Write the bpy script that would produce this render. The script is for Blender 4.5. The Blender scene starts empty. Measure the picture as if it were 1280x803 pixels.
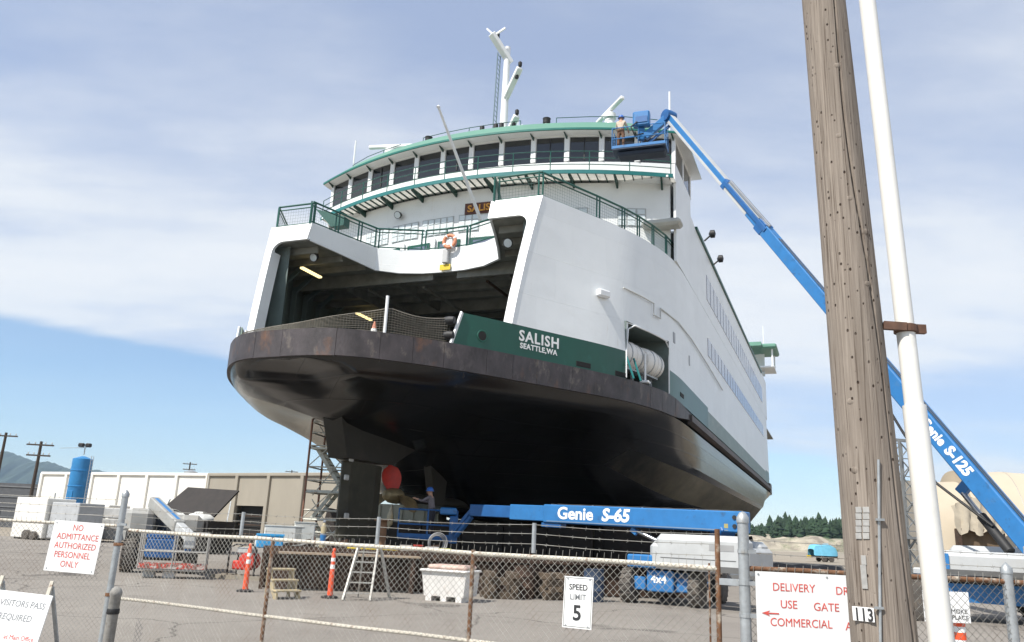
import bpy, math, random
from math import sin, cos, tan, radians, pi, atan2, sqrt
from mathutils import Vector, Matrix

random.seed(7)
scene = bpy.context.scene
COL = scene.collection

# ------------------------------------------------------------------ camera
F_PX, PITCH, ROLL, EYE = 1000.0, radians(15.0), radians(2.6), 1.7
_f = Vector((0, cos(PITCH), sin(PITCH))); _r = Vector((1, 0, 0)); _u = _r.cross(_f)
CR = cos(ROLL)*_r + sin(ROLL)*_u
CU = -sin(ROLL)*_r + cos(ROLL)*_u
CF = _f
cam_d = bpy.data.cameras.new('camera')
cam_d.sensor_width = 36.0; cam_d.lens = 36.0*F_PX/1280.0
cam_d.clip_start = 0.1; cam_d.clip_end = 20000
cam = bpy.data.objects.new('camera', cam_d); COL.objects.link(cam)
cam.matrix_world = Matrix(((CR.x, CU.x, -CF.x, 0), (CR.y, CU.y, -CF.y, 0), (CR.z, CU.z, -CF.z, EYE), (0, 0, 0, 1)))
scene.camera = cam
EYEV = Vector((0, 0, EYE))

# ------------------------------------------------------------------ sun and sky
SUN_AZ, SUN_EL = atan2(-0.74, -0.67), radians(51)          # towards the sun: left and behind the camera
SUN_DIR = Vector((sin(SUN_AZ)*cos(SUN_EL), cos(SUN_AZ)*cos(SUN_EL), sin(SUN_EL)))
sd = bpy.data.lights.new('sun', 'SUN'); sd.energy = 4.2; sd.angle = radians(0.55); sd.color = (1.0, 0.955, 0.88)
so = bpy.data.objects.new('sun', sd); COL.objects.link(so)
so.rotation_euler = SUN_DIR.to_track_quat('Z', 'Y').to_euler(); so.location = (-60, -40, 90)

world = bpy.data.worlds.new('World'); scene.world = world; world.use_nodes = True
def build_world():
    nt = world.node_tree; N = nt.nodes; L = nt.links; N.clear()
    out = N.new('ShaderNodeOutputWorld'); bg = N.new('ShaderNodeBackground')
    sky = N.new('ShaderNodeTexSky'); sky.sky_type = 'NISHITA'; sky.sun_disc = False
    sky.sun_elevation = SUN_EL; sky.sun_rotation = SUN_AZ % (2*pi)
    sky.altitude = 5; sky.air_density = 1.0; sky.dust_density = 0.15; sky.ozone_density = 4.0
    tc = N.new('ShaderNodeTexCoord'); sep = N.new('ShaderNodeSeparateXYZ')
    L.new(tc.outputs['Generated'], sep.inputs[0])
    def m(op, a, b=None, clamp=False):
        n = N.new('ShaderNodeMath'); n.operation = op; n.use_clamp = clamp
        for i, v in enumerate((a, b)):
            if v is None: continue
            if isinstance(v, (int, float)): n.inputs[i].default_value = v
            else: L.new(v, n.inputs[i])
        return n.outputs[0]
    zc = m('MAXIMUM', sep.outputs[2], 0.0)
    den = m('ADD', zc, 0.10)
    px = m('DIVIDE', sep.outputs[0], den); py = m('DIVIDE', sep.outputs[1], den)
    # cloud sheet drifts along a slanted axis: long soft streaks
    cmb = N.new('ShaderNodeCombineXYZ'); L.new(px, cmb.inputs[0]); L.new(py, cmb.inputs[1])
    mp = N.new('ShaderNodeMapping'); mp.inputs['Rotation'].default_value = (0, 0, radians(-24)); mp.inputs['Scale'].default_value = (0.55, 1.0, 1); mp.inputs['Location'].default_value = (5.3, 2.2, 0)
    L.new(cmb.outputs[0], mp.inputs[0])
    n1 = N.new('ShaderNodeTexNoise'); n1.inputs['Scale'].default_value = 0.52; n1.inputs['Detail'].default_value = 9; n1.inputs['Roughness'].default_value = 0.52; n1.inputs['Distortion'].default_value = 0.5
    L.new(mp.outputs[0], n1.inputs['Vector'])
    n2 = N.new('ShaderNodeTexNoise'); n2.inputs['Scale'].default_value = 2.6; n2.inputs['Detail'].default_value = 7; n2.inputs['Roughness'].default_value = 0.6
    L.new(mp.outputs[0], n2.inputs['Vector'])
    dens = m('ADD', m('MULTIPLY', n1.outputs[0], 0.72), m('MULTIPLY', n2.outputs[0], 0.28))
    r1 = N.new('ShaderNodeMapRange'); r1.interpolation_type = 'SMOOTHSTEP'
    r1.inputs['From Min'].default_value = 0.36; r1.inputs['From Max'].default_value = 0.66
    r1.inputs['To Min'].default_value = 0.50; r1.inputs['To Max'].default_value = 1.0
    L.new(dens, r1.inputs['Value'])
    # the sheet ends above a clear band at the horizon on the left, hazier to the right
    edge = m('ADD', sep.outputs[2], m('ADD', m('MULTIPLY', sep.outputs[0], 0.13), m('MULTIPLY', m('SUBTRACT', n1.outputs[0], 0.5), 0.16)))
    r2 = N.new('ShaderNodeMapRange'); r2.interpolation_type = 'SMOOTHSTEP'
    r2.inputs['From Min'].default_value = 0.130; r2.inputs['From Max'].default_value = 0.150
    r2.inputs['To Min'].default_value = 0.10; r2.inputs['To Max'].default_value = 1.0
    L.new(edge, r2.inputs['Value'])
    cov = m('MULTIPLY', r1.outputs[0], r2.outputs[0], True)
    # cloud body: white where thick, faintly violet-blue where thin
    ramp = N.new('ShaderNodeValToRGB')
    ramp.color_ramp.elements[0].position = 0.37; ramp.color_ramp.elements[0].color = CLOUD_THIN
    ramp.color_ramp.elements[1].position = 0.55; ramp.color_ramp.elements[1].color = CLOUD_THICK
    L.new(dens, ramp.inputs[0])
    sc = N.new('ShaderNodeVectorMath'); sc.operation = 'SCALE'; sc.inputs['Scale'].default_value = CLOUD_LUM
    L.new(ramp.outputs[0], sc.inputs[0])
    mix = N.new('ShaderNodeMix'); mix.data_type = 'RGBA'
    L.new(cov, mix.inputs[0]); L.new(sky.outputs[0], mix.inputs[6]); L.new(sc.outputs[0], mix.inputs[7])
    L.new(mix.outputs[2], bg.inputs[0]); bg.inputs[1].default_value = SKY_STRENGTH
    L.new(bg.outputs[0], out.inputs[0])
SKY_STRENGTH = 0.10
CLOUD_LUM = 6.3
CLOUD_THIN = (0.64, 0.72, 0.93, 1); CLOUD_THICK = (0.93, 0.96, 1.0, 1)
build_world()
scene.view_settings.view_transform = 'Standard'; scene.view_settings.look = 'None'
scene.view_settings.exposure = 0.65; scene.view_settings.gamma = 1.0; scene.view_settings.use_curve_mapping = False
scene.render.engine = 'CYCLES'
scene.render.resolution_x = 1024; scene.render.resolution_y = 642

# ------------------------------------------------------------------ pixels to directions (photo is 1280 x 803)
def ray(x, y): return CF*F_PX + CR*(x-640.0) - CU*(y-401.5)
def on_z(x, y, z=0.0):
    q = ray(x, y); t = (z-EYE)/q.z; return EYEV + q*t
def on_y(x, y, Y):
    q = ray(x, y); return EYEV + q*(Y/q.y)
YAW, CC = radians(22.3), -16.8
SD = Vector((sin(YAW), cos(YAW), 0)); SR = Vector((cos(YAW), -sin(YAW), 0))
def to_ship(P): return Vector((P.dot(SR)-CC, P.dot(SD), P.z))      # (v across, u aft, z)
def ship_z(x, y, z): return to_ship(on_z(x, y, z))
def ship_u(x, y, u):
    q = ray(x, y); return to_ship(EYEV + q*(u/q.dot(SD)))
def ship_v(x, y, v):
    q = ray(x, y); return to_ship(EYEV + q*((CC+v)/q.dot(SR)))

# ------------------------------------------------------------------ mesh helper
class MB:
    def __init__(s): s.v = []; s.f = []; s.m = []; s.cm = 0
    def add(s, vs, fs):
        o = len(s.v); s.v += [tuple(p) for p in vs]; s.f += [tuple(i+o for i in f) for f in fs]; s.m += [s.cm]*len(fs)
        return s
    def box(s, c, d, rot=None, ch=0.0):
        hx, hy, hz = d[0]/2, d[1]/2, d[2]/2
        if ch <= 0:
            vs = [Vector((x, y, z)) for x in (-hx, hx) for y in (-hy, hy) for z in (-hz, hz)]
            fs = [(0, 1, 3, 2), (4, 6, 7, 5), (0, 4, 5, 1), (2, 3, 7, 6), (0, 2, 6, 4), (1, 5, 7, 3)]
        else:
            ch = min(ch, hx*.9, hy*.9, hz*.9); vs = []; idx = {}
            for sx in (-1, 1):
                for sy in (-1, 1):
                    for sz in (-1, 1):
                        for a in range(3):
                            k = [ch, ch, ch]; k[a] = 0
                            idx[(sx, sy, sz, a)] = len(vs); vs.append(Vector((sx*(hx-k[0]), sy*(hy-k[1]), sz*(hz-k[2]))))
            I = lambda a, b, c, k: idx[(a, b, c, k)]
            fs = []
            for q in (-1, 1):
                for a in range(3):
                    cyc = [(-1, -1), (1, -1), (1, 1), (-1, 1)]
                    f = []
                    for p in cyc:
                        t = [0, 0, 0]; t[a] = q; t[(a+1) % 3] = p[0]; t[(a+2) % 3] = p[1]; f.append(I(*t, a))
                    fs.append(tuple(f) if q > 0 else tuple(reversed(f)))
            for a in range(3):
                b, c2 = (a+1) % 3, (a+2) % 3
                for p in (-1, 1):
                    for q in (-1, 1):
                        lo = [0]*3; hi = [0]*3; lo[a] = -1; hi[a] = 1; lo[b] = hi[b] = p; lo[c2] = hi[c2] = q
                        f = (I(*lo, b), I(*hi, b), I(*hi, c2), I(*lo, c2))
                        fs.append(f if p*q < 0 else tuple(reversed(f)))
            for sx in (-1, 1):
                for sy in (-1, 1):
                    for sz in (-1, 1):
                        f = (I(sx, sy, sz, 0), I(sx, sy, sz, 1), I(sx, sy, sz, 2)); fs.append(f if sx*sy*sz > 0 else tuple(reversed(f)))
        c = Vector(c)
        if rot is not None: vs = [rot @ p for p in vs]
        return s.add([p+c for p in vs], fs)
    def bar(s, a, b, w, h, up=(0, 0, 1), ch=0.0):
        a, b = Vector(a), Vector(b); d = b-a; L = d.length
        if L < 1e-6: return s
        x = d/L; up = Vector(up)
        if abs(x.dot(up)) > .98: up = Vector((0, 1, 0)) if abs(x.y) < .9 else Vector((1, 0, 0))
        y = up.cross(x).normalized(); z = x.cross(y)
        R = Matrix((x, y, z)).transposed()
        return s.box((a+b)/2, (L, w, h), R, ch)
    def tube(s, a, b, r, r2=None, n=8, cap=True):
        a, b = Vector(a), Vector(b); d = b-a
        if d.length < 1e-6: return s
        r2 = r if r2 is None else r2
        x = d.normalized(); t = Vector((0, 0, 1)) if abs(x.z) < .9 else Vector((1, 0, 0))
        y = t.cross(x).normalized(); z = x.cross(y)
        vs = []
        for (p, q) in ((a, r), (b, r2)):
            for i in range(n):
                an = 2*pi*i/n; vs.append(p+(y*cos(an)+z*sin(an))*q)
        fs = [(i, (i+1) % n, n+(i+1) % n, n+i) for i in range(n)]
        if cap: fs += [tuple(reversed(range(n))), tuple(range(n, 2*n))]
        return s.add(vs, fs)
    def path(s, pts, r, n=6, closed=False):
        pts = [Vector(p) for p in pts]; m = len(pts); vs = []
        prev = None
        for i, p in enumerate(pts):
            if closed: t = pts[(i+1) % m]-pts[i-1]
            else: t = pts[min(i+1, m-1)]-pts[max(i-1, 0)]
            if t.length < 1e-9: t = Vector((1, 0, 0))
            t.normalize()
            if prev is None:
                k = Vector((0, 0, 1)) if abs(t.z) < .9 else Vector((1, 0, 0)); y = k.cross(t).normalized()
            else:
                y = prev-t*prev.dot(t)
                y = y.normalized() if y.length > 1e-6 else t.orthogonal().normalized()
            prev = y; z = t.cross(y)
            for j in range(n):
                an = 2*pi*j/n; vs.append(p+(y*cos(an)+z*sin(an))*r)
        fs = []
        for i in range(m if closed else m-1):
            k = (i+1) % m
            fs += [(i*n+j, i*n+(j+1) % n, k*n+(j+1) % n, k*n+j) for j in range(n)]
        if not closed: fs += [tuple(reversed(range(n))), tuple(range((m-1)*n, m*n))]
        return s.add(vs, fs)
    def lathe(s, prof, n=24, c=(0, 0, 0), axis='z', rot=None):
        vs = []; c = Vector(c)
        for (r, z) in prof:
            for i in range(n):
                a = 2*pi*i/n
                p = {'z': (r*cos(a), r*sin(a), z), 'y': (r*sin(a), z, r*cos(a)), 'x': (z, r*cos(a), r*sin(a))}[axis]
                p = Vector(p)
                if rot is not None: p = rot @ p
                vs.append(p+c)
        fs = []
        for k in range(len(prof)-1):
            fs += [(k*n+i, k*n+(i+1) % n, (k+1)*n+(i+1) % n, (k+1)*n+i) for i in range(n)]
        if prof[0][0] > 1e-4: fs.append(tuple(reversed(range(n))))
        if prof[-1][0] > 1e-4: fs.append(tuple(range((len(prof)-1)*n, len(prof)*n)))
        return s.add(vs, fs)
    def prism(s, poly, ext, closed=True):
        """poly: 3D points in order; ext: extrusion vector"""
        n = len(poly); e = Vector(ext); P = [Vector(p) for p in poly]
        nrm = Vector((0, 0, 0))
        for i in range(n): nrm += P[i].cross(P[(i+1) % n])
        if nrm.dot(e) > 0: P = P[::-1]
        vs = P + [p+e for p in P]
        fs = [tuple(range(n)), tuple(reversed(range(n, 2*n)))]
        fs += [(i, n+i, n+(i+1) % n, (i+1) % n) for i in range(n)]
        return s.add(vs, fs)
    def grid(s, rows):
        m, n = len(rows), len(rows[0]); vs = [p for r in rows for p in r]
        fs = [(i*n+j, i*n+j+1, (i+1)*n+j+1, (i+1)*n+j) for i in range(m-1) for j in range(n-1)]
        return s.add(vs, fs)
    def strip(s, A, B, ext):
        """a bent plate between polylines A and B with thickness vector(s) ext"""
        n = len(A); E = ext if isinstance(ext, list) else [Vector(ext)]*n
        A = [Vector(p) for p in A]; B = [Vector(p) for p in B]
        vs = A + B + [A[i]+E[i] for i in range(n)] + [B[i]+E[i] for i in range(n)]; fs = []
        for i in range(n-1):
            a, b, c2, d = i, n+i, 2*n+i, 3*n+i
            fs += [(a, a+1, b+1, b), (c2, d, d+1, c2+1), (a, c2, c2+1, a+1), (b, b+1, d+1, d)]
        fs += [(0, n, 3*n, 2*n), (n-1, 3*n-1, 4*n-1, 2*n-1)]
        return s.add(vs, fs)
    def build(s, name, mat, parent=None, smooth=None, label=None, loc=None):
        me = bpy.data.meshes.new(name); me.from_pydata([tuple(p) for p in s.v], [], s.f)
        mats = mat if isinstance(mat, (list, tuple)) else [mat]
        for q in mats: me.materials.append(q)
        if len(mats) > 1: me.polygons.foreach_set('material_index', s.m)
        me.update()
        if smooth:
            me.polygons.foreach_set('use_smooth', [True]*len(me.polygons))
            me.set_sharp_from_angle(angle=radians(smooth))
        o = bpy.data.objects.new(name, me); COL.objects.link(o)
        if parent: o.parent = parent
        if label: o['label'] = label
        if loc is not None: o.location = loc
        return o
def recalc(o):
    import bmesh
    bm = bmesh.new(); bm.from_mesh(o.data); bmesh.ops.recalc_face_normals(bm, faces=bm.faces); bm.to_mesh(o.data); bm.free(); return o
def tag(o, label=None, cat=None, group=None, kind=None):
    if label: o['label'] = label
    if cat: o['category'] = cat
    if group: o['group'] = group
    if kind: o['kind'] = kind
    return o
def empty(name, loc=(0, 0, 0), rz=0.0):
    o = bpy.data.objects.new(name, None); COL.objects.link(o); o.location = loc; o.rotation_euler = (0, 0, rz); o.empty_display_size = .3
    return o
def share(o, parent=None, loc=None, rot=None, name=None):
    c = o.copy(); COL.objects.link(c); c.parent = parent
    if loc is not None: c.location = loc
    if rot is not None: c.rotation_euler = rot
    return c
def copy_tree(o, parent=None):
    c = o.copy(); COL.objects.link(c); c.parent = parent
    for ch in o.children: copy_tree(ch, c)
    return c
def lettering(body, size, mat, parent, origin, right, up, name='lettering', bold=0.0, shear=0.0, align='LEFT', ext=.002, sx=1.0, spacing=1.0):
    cu = bpy.data.curves.new('t', 'FONT'); cu.body = body; cu.size = size; cu.extrude = ext; cu.offset = bold; cu.shear = shear
    cu.align_x = align; cu.space_character = spacing; cu.resolution_u = 3
    t = bpy.data.objects.new('t', cu); COL.objects.link(t)
    dg = bpy.context.evaluated_depsgraph_get(); me = bpy.data.meshes.new_from_object(t.evaluated_get(dg))
    bpy.data.objects.remove(t); bpy.data.curves.remove(cu)
    me.materials.clear(); me.materials.append(mat); me.name = name
    r = Vector(right).normalized(); u = Vector(up); u = (u-r*u.dot(r)).normalized(); n = r.cross(u)
    o = bpy.data.objects.new(name, me); COL.objects.link(o); o.parent = parent
    M = Matrix((r*sx, u, n)).transposed().to_4x4(); M.translation = Vector(origin)
    me.transform(M)
    return o
def spline(pts, n):
    """Catmull-Rom through pts, n samples per span"""
    P = [Vector(p) for p in pts]; out = []
    for i in range(len(P)-1):
        a = P[i-1] if i else P[0]*2-P[1]; b, c = P[i], P[i+1]; d = P[i+2] if i+2 < len(P) else P[-1]*2-P[-2]
        for k in range(n):
            t = k/n
            out.append(.5*((2*b)+(c-a)*t+(2*a-5*b+4*c-d)*t*t+(3*b-a-3*c+d)*t**3))
    out.append(P[-1]); return out

# ------------------------------------------------------------------ materials
MATS = {}
def mat(name, col, rough=.6, metal=0.0, var=.10, scale=2.0, bump=.0, bscale=60, dirt=None, damt=(.55, .72), dscale=1.3, stretch=(1, 1, 1), spec=.5, detail=6, emit=None, alpha=None, coat=0.0):
    if name in MATS: return MATS[name]
    m = bpy.data.materials.new(name); m.use_nodes = True; nt = m.node_tree; N, L = nt.nodes, nt.links
    b = N['Principled BSDF']; b.inputs['Roughness'].default_value = rough; b.inputs['Metallic'].default_value = metal
    b.inputs['Specular IOR Level'].default_value = spec; b.inputs['Coat Weight'].default_value = coat
    tc = N.new('ShaderNodeTexCoord'); mp = N.new('ShaderNodeMapping'); mp.inputs['Scale'].default_value = stretch
    L.new(tc.outputs['Object'], mp.inputs[0])
    n = N.new('ShaderNodeTexNoise'); n.inputs['Scale'].default_value = scale; n.inputs['Detail'].default_value = detail; n.inputs['Roughness'].default_value = .6
    L.new(mp.outputs[0], n.inputs['Vector'])
    mx = N.new('ShaderNodeMix'); mx.data_type = 'RGBA'
    mr = N.new('ShaderNodeMapRange'); mr.inputs['From Min'].default_value = .3; mr.inputs['From Max'].default_value = .7; L.new(n.outputs[0], mr.inputs['Value'])
    L.new(mr.outputs[0], mx.inputs[0])
    mx.inputs[6].default_value = (*[max(0, c*(1-var)) for c in col], 1); mx.inputs[7].default_value = (*[min(1, c*(1+var)) for c in col], 1)
    cur = mx.outputs[2]
    if dirt:
        dl = dirt if isinstance(dirt[0], (tuple, list)) else [dirt]
        for k, dc in enumerate(dl):
            n2 = N.new('ShaderNodeTexNoise'); n2.noise_dimensions = '4D'; n2.inputs['W'].default_value = 3.7*k+1
            n2.inputs['Scale'].default_value = dscale*(1+.7*k); n2.inputs['Detail'].default_value = 9; n2.inputs['Roughness'].default_value = .68
            L.new(mp.outputs[0], n2.inputs['Vector'])
            r = N.new('ShaderNodeMapRange'); r.inputs['From Min'].default_value = damt[0]; r.inputs['From Max'].default_value = damt[1]; L.new(n2.outputs[0], r.inputs['Value'])
            m2 = N.new('ShaderNodeMix'); m2.data_type = 'RGBA'; L.new(r.outputs[0], m2.inputs[0]); L.new(cur, m2.inputs[6]); m2.inputs[7].default_value = (*dc, 1)
            cur = m2.outputs[2]
    L.new(cur, b.inputs['Base Color'])
    if bump > 0:
        n3 = N.new('ShaderNodeTexNoise'); n3.inputs['Scale'].default_value = bscale; n3.inputs['Detail'].default_value = 4; L.new(mp.outputs[0], n3.inputs['Vector'])
        bp = N.new('ShaderNodeBump'); bp.inputs['Strength'].default_value = bump; bp.inputs['Distance'].default_value = .02; L.new(n3.outputs[0], bp.inputs['Height']); L.new(bp.outputs[0], b.inputs['Normal'])
    if emit:
        b.inputs['Emission Color'].default_value = (*emit[0], 1); b.inputs['Emission Strength'].default_value = emit[1]
    if alpha is not None: b.inputs['Alpha'].default_value = alpha
    MATS[name] = m; return m
def ship_paint(name, col, rough, seam, brick=(2.6, 1.75), streak=None, stk=(.63, .74), blotch=None, buckle=.25, spec=.5, seam_dark=.93, var=.04):
    """painted steel plating: welded plate seams, slight buckling between frames, thin vertical runs"""
    m = bpy.data.materials.new(name); m.use_nodes = True; nt = m.node_tree; N, L = nt.nodes, nt.links; b = N['Principled BSDF']; b.inputs['Roughness'].default_value = rough; b.inputs['Specular IOR Level'].default_value = spec
    tc = N.new('ShaderNodeTexCoord'); sp = N.new('ShaderNodeSeparateXYZ'); L.new(tc.outputs['Object'], sp.inputs[0])
    cb = N.new('ShaderNodeCombineXYZ'); ad = N.new('ShaderNodeMath'); ad.operation = 'ADD'; L.new(sp.outputs[0], ad.inputs[0]); L.new(sp.outputs[1], ad.inputs[1]); L.new(ad.outputs[0], cb.inputs[0]); L.new(sp.outputs[2], cb.inputs[1])
    br = N.new('ShaderNodeTexBrick'); br.inputs['Scale'].default_value = 1.0; br.inputs['Mortar Size'].default_value = seam; br.inputs['Mortar Smooth'].default_value = .6; br.inputs['Brick Width'].default_value = brick[0]; br.inputs['Row Height'].default_value = brick[1]; br.inputs['Color1'].default_value = (1, 1, 1, 1); br.inputs['Color2'].default_value = (.965, .965, .965, 1); br.inputs['Mortar'].default_value = (seam_dark,)*3+(1,); br.inputs['Bias'].default_value = 0
    L.new(cb.outputs[0], br.inputs['Vector'])
    def noise(vec, sc, det=5, ro=.6):
        n = N.new('ShaderNodeTexNoise'); n.inputs['Scale'].default_value = sc; n.inputs['Detail'].default_value = det; n.inputs['Roughness'].default_value = ro; L.new(vec, n.inputs['Vector']); return n.outputs[0]
    def mapv(st):
        q = N.new('ShaderNodeMapping'); q.inputs['Scale'].default_value = st; L.new(tc.outputs['Object'], q.inputs[0]); return q.outputs[0]
    def rng(sok, a, c, o0=0., o1=1.):
        q = N.new('ShaderNodeMapRange'); q.inputs[1].default_value = a; q.inputs[2].default_value = c; q.inputs[3].default_value = o0; q.inputs[4].default_value = o1; L.new(sok, q.inputs[0]); return q.outputs[0]
    def mix(f, a, c, mode='MIX'):
        x = N.new('ShaderNodeMix'); x.data_type = 'RGBA'; x.blend_type = mode
        if isinstance(f, float): x.inputs[0].default_value = f
        else: L.new(f, x.inputs[0])
        for k, q in ((6, a), (7, c)):
            if isinstance(q, tuple): x.inputs[k].default_value = (*q, 1)
            else: L.new(q, x.inputs[k])
        return x.outputs[2]
    c = mix(rng(noise(tc.outputs['Object'], .5), .3, .7), tuple(q*(1-var) for q in col), tuple(min(1, q*(1+var)) for q in col))
    if blotch: c = mix(rng(noise(mapv((.5, .5, .9)), .9, 8, .68), .52, .74, 0, .8), c, blotch)
    c = mix(1.0, c, br.outputs['Color'], 'MULTIPLY')
    if streak:
        st = noise(mapv((3.2, 3.2, .16)), 1.6, 6, .7); pt = noise(mapv((.6, .6, .6)), .7, 3)
        mm = N.new('ShaderNodeMath'); mm.operation = 'MULTIPLY'; L.new(rng(st, *stk), mm.inputs[0]); L.new(rng(pt, .48, .62, 0, .65), mm.inputs[1]); c = mix(mm.outputs[0], c, streak)
    L.new(c, b.inputs['Base Color'])
    hs = N.new('ShaderNodeMath'); hs.operation = 'ADD'; L.new(rng(noise(tc.outputs['Object'], 1.15, 2, .5), 0, 1, 0, buckle), hs.inputs[0]); L.new(rng(br.outputs['Fac'], 0, 1, 0, .35), hs.inputs[1])
    bp = N.new('ShaderNodeBump'); bp.inputs['Strength'].default_value = .5; bp.inputs['Distance'].default_value = .03; L.new(hs.outputs[0], bp.inputs['Height']); L.new(bp.outputs[0], b.inputs['Normal'])
    return m
WHITE = ship_paint('ship_white', (.76, .78, .78), .40, .012, streak=(.50, .42, .33), blotch=(.70, .715, .71))
WHITE2 = mat('white_metal', (.75, .76, .76), .4, var=.04)
GREEN = mat('ship_green', (.006, .075, .050), .38, var=.10, scale=.9, dirt=(.02, .15, .11), damt=(.55, .8), dscale=.8)
GREENL = mat('roof_green', (.11, .25, .185), .5, var=.08, scale=.6)
TEAL = mat('edge_teal', (.016, .15, .15), .45, var=.08)
RAILG = mat('rail_green', (.010, .085, .065), .45, var=.10)
BLACKHULL = ship_paint('hull_black', (.0055, .0055, .0055), .23, .02, brick=(3.4, .55), streak=(.055, .043, .030), stk=(.56, .70), blotch=(.020, .017, .013), buckle=.5, spec=.62, seam_dark=.7, var=.2)
OLIVE = mat('hull_bottom', (.17, .145, .095), .6, var=.2, scale=.7, dirt=[(.05, .04, .026), (.13, .11, .08)], damt=(.5, .75), dscale=.5, stretch=(.4, .3, 1.2))
def fade_aft(m, dark, u0, u1):
    # base colour fades to dark towards the bow, edge broken up by noise
    nt = m.node_tree; N, L = nt.nodes, nt.links; b = N['Principled BSDF']; src = b.inputs['Base Color'].links[0].from_socket
    tc = N.new('ShaderNodeTexCoord'); sp = N.new('ShaderNodeSeparateXYZ'); L.new(tc.outputs['Object'], sp.inputs[0]); n = N.new('ShaderNodeTexNoise'); n.inputs['Scale'].default_value = .7; n.inputs['Detail'].default_value = 8; n.inputs['Roughness'].default_value = .65; L.new(tc.outputs['Object'], n.inputs['Vector'])
    a = N.new('ShaderNodeMath'); a.operation = 'MULTIPLY_ADD'; L.new(n.outputs[0], a.inputs[0]); a.inputs[1].default_value = 12; L.new(sp.outputs[1], a.inputs[2])
    r = N.new('ShaderNodeMapRange'); r.inputs[1].default_value = u0+6; r.inputs[2].default_value = u1+6; L.new(a.outputs[0], r.inputs[0])
    x = N.new('ShaderNodeMix'); x.data_type = 'RGBA'; L.new(r.outputs[0], x.inputs[0]); x.inputs[6].default_value = (*dark, 1); L.new(src, x.inputs[7]); L.new(x.outputs[2], b.inputs['Base Color'])
fade_aft(OLIVE, (.008, .008, .008), 36.5, 46)
GUARD = mat('guard_steel', (.048, .040, .042), .55, var=.45, scale=2.2, dirt=[(.16, .075, .038), (.20, .17, .14), (.10, .085, .085)], damt=(.56, .72), dscale=1.0, stretch=(1, 1, .55), bump=.35, bscale=14)
RUBR = mat('rub_rail', (.07, .055, .05), .6, var=.3, dirt=(.16, .10, .07), dscale=1.2, stretch=(1, .3, 1))
GLASSD = mat('dark_glass', (.012, .014, .016), .06, var=.1, spec=.8)
GLASSW = mat('pale_glass', (.62, .68, .70), .2, var=.08, spec=.6)
GLASSB = mat('side_glass', (.14, .16, .22), .12, var=.12, spec=.7)
INNER = mat('car_deck_paint', (.12, .155, .145), .6, var=.15, scale=.8, dirt=(.10, .10, .09), dscale=.8)
CEIL = mat('deckhead_paint', (.19, .19, .165), .65, var=.2, dirt=(.14, .12, .09), dscale=.7)
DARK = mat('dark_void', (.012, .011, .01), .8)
DECKC = mat('deck_grey', (.10, .11, .11), .8, var=.2)
GALV = mat('galvanised', (.40, .42, .43), .48, metal=.55, var=.18, scale=14, dirt=(.30, .26, .21), damt=(.58, .75), dscale=9)
GALVW = mat('galvanised_wire', (.30, .29, .26), .55, metal=.3, var=.3, scale=6, dirt=(.17, .12, .08), damt=(.5, .7), dscale=2.2)
RUSTP = mat('rusty_pipe', (.16, .075, .035), .8, var=.35, scale=18, dirt=(.42, .37, .30), damt=(.52, .66), dscale=9, bump=.3, bscale=120)
PAINTP = mat('peeling_pipe', (.56, .52, .44), .7, var=.12, scale=12, dirt=(.20, .095, .05), damt=(.55, .66), dscale=14, bump=.3, bscale=120)
RUST = mat('rust_steel', (.050, .028, .018), .85, var=.4, scale=2.5, dirt=[(.03, .02, .015), (.10, .055, .032)], damt=(.5, .7), dscale=1.8, bump=.4, bscale=30)
WOODT = mat('plank_wood', (.34, .26, .18), .8, var=.22, scale=3, stretch=(.5, 6, 6), bump=.3, bscale=20)
WOODG = mat('grey_wood', (.27, .24, .19), .85, var=.2, scale=3, stretch=(6, 6, .6), bump=.3, bscale=20)
BLUE = mat('lift_blue', (.022, .155, .39), .42, var=.10, scale=2.5, dirt=[(.06, .16, .32), (.03, .05, .08)], damt=(.57, .75), dscale=2, coat=.1)
BLUED = mat('lift_blue_dull', (.012, .095, .28), .45, var=.15, scale=3, dirt=(.05, .09, .17), dscale=2)
LGREY = mat('lift_grey', (.44, .45, .45), .42, var=.08, scale=2, dirt=(.40, .39, .37), damt=(.55, .78), dscale=1.5)
TYRE = mat('tyre_rubber', (.085, .075, .066), .9, var=.3, scale=6, dirt=(.16, .13, .10), damt=(.5, .7), dscale=4, bump=.3, bscale=50)
STEEL = mat('steel', (.45, .45, .45), .3, metal=.9, var=.1)
BLACK = mat('black_rubber', (.018, .018, .019), .6, var=.2)
RED = mat('red_paint', (.55, .035, .02), .5, var=.15, scale=4)
ORANGE = mat('orange_plastic', (.80, .09, .025), .5, var=.10, scale=5, dirt=(.5, .09, .05), dscale=6)
YELLOW = mat('yellow_paint', (.72, .52, .03), .5, var=.12)
SIGNW = mat('sign_white', (.80, .80, .79), .45, var=.03, scale=4, dirt=(.70, .70, .67), damt=(.6, .8), dscale=5)
SIGNR = mat('sign_red', (.62, .09, .07), .5, var=.25, scale=20)
SIGNK = mat('sign_black', (.03, .03, .032), .5, var=.2, scale=20)
SIGNG = mat('sign_grey_ink', (.20, .21, .22), .5, var=.3, scale=30)
LETW = mat('letter_white', (.82, .82, .80), .45, var=.04)
CREAM = mat('building_white', (.72, .70, .65), .7, var=.05, scale=.5, dirt=(.60, .57, .51), damt=(.55, .8), dscale=.35, stretch=(1, 1, .4))
TANB = mat('building_tan', (.30, .27, .22), .75, var=.06, scale=.5, dirt=(.26, .235, .195), damt=(.5, .75), dscale=.3, stretch=(1, 1, .4))
SCAFF = mat('scaffold_paint', (.52, .52, .46), .6, metal=.2, var=.2, scale=5, dirt=(.22, .13, .08), dscale=4)
BROWNP = mat('weathered_pole', (.05, .036, .026), .85, var=.3, stretch=(6, 6, .6))
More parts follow.
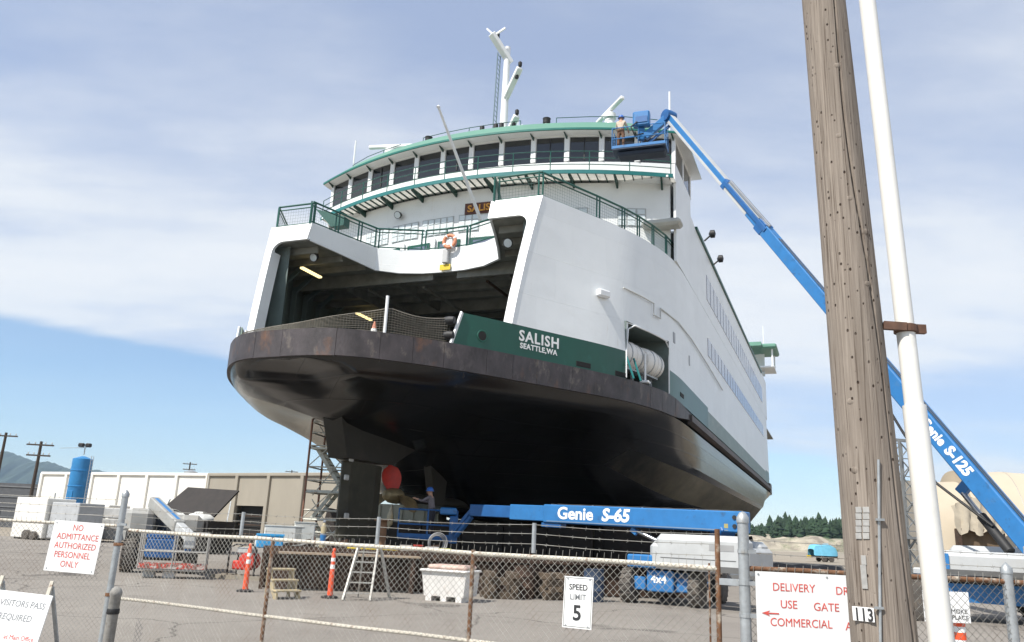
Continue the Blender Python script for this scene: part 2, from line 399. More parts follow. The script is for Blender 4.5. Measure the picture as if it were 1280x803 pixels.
# ================================================================== SETTING
def proj(P):
    d = Vector(P)-EYEV; z = d.dot(CF); return 640+F_PX*d.dot(CR)/z, 401.5-F_PX*d.dot(CU)/z
def ground_material(name, base, alt, stain, grit, cracks=True):
    m = bpy.data.materials.new(name); m.use_nodes = True; nt = m.node_tree; N, L = nt.nodes, nt.links; b = N['Principled BSDF']; b.inputs['Roughness'].default_value = .92
    b.inputs['Specular IOR Level'].default_value = .25
    tc = N.new('ShaderNodeTexCoord')
    def noise(sc, det=6, ro=.6, st=(1, 1, 1)):
        mp = N.new('ShaderNodeMapping'); mp.inputs['Scale'].default_value = st; L.new(tc.outputs['Object'], mp.inputs[0])
        n = N.new('ShaderNodeTexNoise'); n.inputs['Scale'].default_value = sc; n.inputs['Detail'].default_value = det; n.inputs['Roughness'].default_value = ro; L.new(mp.outputs[0], n.inputs['Vector']); return n.outputs[0]
    def rng(s, a, b2, c=0, d=1):
        r = N.new('ShaderNodeMapRange'); r.inputs[1].default_value = a; r.inputs[2].default_value = b2; r.inputs[3].default_value = c; r.inputs[4].default_value = d; L.new(s, r.inputs[0]); return r.outputs[0]
    def mix(f, a, b2):
        x = N.new('ShaderNodeMix'); x.data_type = 'RGBA'; L.new(f, x.inputs[0])
        for i, q in ((6, a), (7, b2)):
            if isinstance(q, tuple): x.inputs[i].default_value = (*q, 1)
            else: L.new(q, x.inputs[i])
        return x.outputs[2]
    c = mix(rng(noise(.16, 8, .65), .38, .62), base, alt)
    c = mix(rng(noise(.9, 6, .6, (.18, 1.6, 1)), .60, .70, 0, .35), c, stain)
    c = mix(rng(noise(.33, 4, .55), .62, .68, 0, .8), c, tuple(x*.5 for x in stain))
    c = mix(rng(noise(.5, 9, .7, (1, .45, 1)), .56, .72, 0, .7), c, stain)
    c = mix(rng(noise(70, 3), .45, .75, 0, .55), c, grit)
    c = mix(rng(noise(7, 5, .7), .55, .75, 0, .35), c, stain)
    if cracks:
        v = N.new('ShaderNodeTexVoronoi'); v.feature = 'DISTANCE_TO_EDGE'; v.inputs['Scale'].default_value = .16
        mp = N.new('ShaderNodeMapping'); L.new(tc.outputs['Object'], mp.inputs[0])
        nn = N.new('ShaderNodeTexNoise'); nn.inputs['Scale'].default_value = .8; nn.inputs['Detail'].default_value = 6; L.new(tc.outputs['Object'], nn.inputs['Vector'])
        va = N.new('ShaderNodeVectorMath'); va.operation = 'ADD'; L.new(mp.outputs[0], va.inputs[0]); L.new(nn.outputs['Color'], va.inputs[1]); L.new(va.outputs[0], v.inputs['Vector'])
        c = mix(rng(v.outputs['Distance'], .0, .006, .85, 0), c, tuple(x*.35 for x in base))
    L.new(c, b.inputs['Base Color'])
    bp = N.new('ShaderNodeBump'); bp.inputs['Strength'].default_value = .5; bp.inputs['Distance'].default_value = .012; L.new(noise(55, 4), bp.inputs['Height']); L.new(bp.outputs[0], b.inputs['Normal'])
    return m
EARTH = ground_material('sandy_ground', (.24, .205, .16), (.30, .26, .205), (.17, .145, .11), (.34, .31, .26), False)
ASPH = ground_material('old_asphalt', (.195, .175, .154), (.25, .227, .20), (.105, .092, .081), (.31, .285, .255))
tag(MB().grid([[(-6000, -300, -.01), (6000, -300, -.01)], [(-6000, 8000, -.01), (6000, 8000, -.01)]]).build('ground', EARTH), kind='structure')
tag(MB().grid([[(-60, -20, 0), (45, -20, 0)], [(-60, 62, 0), (45, 62, 0)]]).build('yard_pavement', ASPH), kind='structure')
ROADM = mat('dark_road', (.055, .055, .06), .9, var=.15, scale=.6)
tag(MB().grid([[(10, 66, .0), (90, 60, .0)], [(10, 82, .0), (110, 78, .0)]]).build('road', ROADM), kind='structure')

# distant mountain ridge on the left (forested; the haze does the blue)
FOREST = mat('forest_slope', (.028, .045, .024), .95, var=.3, scale=.004, bump=.0)
def ridge():
    sky_px = [(-420, 585), (-300, 560), (-200, 548), (-100, 556), (-30, 562), (10, 565), (25, 570), (45, 577), (62, 578), (80, 584), (100, 587), (120, 588), (150, 594), (200, 604), (270, 622), (340, 642)]
    Y = 5200; rows = [[], [], [], []]
    P = spline([on_y(x, y, Y) for x, y in sky_px], 6)
    for i, p in enumerate(P):
        h = max(4, p.z + random.uniform(-6, 6))
        for k, (fy, fz) in enumerate(((-1500, -.02), (-900, .35+.1*sin(i*.9)), (-300, .82+.06*sin(i*1.7)), (0, 1.0))):
            rows[k].append((p.x*(1+fy/9000), p.y+fy, h*fz))
    rows.append([(q[0], q[1]+1600, -20) for q in rows[-1]])
    o = MB().grid(rows).build('hills', FOREST, smooth=80); tag(o, kind='structure')
    # low wooded point in front of it
    r2 = [[], [], []]
    for i in range(60):
        x = -1500+i*24; h = 20+6*sin(i*.7)+random.uniform(-5, 6)
        r2[0].append((x, 1500, -1)); r2[1].append((x, 1530, h)); r2[2].append((x, 1700, -2))
    tag(MB().grid(r2).build('hills', FOREST), kind='structure')
ridge()
# sandy bluff on the right with a wood on top
SAND = mat('bluff_sand', (.36, .32, .25), .95, var=.25, scale=.08, dirt=[(.10, .12, .06), (.22, .19, .15)], damt=(.50, .60), dscale=.05, stretch=(1, 1, 1.5))
def bluff():
    rows = []; n = 80
    prof = ((-60, -.3), (-4, .8), (0, 5.0), (5, 7.5), (60, 9), (200, 10), (300, -1))
    for k, (dy, z) in enumerate(prof):
        r = []
        for i in range(n+1):
            x = 40+i*5.2; w = 6*sin(i*.45)+4*sin(i*1.13+k*.4)
            r.append((x, 470+dy+w*(.8 if 0 < k < 5 else 0), z*(1+.16*sin(i*.62+k)+.1*sin(i*1.9)) if 0 < k < 5 else z))
        rows.append(r)
    tag(MB().grid(rows).build('bluff', SAND, smooth=50), kind='structure')
bluff()
def far_wood():
    m = MB(); rnd = random.Random(3)
    for k in range(1500):
        x = 60+rnd.random()*400; y = 486+rnd.random()**1.5*110
        px = proj((x, y, 10))[0]
        h = rnd.uniform(6, 12.5)*(1.0 if rnd.random() < .9 else 1.3)+2.2*sin(x*.035)+1.4*sin(x*.11)
        if px < 962: h *= .8
        z0 = 7.2; R = h*rnd.uniform(.20, .34); n = 7
        m.tube((x, y, z0-2), (x, y, z0+h*.5), .35, .15, n=5)
        for q in range(7):
            t = q/7; zb = z0+h*(.08+.84*t); zt = z0+h*min(1.02, .08+.84*t+.26); rr = R*(1-t)**.62*(1 if t > .12 else .8)+.3
            vs = [(x+rnd.uniform(-.2, .2), y, zt)]; a0 = rnd.random()*6
            for i in range(n):
                a = a0+2*pi*i/n; q2 = rr*rnd.uniform(.6, 1.25); vs.append((x+q2*cos(a), y+q2*sin(a), zb+rnd.uniform(-.6, .4)))
            m.add(vs, [(0, 1+i, 1+(i+1) % n) for i in range(n)])
    FIR = mat('fir_foliage', (.020, .042, .018), .95, var=.45, scale=.12)
    o = m.build('far_off_wood', FIR); tag(o, 'dark green conifer wood on top of the far sandy bluff', 'wood', kind='stuff')
far_wood()
# ================================================================== THE FERRY  (ship coordinates: v across, u aft, z up)
FERRY = empty('ferry', SR*CC, -YAW)
tag(FERRY, 'big white and green car ferry standing hauled out on blocks, bow towards the gate', 'ferry')
MIDU = 62.9
PL = [(0, 21.2), (1.2, 21.25), (2.2, 21.6), (3.1, 22.3), (3.95, 23.2), (4.85, 24.3), (5.75, 25.6), (6.75, 27.2), (8.7, 30.4), (9.55, 32.5), (10.05, 34.5), (10.28, 37), (10.3, 41), (10.3, 50), (10.3, MIDU)]
PLAN = spline([(v, u, 0) for v, u in PL], 8)                        # right half, tip to midship
def plan_at_u(u):
    for a, b in zip(PLAN, PLAN[1:]):
        if a.y <= u <= b.y and b.y > a.y: return a.lerp(b, (u-a.y)/(b.y-a.y))
    return PLAN[-1]
def smooth01(a, b, x):
    t = max(0, min(1, (x-a)/(b-a))); return t*t*(3-2*t)
def interp(tab, x):
    if x <= tab[0][0]: return tab[0][1]
    for (a, p), (b, q) in zip(tab, tab[1:]):
        if x <= b: return p+(q-p)*(x-a)/(b-a)
    return tab[-1][1]
def fl(P): return [Vector((-p.x, p.y, p.z)) for p in P]
def aft(P): return [Vector((p.x, 2*MIDU-p.y, p.z)) for p in P]
KU = [(21.2, 21.45), (21.6, 22.6), (22.3, 23.35), (23.2, 23.9), (24.3, 24.7), (25.6, 25.8), (27.2, 27.2), (100, 100)]
KZ = [(21.4, 7.05), (22.6, 6.75), (23.4, 6.05), (24.0, 5.6), (24.7, 5.25), (25.8, 5.12), (27.5, 5.05), (30, 4.9), (33, 4.3), (37, 3.1), (42, 2.4), (80, 2.3)]
SEC = [(0, 1.0, 7.1), (.04, .997, 6.8), (.09, .99, 6.4), (.15, .98, 5.9), (.22, .972, 5.45), (.27, .95, 5.2), (.40, .85, 3.9), (.55, .68, 3.05), (.75, .40, 2.5), (1.0, 0, 2.3)]
def section(p):
    uk = interp(KU, p.y); zk = interp(KZ, uk); w = smooth01(30, 44, p.y); out = []
    for t, fv, zm in SEC:
        vb = p.x*(1-t); dr = min(.58, .9*(7.1-zk)); zb = 7.1-dr*(1-math.exp(-t/.055))+(zk-7.1+dr)*(t**1.3); ub = p.y+(uk-p.y)*t
        vm = p.x*fv
        out.append(Vector((vb*(1-w)+vm*w, ub*(1-w)+p.y*w, zb*(1-w)+zm*w)))
    return out
def hull():
    m = MB(); n = len(SEC)
    rows = [section(p) for p in PLAN]
    full = rows + [aft(r) for r in reversed(rows[:-1])]
    for side in (1, -1):
        R = [r if side > 0 else fl(r) for r in full]
        for i in range(len(R)-1):
            for j in range(n-1):
                a, b, c, d = R[i][j], R[i][j+1], R[i+1][j+1], R[i+1][j]
                um = min((a.y+c.y)/2, 2*MIDU-(a.y+c.y)/2)
                m.cm = 1 if (j == 5 and um > 35.5) else 0
                m.add([a, b, c, d] if side < 0 else [d, c, b, a], [(0, 1, 2, 3)])
    import bmesh
    o = m.build('hull', [BLACKHULL, OLIVE], FERRY)
    bm = bmesh.new(); bm.from_mesh(o.data); bmesh.ops.remove_doubles(bm, verts=bm.verts, dist=.002); bmesh.ops.recalc_face_normals(bm, faces=bm.faces); bm.to_mesh(o.data); bm.free()
    o.data.polygons.foreach_set('use_smooth', [True]*len(o.data.polygons)); o.data.set_sharp_from_angle(angle=radians(28))
hull()
# keel bar under the midbody and boot line
MB().box((0, MIDU, 2.12), (.5, 56, .4)).build('keel', OLIVE, FERRY)

def arc_sample(P, step):
    out = [P[0]]; acc = 0
    for a, b in zip(P, P[1:]):
        d = (b-a).length
        while acc+d >= step:
            t = (step-acc)/d; a = a.lerp(b, t); out.append(a); d = (b-a).length; acc = 0
        acc += d
    return out
def nrm2(P, i):
    a, b = P[max(0, i-1)], P[min(len(P)-1, i+1)]; t = (b-a); n = Vector((t.y, -t.x, 0)); 
    return n.normalized() if n.length > 1e-9 else Vector((0, -1, 0))
# guard: welded steel plates round both bows
bow_half = [p for p in PLAN if p.y < 39.6]
both = [Vector((-p.x, p.y, 0)) for p in reversed(bow_half[1:])]+bow_half
dense = arc_sample(both, .28)
rnd = random.Random(11)
i = 0
while i < len(dense)-2:
    k = rnd.choice((4, 4, 5, 6, 7)); j = min(len(dense)-1, i+k)
    if len(dense)-1-j < 2: j = len(dense)-1
    seg = dense[i:j+1]; N_ = [nrm2(dense, q) for q in range(i, j+1)]
    # nearly touching: pull ends in by 6 mm
    S = list(seg); d0 = (S[1]-S[0]).normalized(); d1 = (S[-2]-S[-1]).normalized(); S[0] = S[0]+d0*.006; S[-1] = S[-1]+d1*.006
    pr = .10+rnd.uniform(-.004, .012)
    z0 = 7.09+rnd.uniform(-.008, .008)
    def zt(p): return 8.0-.28*smooth01(34, 39.5, p.y)
    def zb(p): return z0+.35*smooth01(35, 39.5, p.y)
    A = [p+n*pr+Vector((0, 0, zt(p))) for p, n in zip(S, N_)]; B = [p+n*pr+Vector((0, 0, zb(p))) for p, n in zip(S, N_)]
    MB().strip(A, B, [-n*.30 for n in N_]).build('guard_plate', GUARD, FERRY, smooth=30)
    i = j
aftc = [Vector((p.x, 2*MIDU-p.y, 0)) for p in both]
MB().strip([p+Vector((p.x*.012, 0, 8.0)) for p in aftc], [p+Vector((p.x*.012, 0, 7.1)) for p in aftc], [Vector((-p.x*.03, 0, 0)) for p in aftc]).build('end_guard', GUARD, FERRY, smooth=30)
for s in (1, -1):
    r_ = MB()
    r_.prism([(s*10.28, 38.6, 7.25), (s*10.28, 38.6, 7.75), (s*10.52, 38.6, 7.65), (s*10.52, 38.6, 7.35)], (0, 2*(MIDU-38.6), 0)); r_.build('rub_rail', RUBR, FERRY)
# car deck
def plan_poly(inset, z, umin=21.2):
    R = [p for p in PLAN if p.y >= umin]; R = [Vector((p.x-inset if p.x > inset else 0, p.y+(inset if p.y < 25 else 0), z)) for p in R]
    R = R + list(reversed(aft(R)))[0:0] + [q for q in reversed(aft(R))][0:0]
    full = R + [Vector((q.x, 2*MIDU-q.y, z)) for q in reversed(R)]
    return full + [Vector((-q.x, q.y, z)) for q in reversed(full)]
pp = plan_poly(.12, 7.9); pq = []
for p in pp:
    if not pq or (p-pq[-1]).length > .01: pq.append(p)
if (pq[0]-pq[-1]).length < .01: pq.pop()
recalc(MB().prism(pq, (0, 0, .08)).build('car_deck', DECKC, FERRY))

# outer side shell -------------------------------------------------
TOPC = spline([(6.58, 27.6, 0), (8.1, 30.5, 0), (9.0, 32.4, 0), (9.6, 34.2, 0), (10.0, 35.9, 0), (10.17, 37.8, 0), (10.2, 41, 0)], 6)
ZGREEN, ZTOP = 9.2, 14.8
hole_u = (31.35, 35.2); hole_z = 10.45
UB = [26.25+(41-26.25)*k/40 for k in range(41)]
for hu in hole_u:
    q = min(range(41), key=lambda k: abs(UB[k]-hu)); UB[q] = hu
def top_at(t):
    x = t*(len(TOPC)-1); k = min(int(x), len(TOPC)-2); return TOPC[k].lerp(TOPC[k+1], x-k)
def shell_pt(k, z):
    """point on the flared shell for column k at height z"""
    b = plan_at_u(UB[k]); b = Vector((b.x-.10, b.y, 0)); t = (UB[k]-UB[0])/(41-UB[0]); tp = top_at(t**.92)
    if z <= ZGREEN: return Vector((b.x, b.y, z))
    f = (z-ZGREEN)/(ZTOP-ZGREEN); f2 = f*.75+.25*f*f
    q = b.lerp(tp, f2); return Vector((q.x, q.y, z))
ZR = [8.02, 9.2, 10.45, 11.6, 12.8, 14.0, 14.8]
for s in (1, -1):
    m = MB(); g = MB(); gB = MB()
    for k in range(40):
        for a, b in zip(ZR, ZR[1:]):
            inhole = s > 0 and UB[k] >= hole_u[0]-1e-6 and UB[k+1] <= hole_u[1]+1e-6 and b <= hole_z+1e-6
            if inhole: continue
            q = [shell_pt(k, a), shell_pt(k+1, a), shell_pt(k+1, b), shell_pt(k, b)]
            if s < 0: q = fl(q)[::-1]
            ((g if UB[k] < hole_u[0] or s < 0 else gB) if b <= ZGREEN+1e-6 else m).add(q, [(0, 1, 2, 3)])
    m.build('side_wall', WHITE, FERRY, smooth=30)
    # green bulwark forward of the frame
    fw = [p for p in PLAN if 24.3 <= p.y <= 26.2]
    fw = [Vector((p.x-.10, p.y, 0)) for p in fw]+[Vector((plan_at_u(26.25).x-.10, 26.25, 0))]
    A = [p+Vector((0, 0, 8.02)) for p in fw]; A[0].y += -.30; A[0].x -= .2
    B = [p+Vector((0, 0, 9.2)) for p in fw]
    if s < 0: A, B = fl(A), fl(B)
    g2 = MB().strip(A, B, (-s*.10, .04, 0)); recalc(g2.build('bulwark', GREEN, FERRY, smooth=30)); recalc(g.build('bulwark', GREEN, FERRY, smooth=30))
    if gB.v: recalc(gB.build('bulwark', GREEN, FERRY, smooth=30))
    e = MB().bar(A[0]+Vector((0, -.012, 0)), B[0]+Vector((0, -.012, .01)), .13, .07, up=(1, 0, 0)); e.build('bulwark_edge', WHITE2, FERRY)
    # midbody side, green band, aft quarter (mirror of the forward one)
    x = s*10.2
    md = MB().prism([(x, 41, 9.2), (x, 2*MIDU-41, 9.2), (x, 2*MIDU-41, ZTOP), (x, 41, ZTOP)], (-s*.12, 0, 0)); md.build('side_wall', WHITE, FERRY)
    MB().prism([(x, 41, 8.02), (x, 46, 8.02), (x, 46, 9.2), (x, 41, 9.2)], (-s*.12, 0, 0)).build('bulwark', GREEN, FERRY)
    MB().prism([(x, 46, 8.02), (x, 2*MIDU-41, 8.02), (x, 2*MIDU-41, 9.0), (x, 46, 9.0)], (-s*.12, 0, 0)).build('sheer_strake', mat('strake_sheen', (.16, .22, .20), .5, var=.12, dirt=(.26, .28, .26), dscale=.6, stretch=(1, .4, 1)), FERRY)  # bulwark green made paler: glancing sheen put into the paint colour
    MB().prism([(x, 46, 9.0), (x, 2*MIDU-41, 9.0), (x, 2*MIDU-41, 9.2), (x, 46, 9.2)], (-s*.12, 0, 0)).build('side_wall', WHITE, FERRY)
    qa = MB()
    for k in range(40):
        for a, b in zip(ZR, ZR[1:]):
            q = aft([shell_pt(k, a), shell_pt(k+1, a), shell_pt(k+1, b), shell_pt(k, b)])
            if s < 0: q = fl(q)
            qa.cm = 1 if b <= 9.21 else 0; qa.add(q, [(0, 1, 2, 3)])
    qa.build('side_wall', [WHITE, GREEN], FERRY, smooth=30)
    # inner lining of the car deck
    il = MB()
    for k in range(40):
        ia = Vector((shell_pt(k, 11).x-.55, max(27.9, UB[k]+.3), 0)); ib = Vector((shell_pt(k+1, 11).x-.55, max(27.9, UB[k+1]+.3), 0))
        if s > 0 and UB[k] >= hole_u[0]-1.5 and UB[k+1] <= hole_u[1]+1.5: ia.x = min(ia.x, 7.6); ib.x = min(ib.x, 7.6)
        if (ib-ia).length < .01: continue
        q = [ia+Vector((0, 0, 8.0)), ib+Vector((0, 0, 8.0)), ib+Vector((0, 0, 13.95)), ia+Vector((0, 0, 13.95))]
        il.add(q if s > 0 else fl(q), [(0, 1, 2, 3)])
    q = [Vector((9.7, 41, 8)), Vector((9.7, 80, 8)), Vector((9.7, 80, 13.95)), Vector((9.7, 41, 13.95))]; il.add(q if s > 0 else fl(q), [(0, 1, 2, 3)])
    il.build('inner_wall', INNER, FERRY)
    for k in range(1, 17):                                           # web frames standing on the lining
        u = 27.5+k*1.5; kk = min(range(41), key=lambda j: abs(UB[j]-u)); vv = shell_pt(kk, 11).x-1.0 if u < 41 else 9.55
        if s > 0 and 30.0 < u < 38.6: continue
        if u < 29.5: continue
        f = MB().box((s*vv, u, 10.75), (.28, .10, 5.4)); f.bar((s*vv, u, 13.2), (s*(vv-.9), u, 13.9), .10, .22); f.build('web_frame', INNER, FERRY)
# window recess with the raft behind
rc = MB(); a, b = shell_pt(min(range(41), key=lambda k: abs(UB[k]-hole_u[0])), 9.2), shell_pt(min(range(41), key=lambda k: abs(UB[k]-hole_u[1])), 9.2)
rc.strip([(a.x, a.y, 8.02), (7.7, a.y+.6, 8.02), (7.7, b.y, 8.02), (b.x, b.y, 8.02)], [(a.x, a.y, 10.5), (7.7, a.y+.6, 10.5), (7.7, b.y, 10.5), (b.x, b.y, 10.5)], (.02, 0, 0))
rc.add([(a.x, a.y, 10.5), (7.7, a.y+.6, 10.5), (7.7, b.y, 10.5), (b.x, b.y, 10.5)], [(0, 1, 2, 3)])
rc.build('raft_recess', INNER, FERRY)
# raised rim of the recess
rim = MB(); pts = []
ks = [k for k in range(41) if hole_u[0]-1e-6 <= UB[k] <= hole_u[1]+1e-6]
pts = [shell_pt(ks[0], z)+Vector((.02, 0, 0)) for z in (8.1, 9.2, 10.2)] + [shell_pt(k, 10.45)+Vector((.02, 0, 0)) for k in ks[1:-1]] + [shell_pt(ks[-1], z)+Vector((.02, 0, 0)) for z in (10.2, 9.2, 8.1)]
rim.path(pts, .035, 6); rim.build('opening_rim', WHITE2, FERRY, smooth=60)

# bow frame: jambs, headers ------------------------------------------
FASC = [Vector((4.35, 27.5, 0)), Vector((3.95, 28.9, 0)), Vector((3.55, 30.2, 0)), Vector((3.2, 31.2, 0)), Vector((2.2, 31.8, 0)), Vector((1.1, 32.05, 0)), Vector((0, 32.12, 0))]
for s in (1, -1):
    b0 = shell_pt(0, ZGREEN); t0 = shell_pt(0, ZTOP)
    def jl(z): 
        p = shell_pt(0, z); return p
    outer = [jl(z) for z in (9.2, 9.8, 10.5, 12, 13.2, 14.0, 14.8)]
    wj = .36
    zc_, rad = 13.95, .45
    inner = [Vector((jl(z).x-wj, jl(z).y, z)) for z in (9.2, 9.8, 10.5, 12, 13.2, zc_-rad)]
    xi = inner[-1].x; arcp = []
    for q in range(1, 7):
        an = (pi/2)*q/6; z = zc_-rad+rad*sin(an); arcp.append(Vector((xi-rad+rad*cos(an), jl(z).y, z)))
    hdr = [Vector((4.35, jl(zc_).y, zc_)), Vector((4.35, jl(ZTOP).y, ZTOP))]
    poly = outer + list(reversed(hdr)) + list(reversed(arcp)) + list(reversed(inner))
    for p in poly: p.y -= .05
    if s < 0: poly = fl(poly)
    m = MB().prism(poly, (0, .14, 0)); recalc(m.build('bow_frame', WHITE, FERRY))
    # jamb return (inner face) and header soffit
    ret = [Vector((p.x+.0, p.y+.145, p.z)) for p in inner]; ret2 = [Vector((p.x-.0, p.y+.62, p.z)) for p in inner]
    if s < 0: ret, ret2 = fl(ret), fl(ret2)
    MB().strip(ret, ret2, (s*.3, 0, 0)).build('jamb_return', WHITE, FERRY)
    # fascia of the recessed gallery
    zb = [13.95, 13.88, 13.78, 13.68, 13.64, 13.62, 13.62]
    A = [Vector((p.x, p.y, ZTOP)) for p in FASC]; B = [Vector((p.x, p.y, z)) for p, z in zip(FASC, zb)]
    A2, B2 = A[:], B[:]
    if s < 0: A2, B2 = fl(A), fl(B)
    fz = MB().strip(A2, B2, (s*.06, .12, 0)); recalc(fz.build('gallery_fascia', WHITE, FERRY, smooth=30))
# passenger deck slab (also the ceiling of the car deck)
R = [Vector((p.x-.15, p.y, 13.96)) for p in TOPC]
poly = [Vector((p.x+.05, p.y+.13, 13.96)) for p in FASC[::-1]] + R + [Vector((10.05, 99, 13.96))]
poly = poly + [Vector((-p.x, p.y, p.z)) for p in reversed(poly) if p.x > .01 or p.y > 40]
pq = []
for p in poly:
    if not pq or (p-pq[-1]).length > .02: pq.append(p)
slab = MB().prism(pq, (0, 0, .12)); recalc(slab.build('passenger_deck', CEIL, FERRY))
for k in range(24):                                                  # transverse beams under it
    u = 28.3+k*1.35; vv = plan_at_u(u).x-.7
    big = (k % 4 == 3)
    h = .62 if big else .30
    if u < 32.4:
        x0 = interp([(27.5, 4.5), (31.2, 3.35), (32.4, .3)], u)+.2
        for s in (1, -1): MB().box((s*(x0+vv)/2, u, 13.95-h/2), (vv-x0, .10, h)).build('deck_beam', CEIL, FERRY)
    else: MB().box((0, u, 13.95-h/2), (2*vv, .12, h)).build('deck_beam', CEIL, FERRY)
for v_ in (-6, -3, 3, 6): MB().box((v_, 47, 13.68), (.12, 28, .5)).build('deck_girder', CEIL, FERRY)
for v_, z_ in ((-4.6, 13.35), (-1.5, 13.25), (1.9, 13.3), (4.9, 13.35)):
    MB().path([(v_, 33, z_), (v_+.1, 38, z_-.05), (v_, 45, z_), (v_, 60, z_)], .07, 6).build('overhead_pipe', RUST if v_ > 0 else CEIL, FERRY)
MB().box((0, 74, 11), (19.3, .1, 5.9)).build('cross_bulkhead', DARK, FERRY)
LAMP = mat('tube_lamp', (.9, .75, .35), .4, emit=((1, .78, .36), 1.3))
for (x, y, z) in ((389, 341, 13.3), (455, 396, 13.2)):
    p = ship_z(x, y, z); b = MB().box((p.x, p.y, p.z), (.18, 1.5, .08)); b.build('strip_light', LAMP, FERRY)
def flood(px, py, u, r=.2, parent=FERRY, aim=(0, -1, -.5)):
    p = ship_u(px, py, u); d = Vector(aim).normalized()
    rot = d.to_track_quat('Z', 'Y').to_matrix()
    m = MB().lathe([(.02, -.3), (r*.55, -.28), (r, -.05), (r*1.05, .02), (r*.9, .03)], 14, p, rot=rot); o = m.build('floodlight', BLACK, parent, smooth=40)
    MB().lathe([(r*.9, .032), (.01, .06)], 14, p, rot=rot).build('lens', GLASSW, o, smooth=60)
    MB().bar(p, p+Vector((0, .3, .25)), .05, .05).build('bracket', BLACK, o)
flood(392, 322, 28.6); flood(635, 304, 28.6); flood(497, 269, 34.6, .2); 
flood(817, 258, 36.6, .16)

# passenger house front under the bridge -------------------------------
KV = .0225
def ufront(v, u0): return u0+KV*v*v
VS = [-9.9+19.8*k/24 for k in range(25)]
m = MB().strip([(v, ufront(v, 34.5), 14.08) for v in VS], [(v, ufront(v, 34.5), 18.86) for v in VS], (0, .12, 0)); recalc(m.build('house_front', WHITE, FERRY, smooth=30))
def front_panel(v0, v1, z0, z1, u0, name, mt, th=.05, parent=FERRY, ch=0):
    a, b = Vector((v0, ufront(v0, u0), 0)), Vector((v1, ufront(v1, u0), 0))
    m = MB(); m.strip([(a.x, a.y, z0), (b.x, b.y, z0)], [(a.x, a.y, z1), (b.x, b.y, z1)], (0, th, 0)); return recalc(m.build(name, mt, parent))
for (va, vb) in ((-6.7, -5.0), (-4.75, -3.0), (-2.75, -.85), (-.55, .6), (2.2, 4.0), (4.3, 6.1), (7.5, 8.8)):   # bright glazed panels, each with its glazing bars
    w = front_panel(va, vb, 16.58, 17.52, 34.455, 'gallery_window', mat('frame_grey', (.40, .42, .42), .6), .05)
    nx = max(2, round((vb-va)/.42)); 
    for i in range(nx):
        for j in range(3):
            x0 = va+(vb-va)*i/nx+.045; x1 = va+(vb-va)*(i+1)/nx-.045; z0 = 16.61+.30*j; front_panel(x0, x1, z0, z0+.25, 34.44, 'pane', GLASSW, .04, w)
for (va, vb) in ((-5.3, -4.1), (-3.6, -2.2), (-1.7, -.4), (.2, 1.6), (3.0, 4.6)):
    w = front_panel(va, vb, 14.3, 16.2, 34.44, 'gallery_door', GREEN, .05); front_panel(va+.15, vb-.15, 14.6, 16.05, 34.415, 'pane', GLASSB, .03, w)
for va in (-3.9, -1.95, -.1, 2.2): front_panel(va-.12, va+.12, 14.2, 16.35, 34.36, 'pillar', WHITE2, .12)
# name board
NB = front_panel(-.20, 2.3, 17.48, 18.08, 34.38, 'name_board', mat('board_brown', (.10, .03, .015), .5, var=.2), .06)
GOLD = mat('letter_gold', (.65, .30, .03), .45, var=.1)
lettering('SALISH', .50, GOLD, NB, (-.05, 34.365, 17.60), (1, 0, 0), (0, 0, 1), bold=.012, ext=.006, sx=1.10)
for s in (1, -1):   # shelter under the wing
    p = ship_u(845, 281, 36.6)
    if s > 0: MB().box((p.x-.6, 36.2, p.z-.1), (1.9, .9, .34), ch=.12).build('life_jacket_locker', mat('locker_grey', (.42, .42, .39), .6), FERRY)

# bridge walkway ------------------------------------------------------------
KW = .0255
def uw(v): return 33.2+KW*v*v
GRATE = bpy.data.materials.new('grating_white'); GRATE.use_nodes = True
_n = GRATE.node_tree; _b = _n.nodes['Principled BSDF']; _b.inputs['Base Color'].default_value = (.78, .78, .76, 1); _b.inputs['Roughness'].default_value = .6
_t = _n.nodes.new('ShaderNodeBsdfTranslucent'); _t.inputs[0].default_value = (.85, .84, .80, 1); _m = _n.nodes.new('ShaderNodeMixShader'); _m.inputs[0].default_value = .55
_n.links.new(_b.outputs[0], _m.inputs[1]); _n.links.new(_t.outputs[0], _m.inputs[2]); _n.links.new(_m.outputs[0], _n.nodes['Material Output'].inputs[0])
W = [-10.2+20.4*k/30 for k in range(31)]
recalc(MB().strip([(v, uw(v)+.05, 18.94) for v in W], [(v, ufront(v, 34.5)-.02, 18.94) for v in W], (0, 0, .03)).build('walkway_grating', GRATE, FERRY))
recalc(MB().strip([(v, uw(v), 18.84) for v in W], [(v, uw(v), 19.04) for v in W], (0, .05, 0)).build('walkway_edge', TEAL, FERRY, smooth=30))
JD = mat('joist_green', (.012, .05, .04), .6)
for k in range(49):
    v = -10.05+20.1*k/48; a = Vector((v, uw(v)+.06, 18.90)); b = Vector((v*.985, ufront(v, 34.5)-.03, 18.90))
    if k % 5 == 2:
        h0, h1 = .13, .34
        bm_ = MB().prism([a+Vector((0, 0, .02)), b+Vector((0, 0, .02)), b+Vector((0, 0, -h1)), a+Vector((0, 0, -h0))], (.09, 0, 0)); recalc(bm_.build('walkway_bracket', JD, FERRY))
    else: MB().bar(a, b, .035, .08).build('walkway_joist', JD, FERRY)
wr = MB()
def rail_run(pts, h, name_post, parent, levels, r=.028, every=1, mat_=None, pr=.03):
    mt = mat_ or RAILG
    pts = [Vector(p) for p in pts]
    for lv in levels: MB().path([p+Vector((0, 0, lv)) for p in pts], r, 6).build('rail', mt, parent, smooth=50)
    for p in pts[::every]: MB().tube(p-Vector((0, 0, .02)), p+Vector((0, 0, h)), pr, n=6).build(name_post, mt, parent)
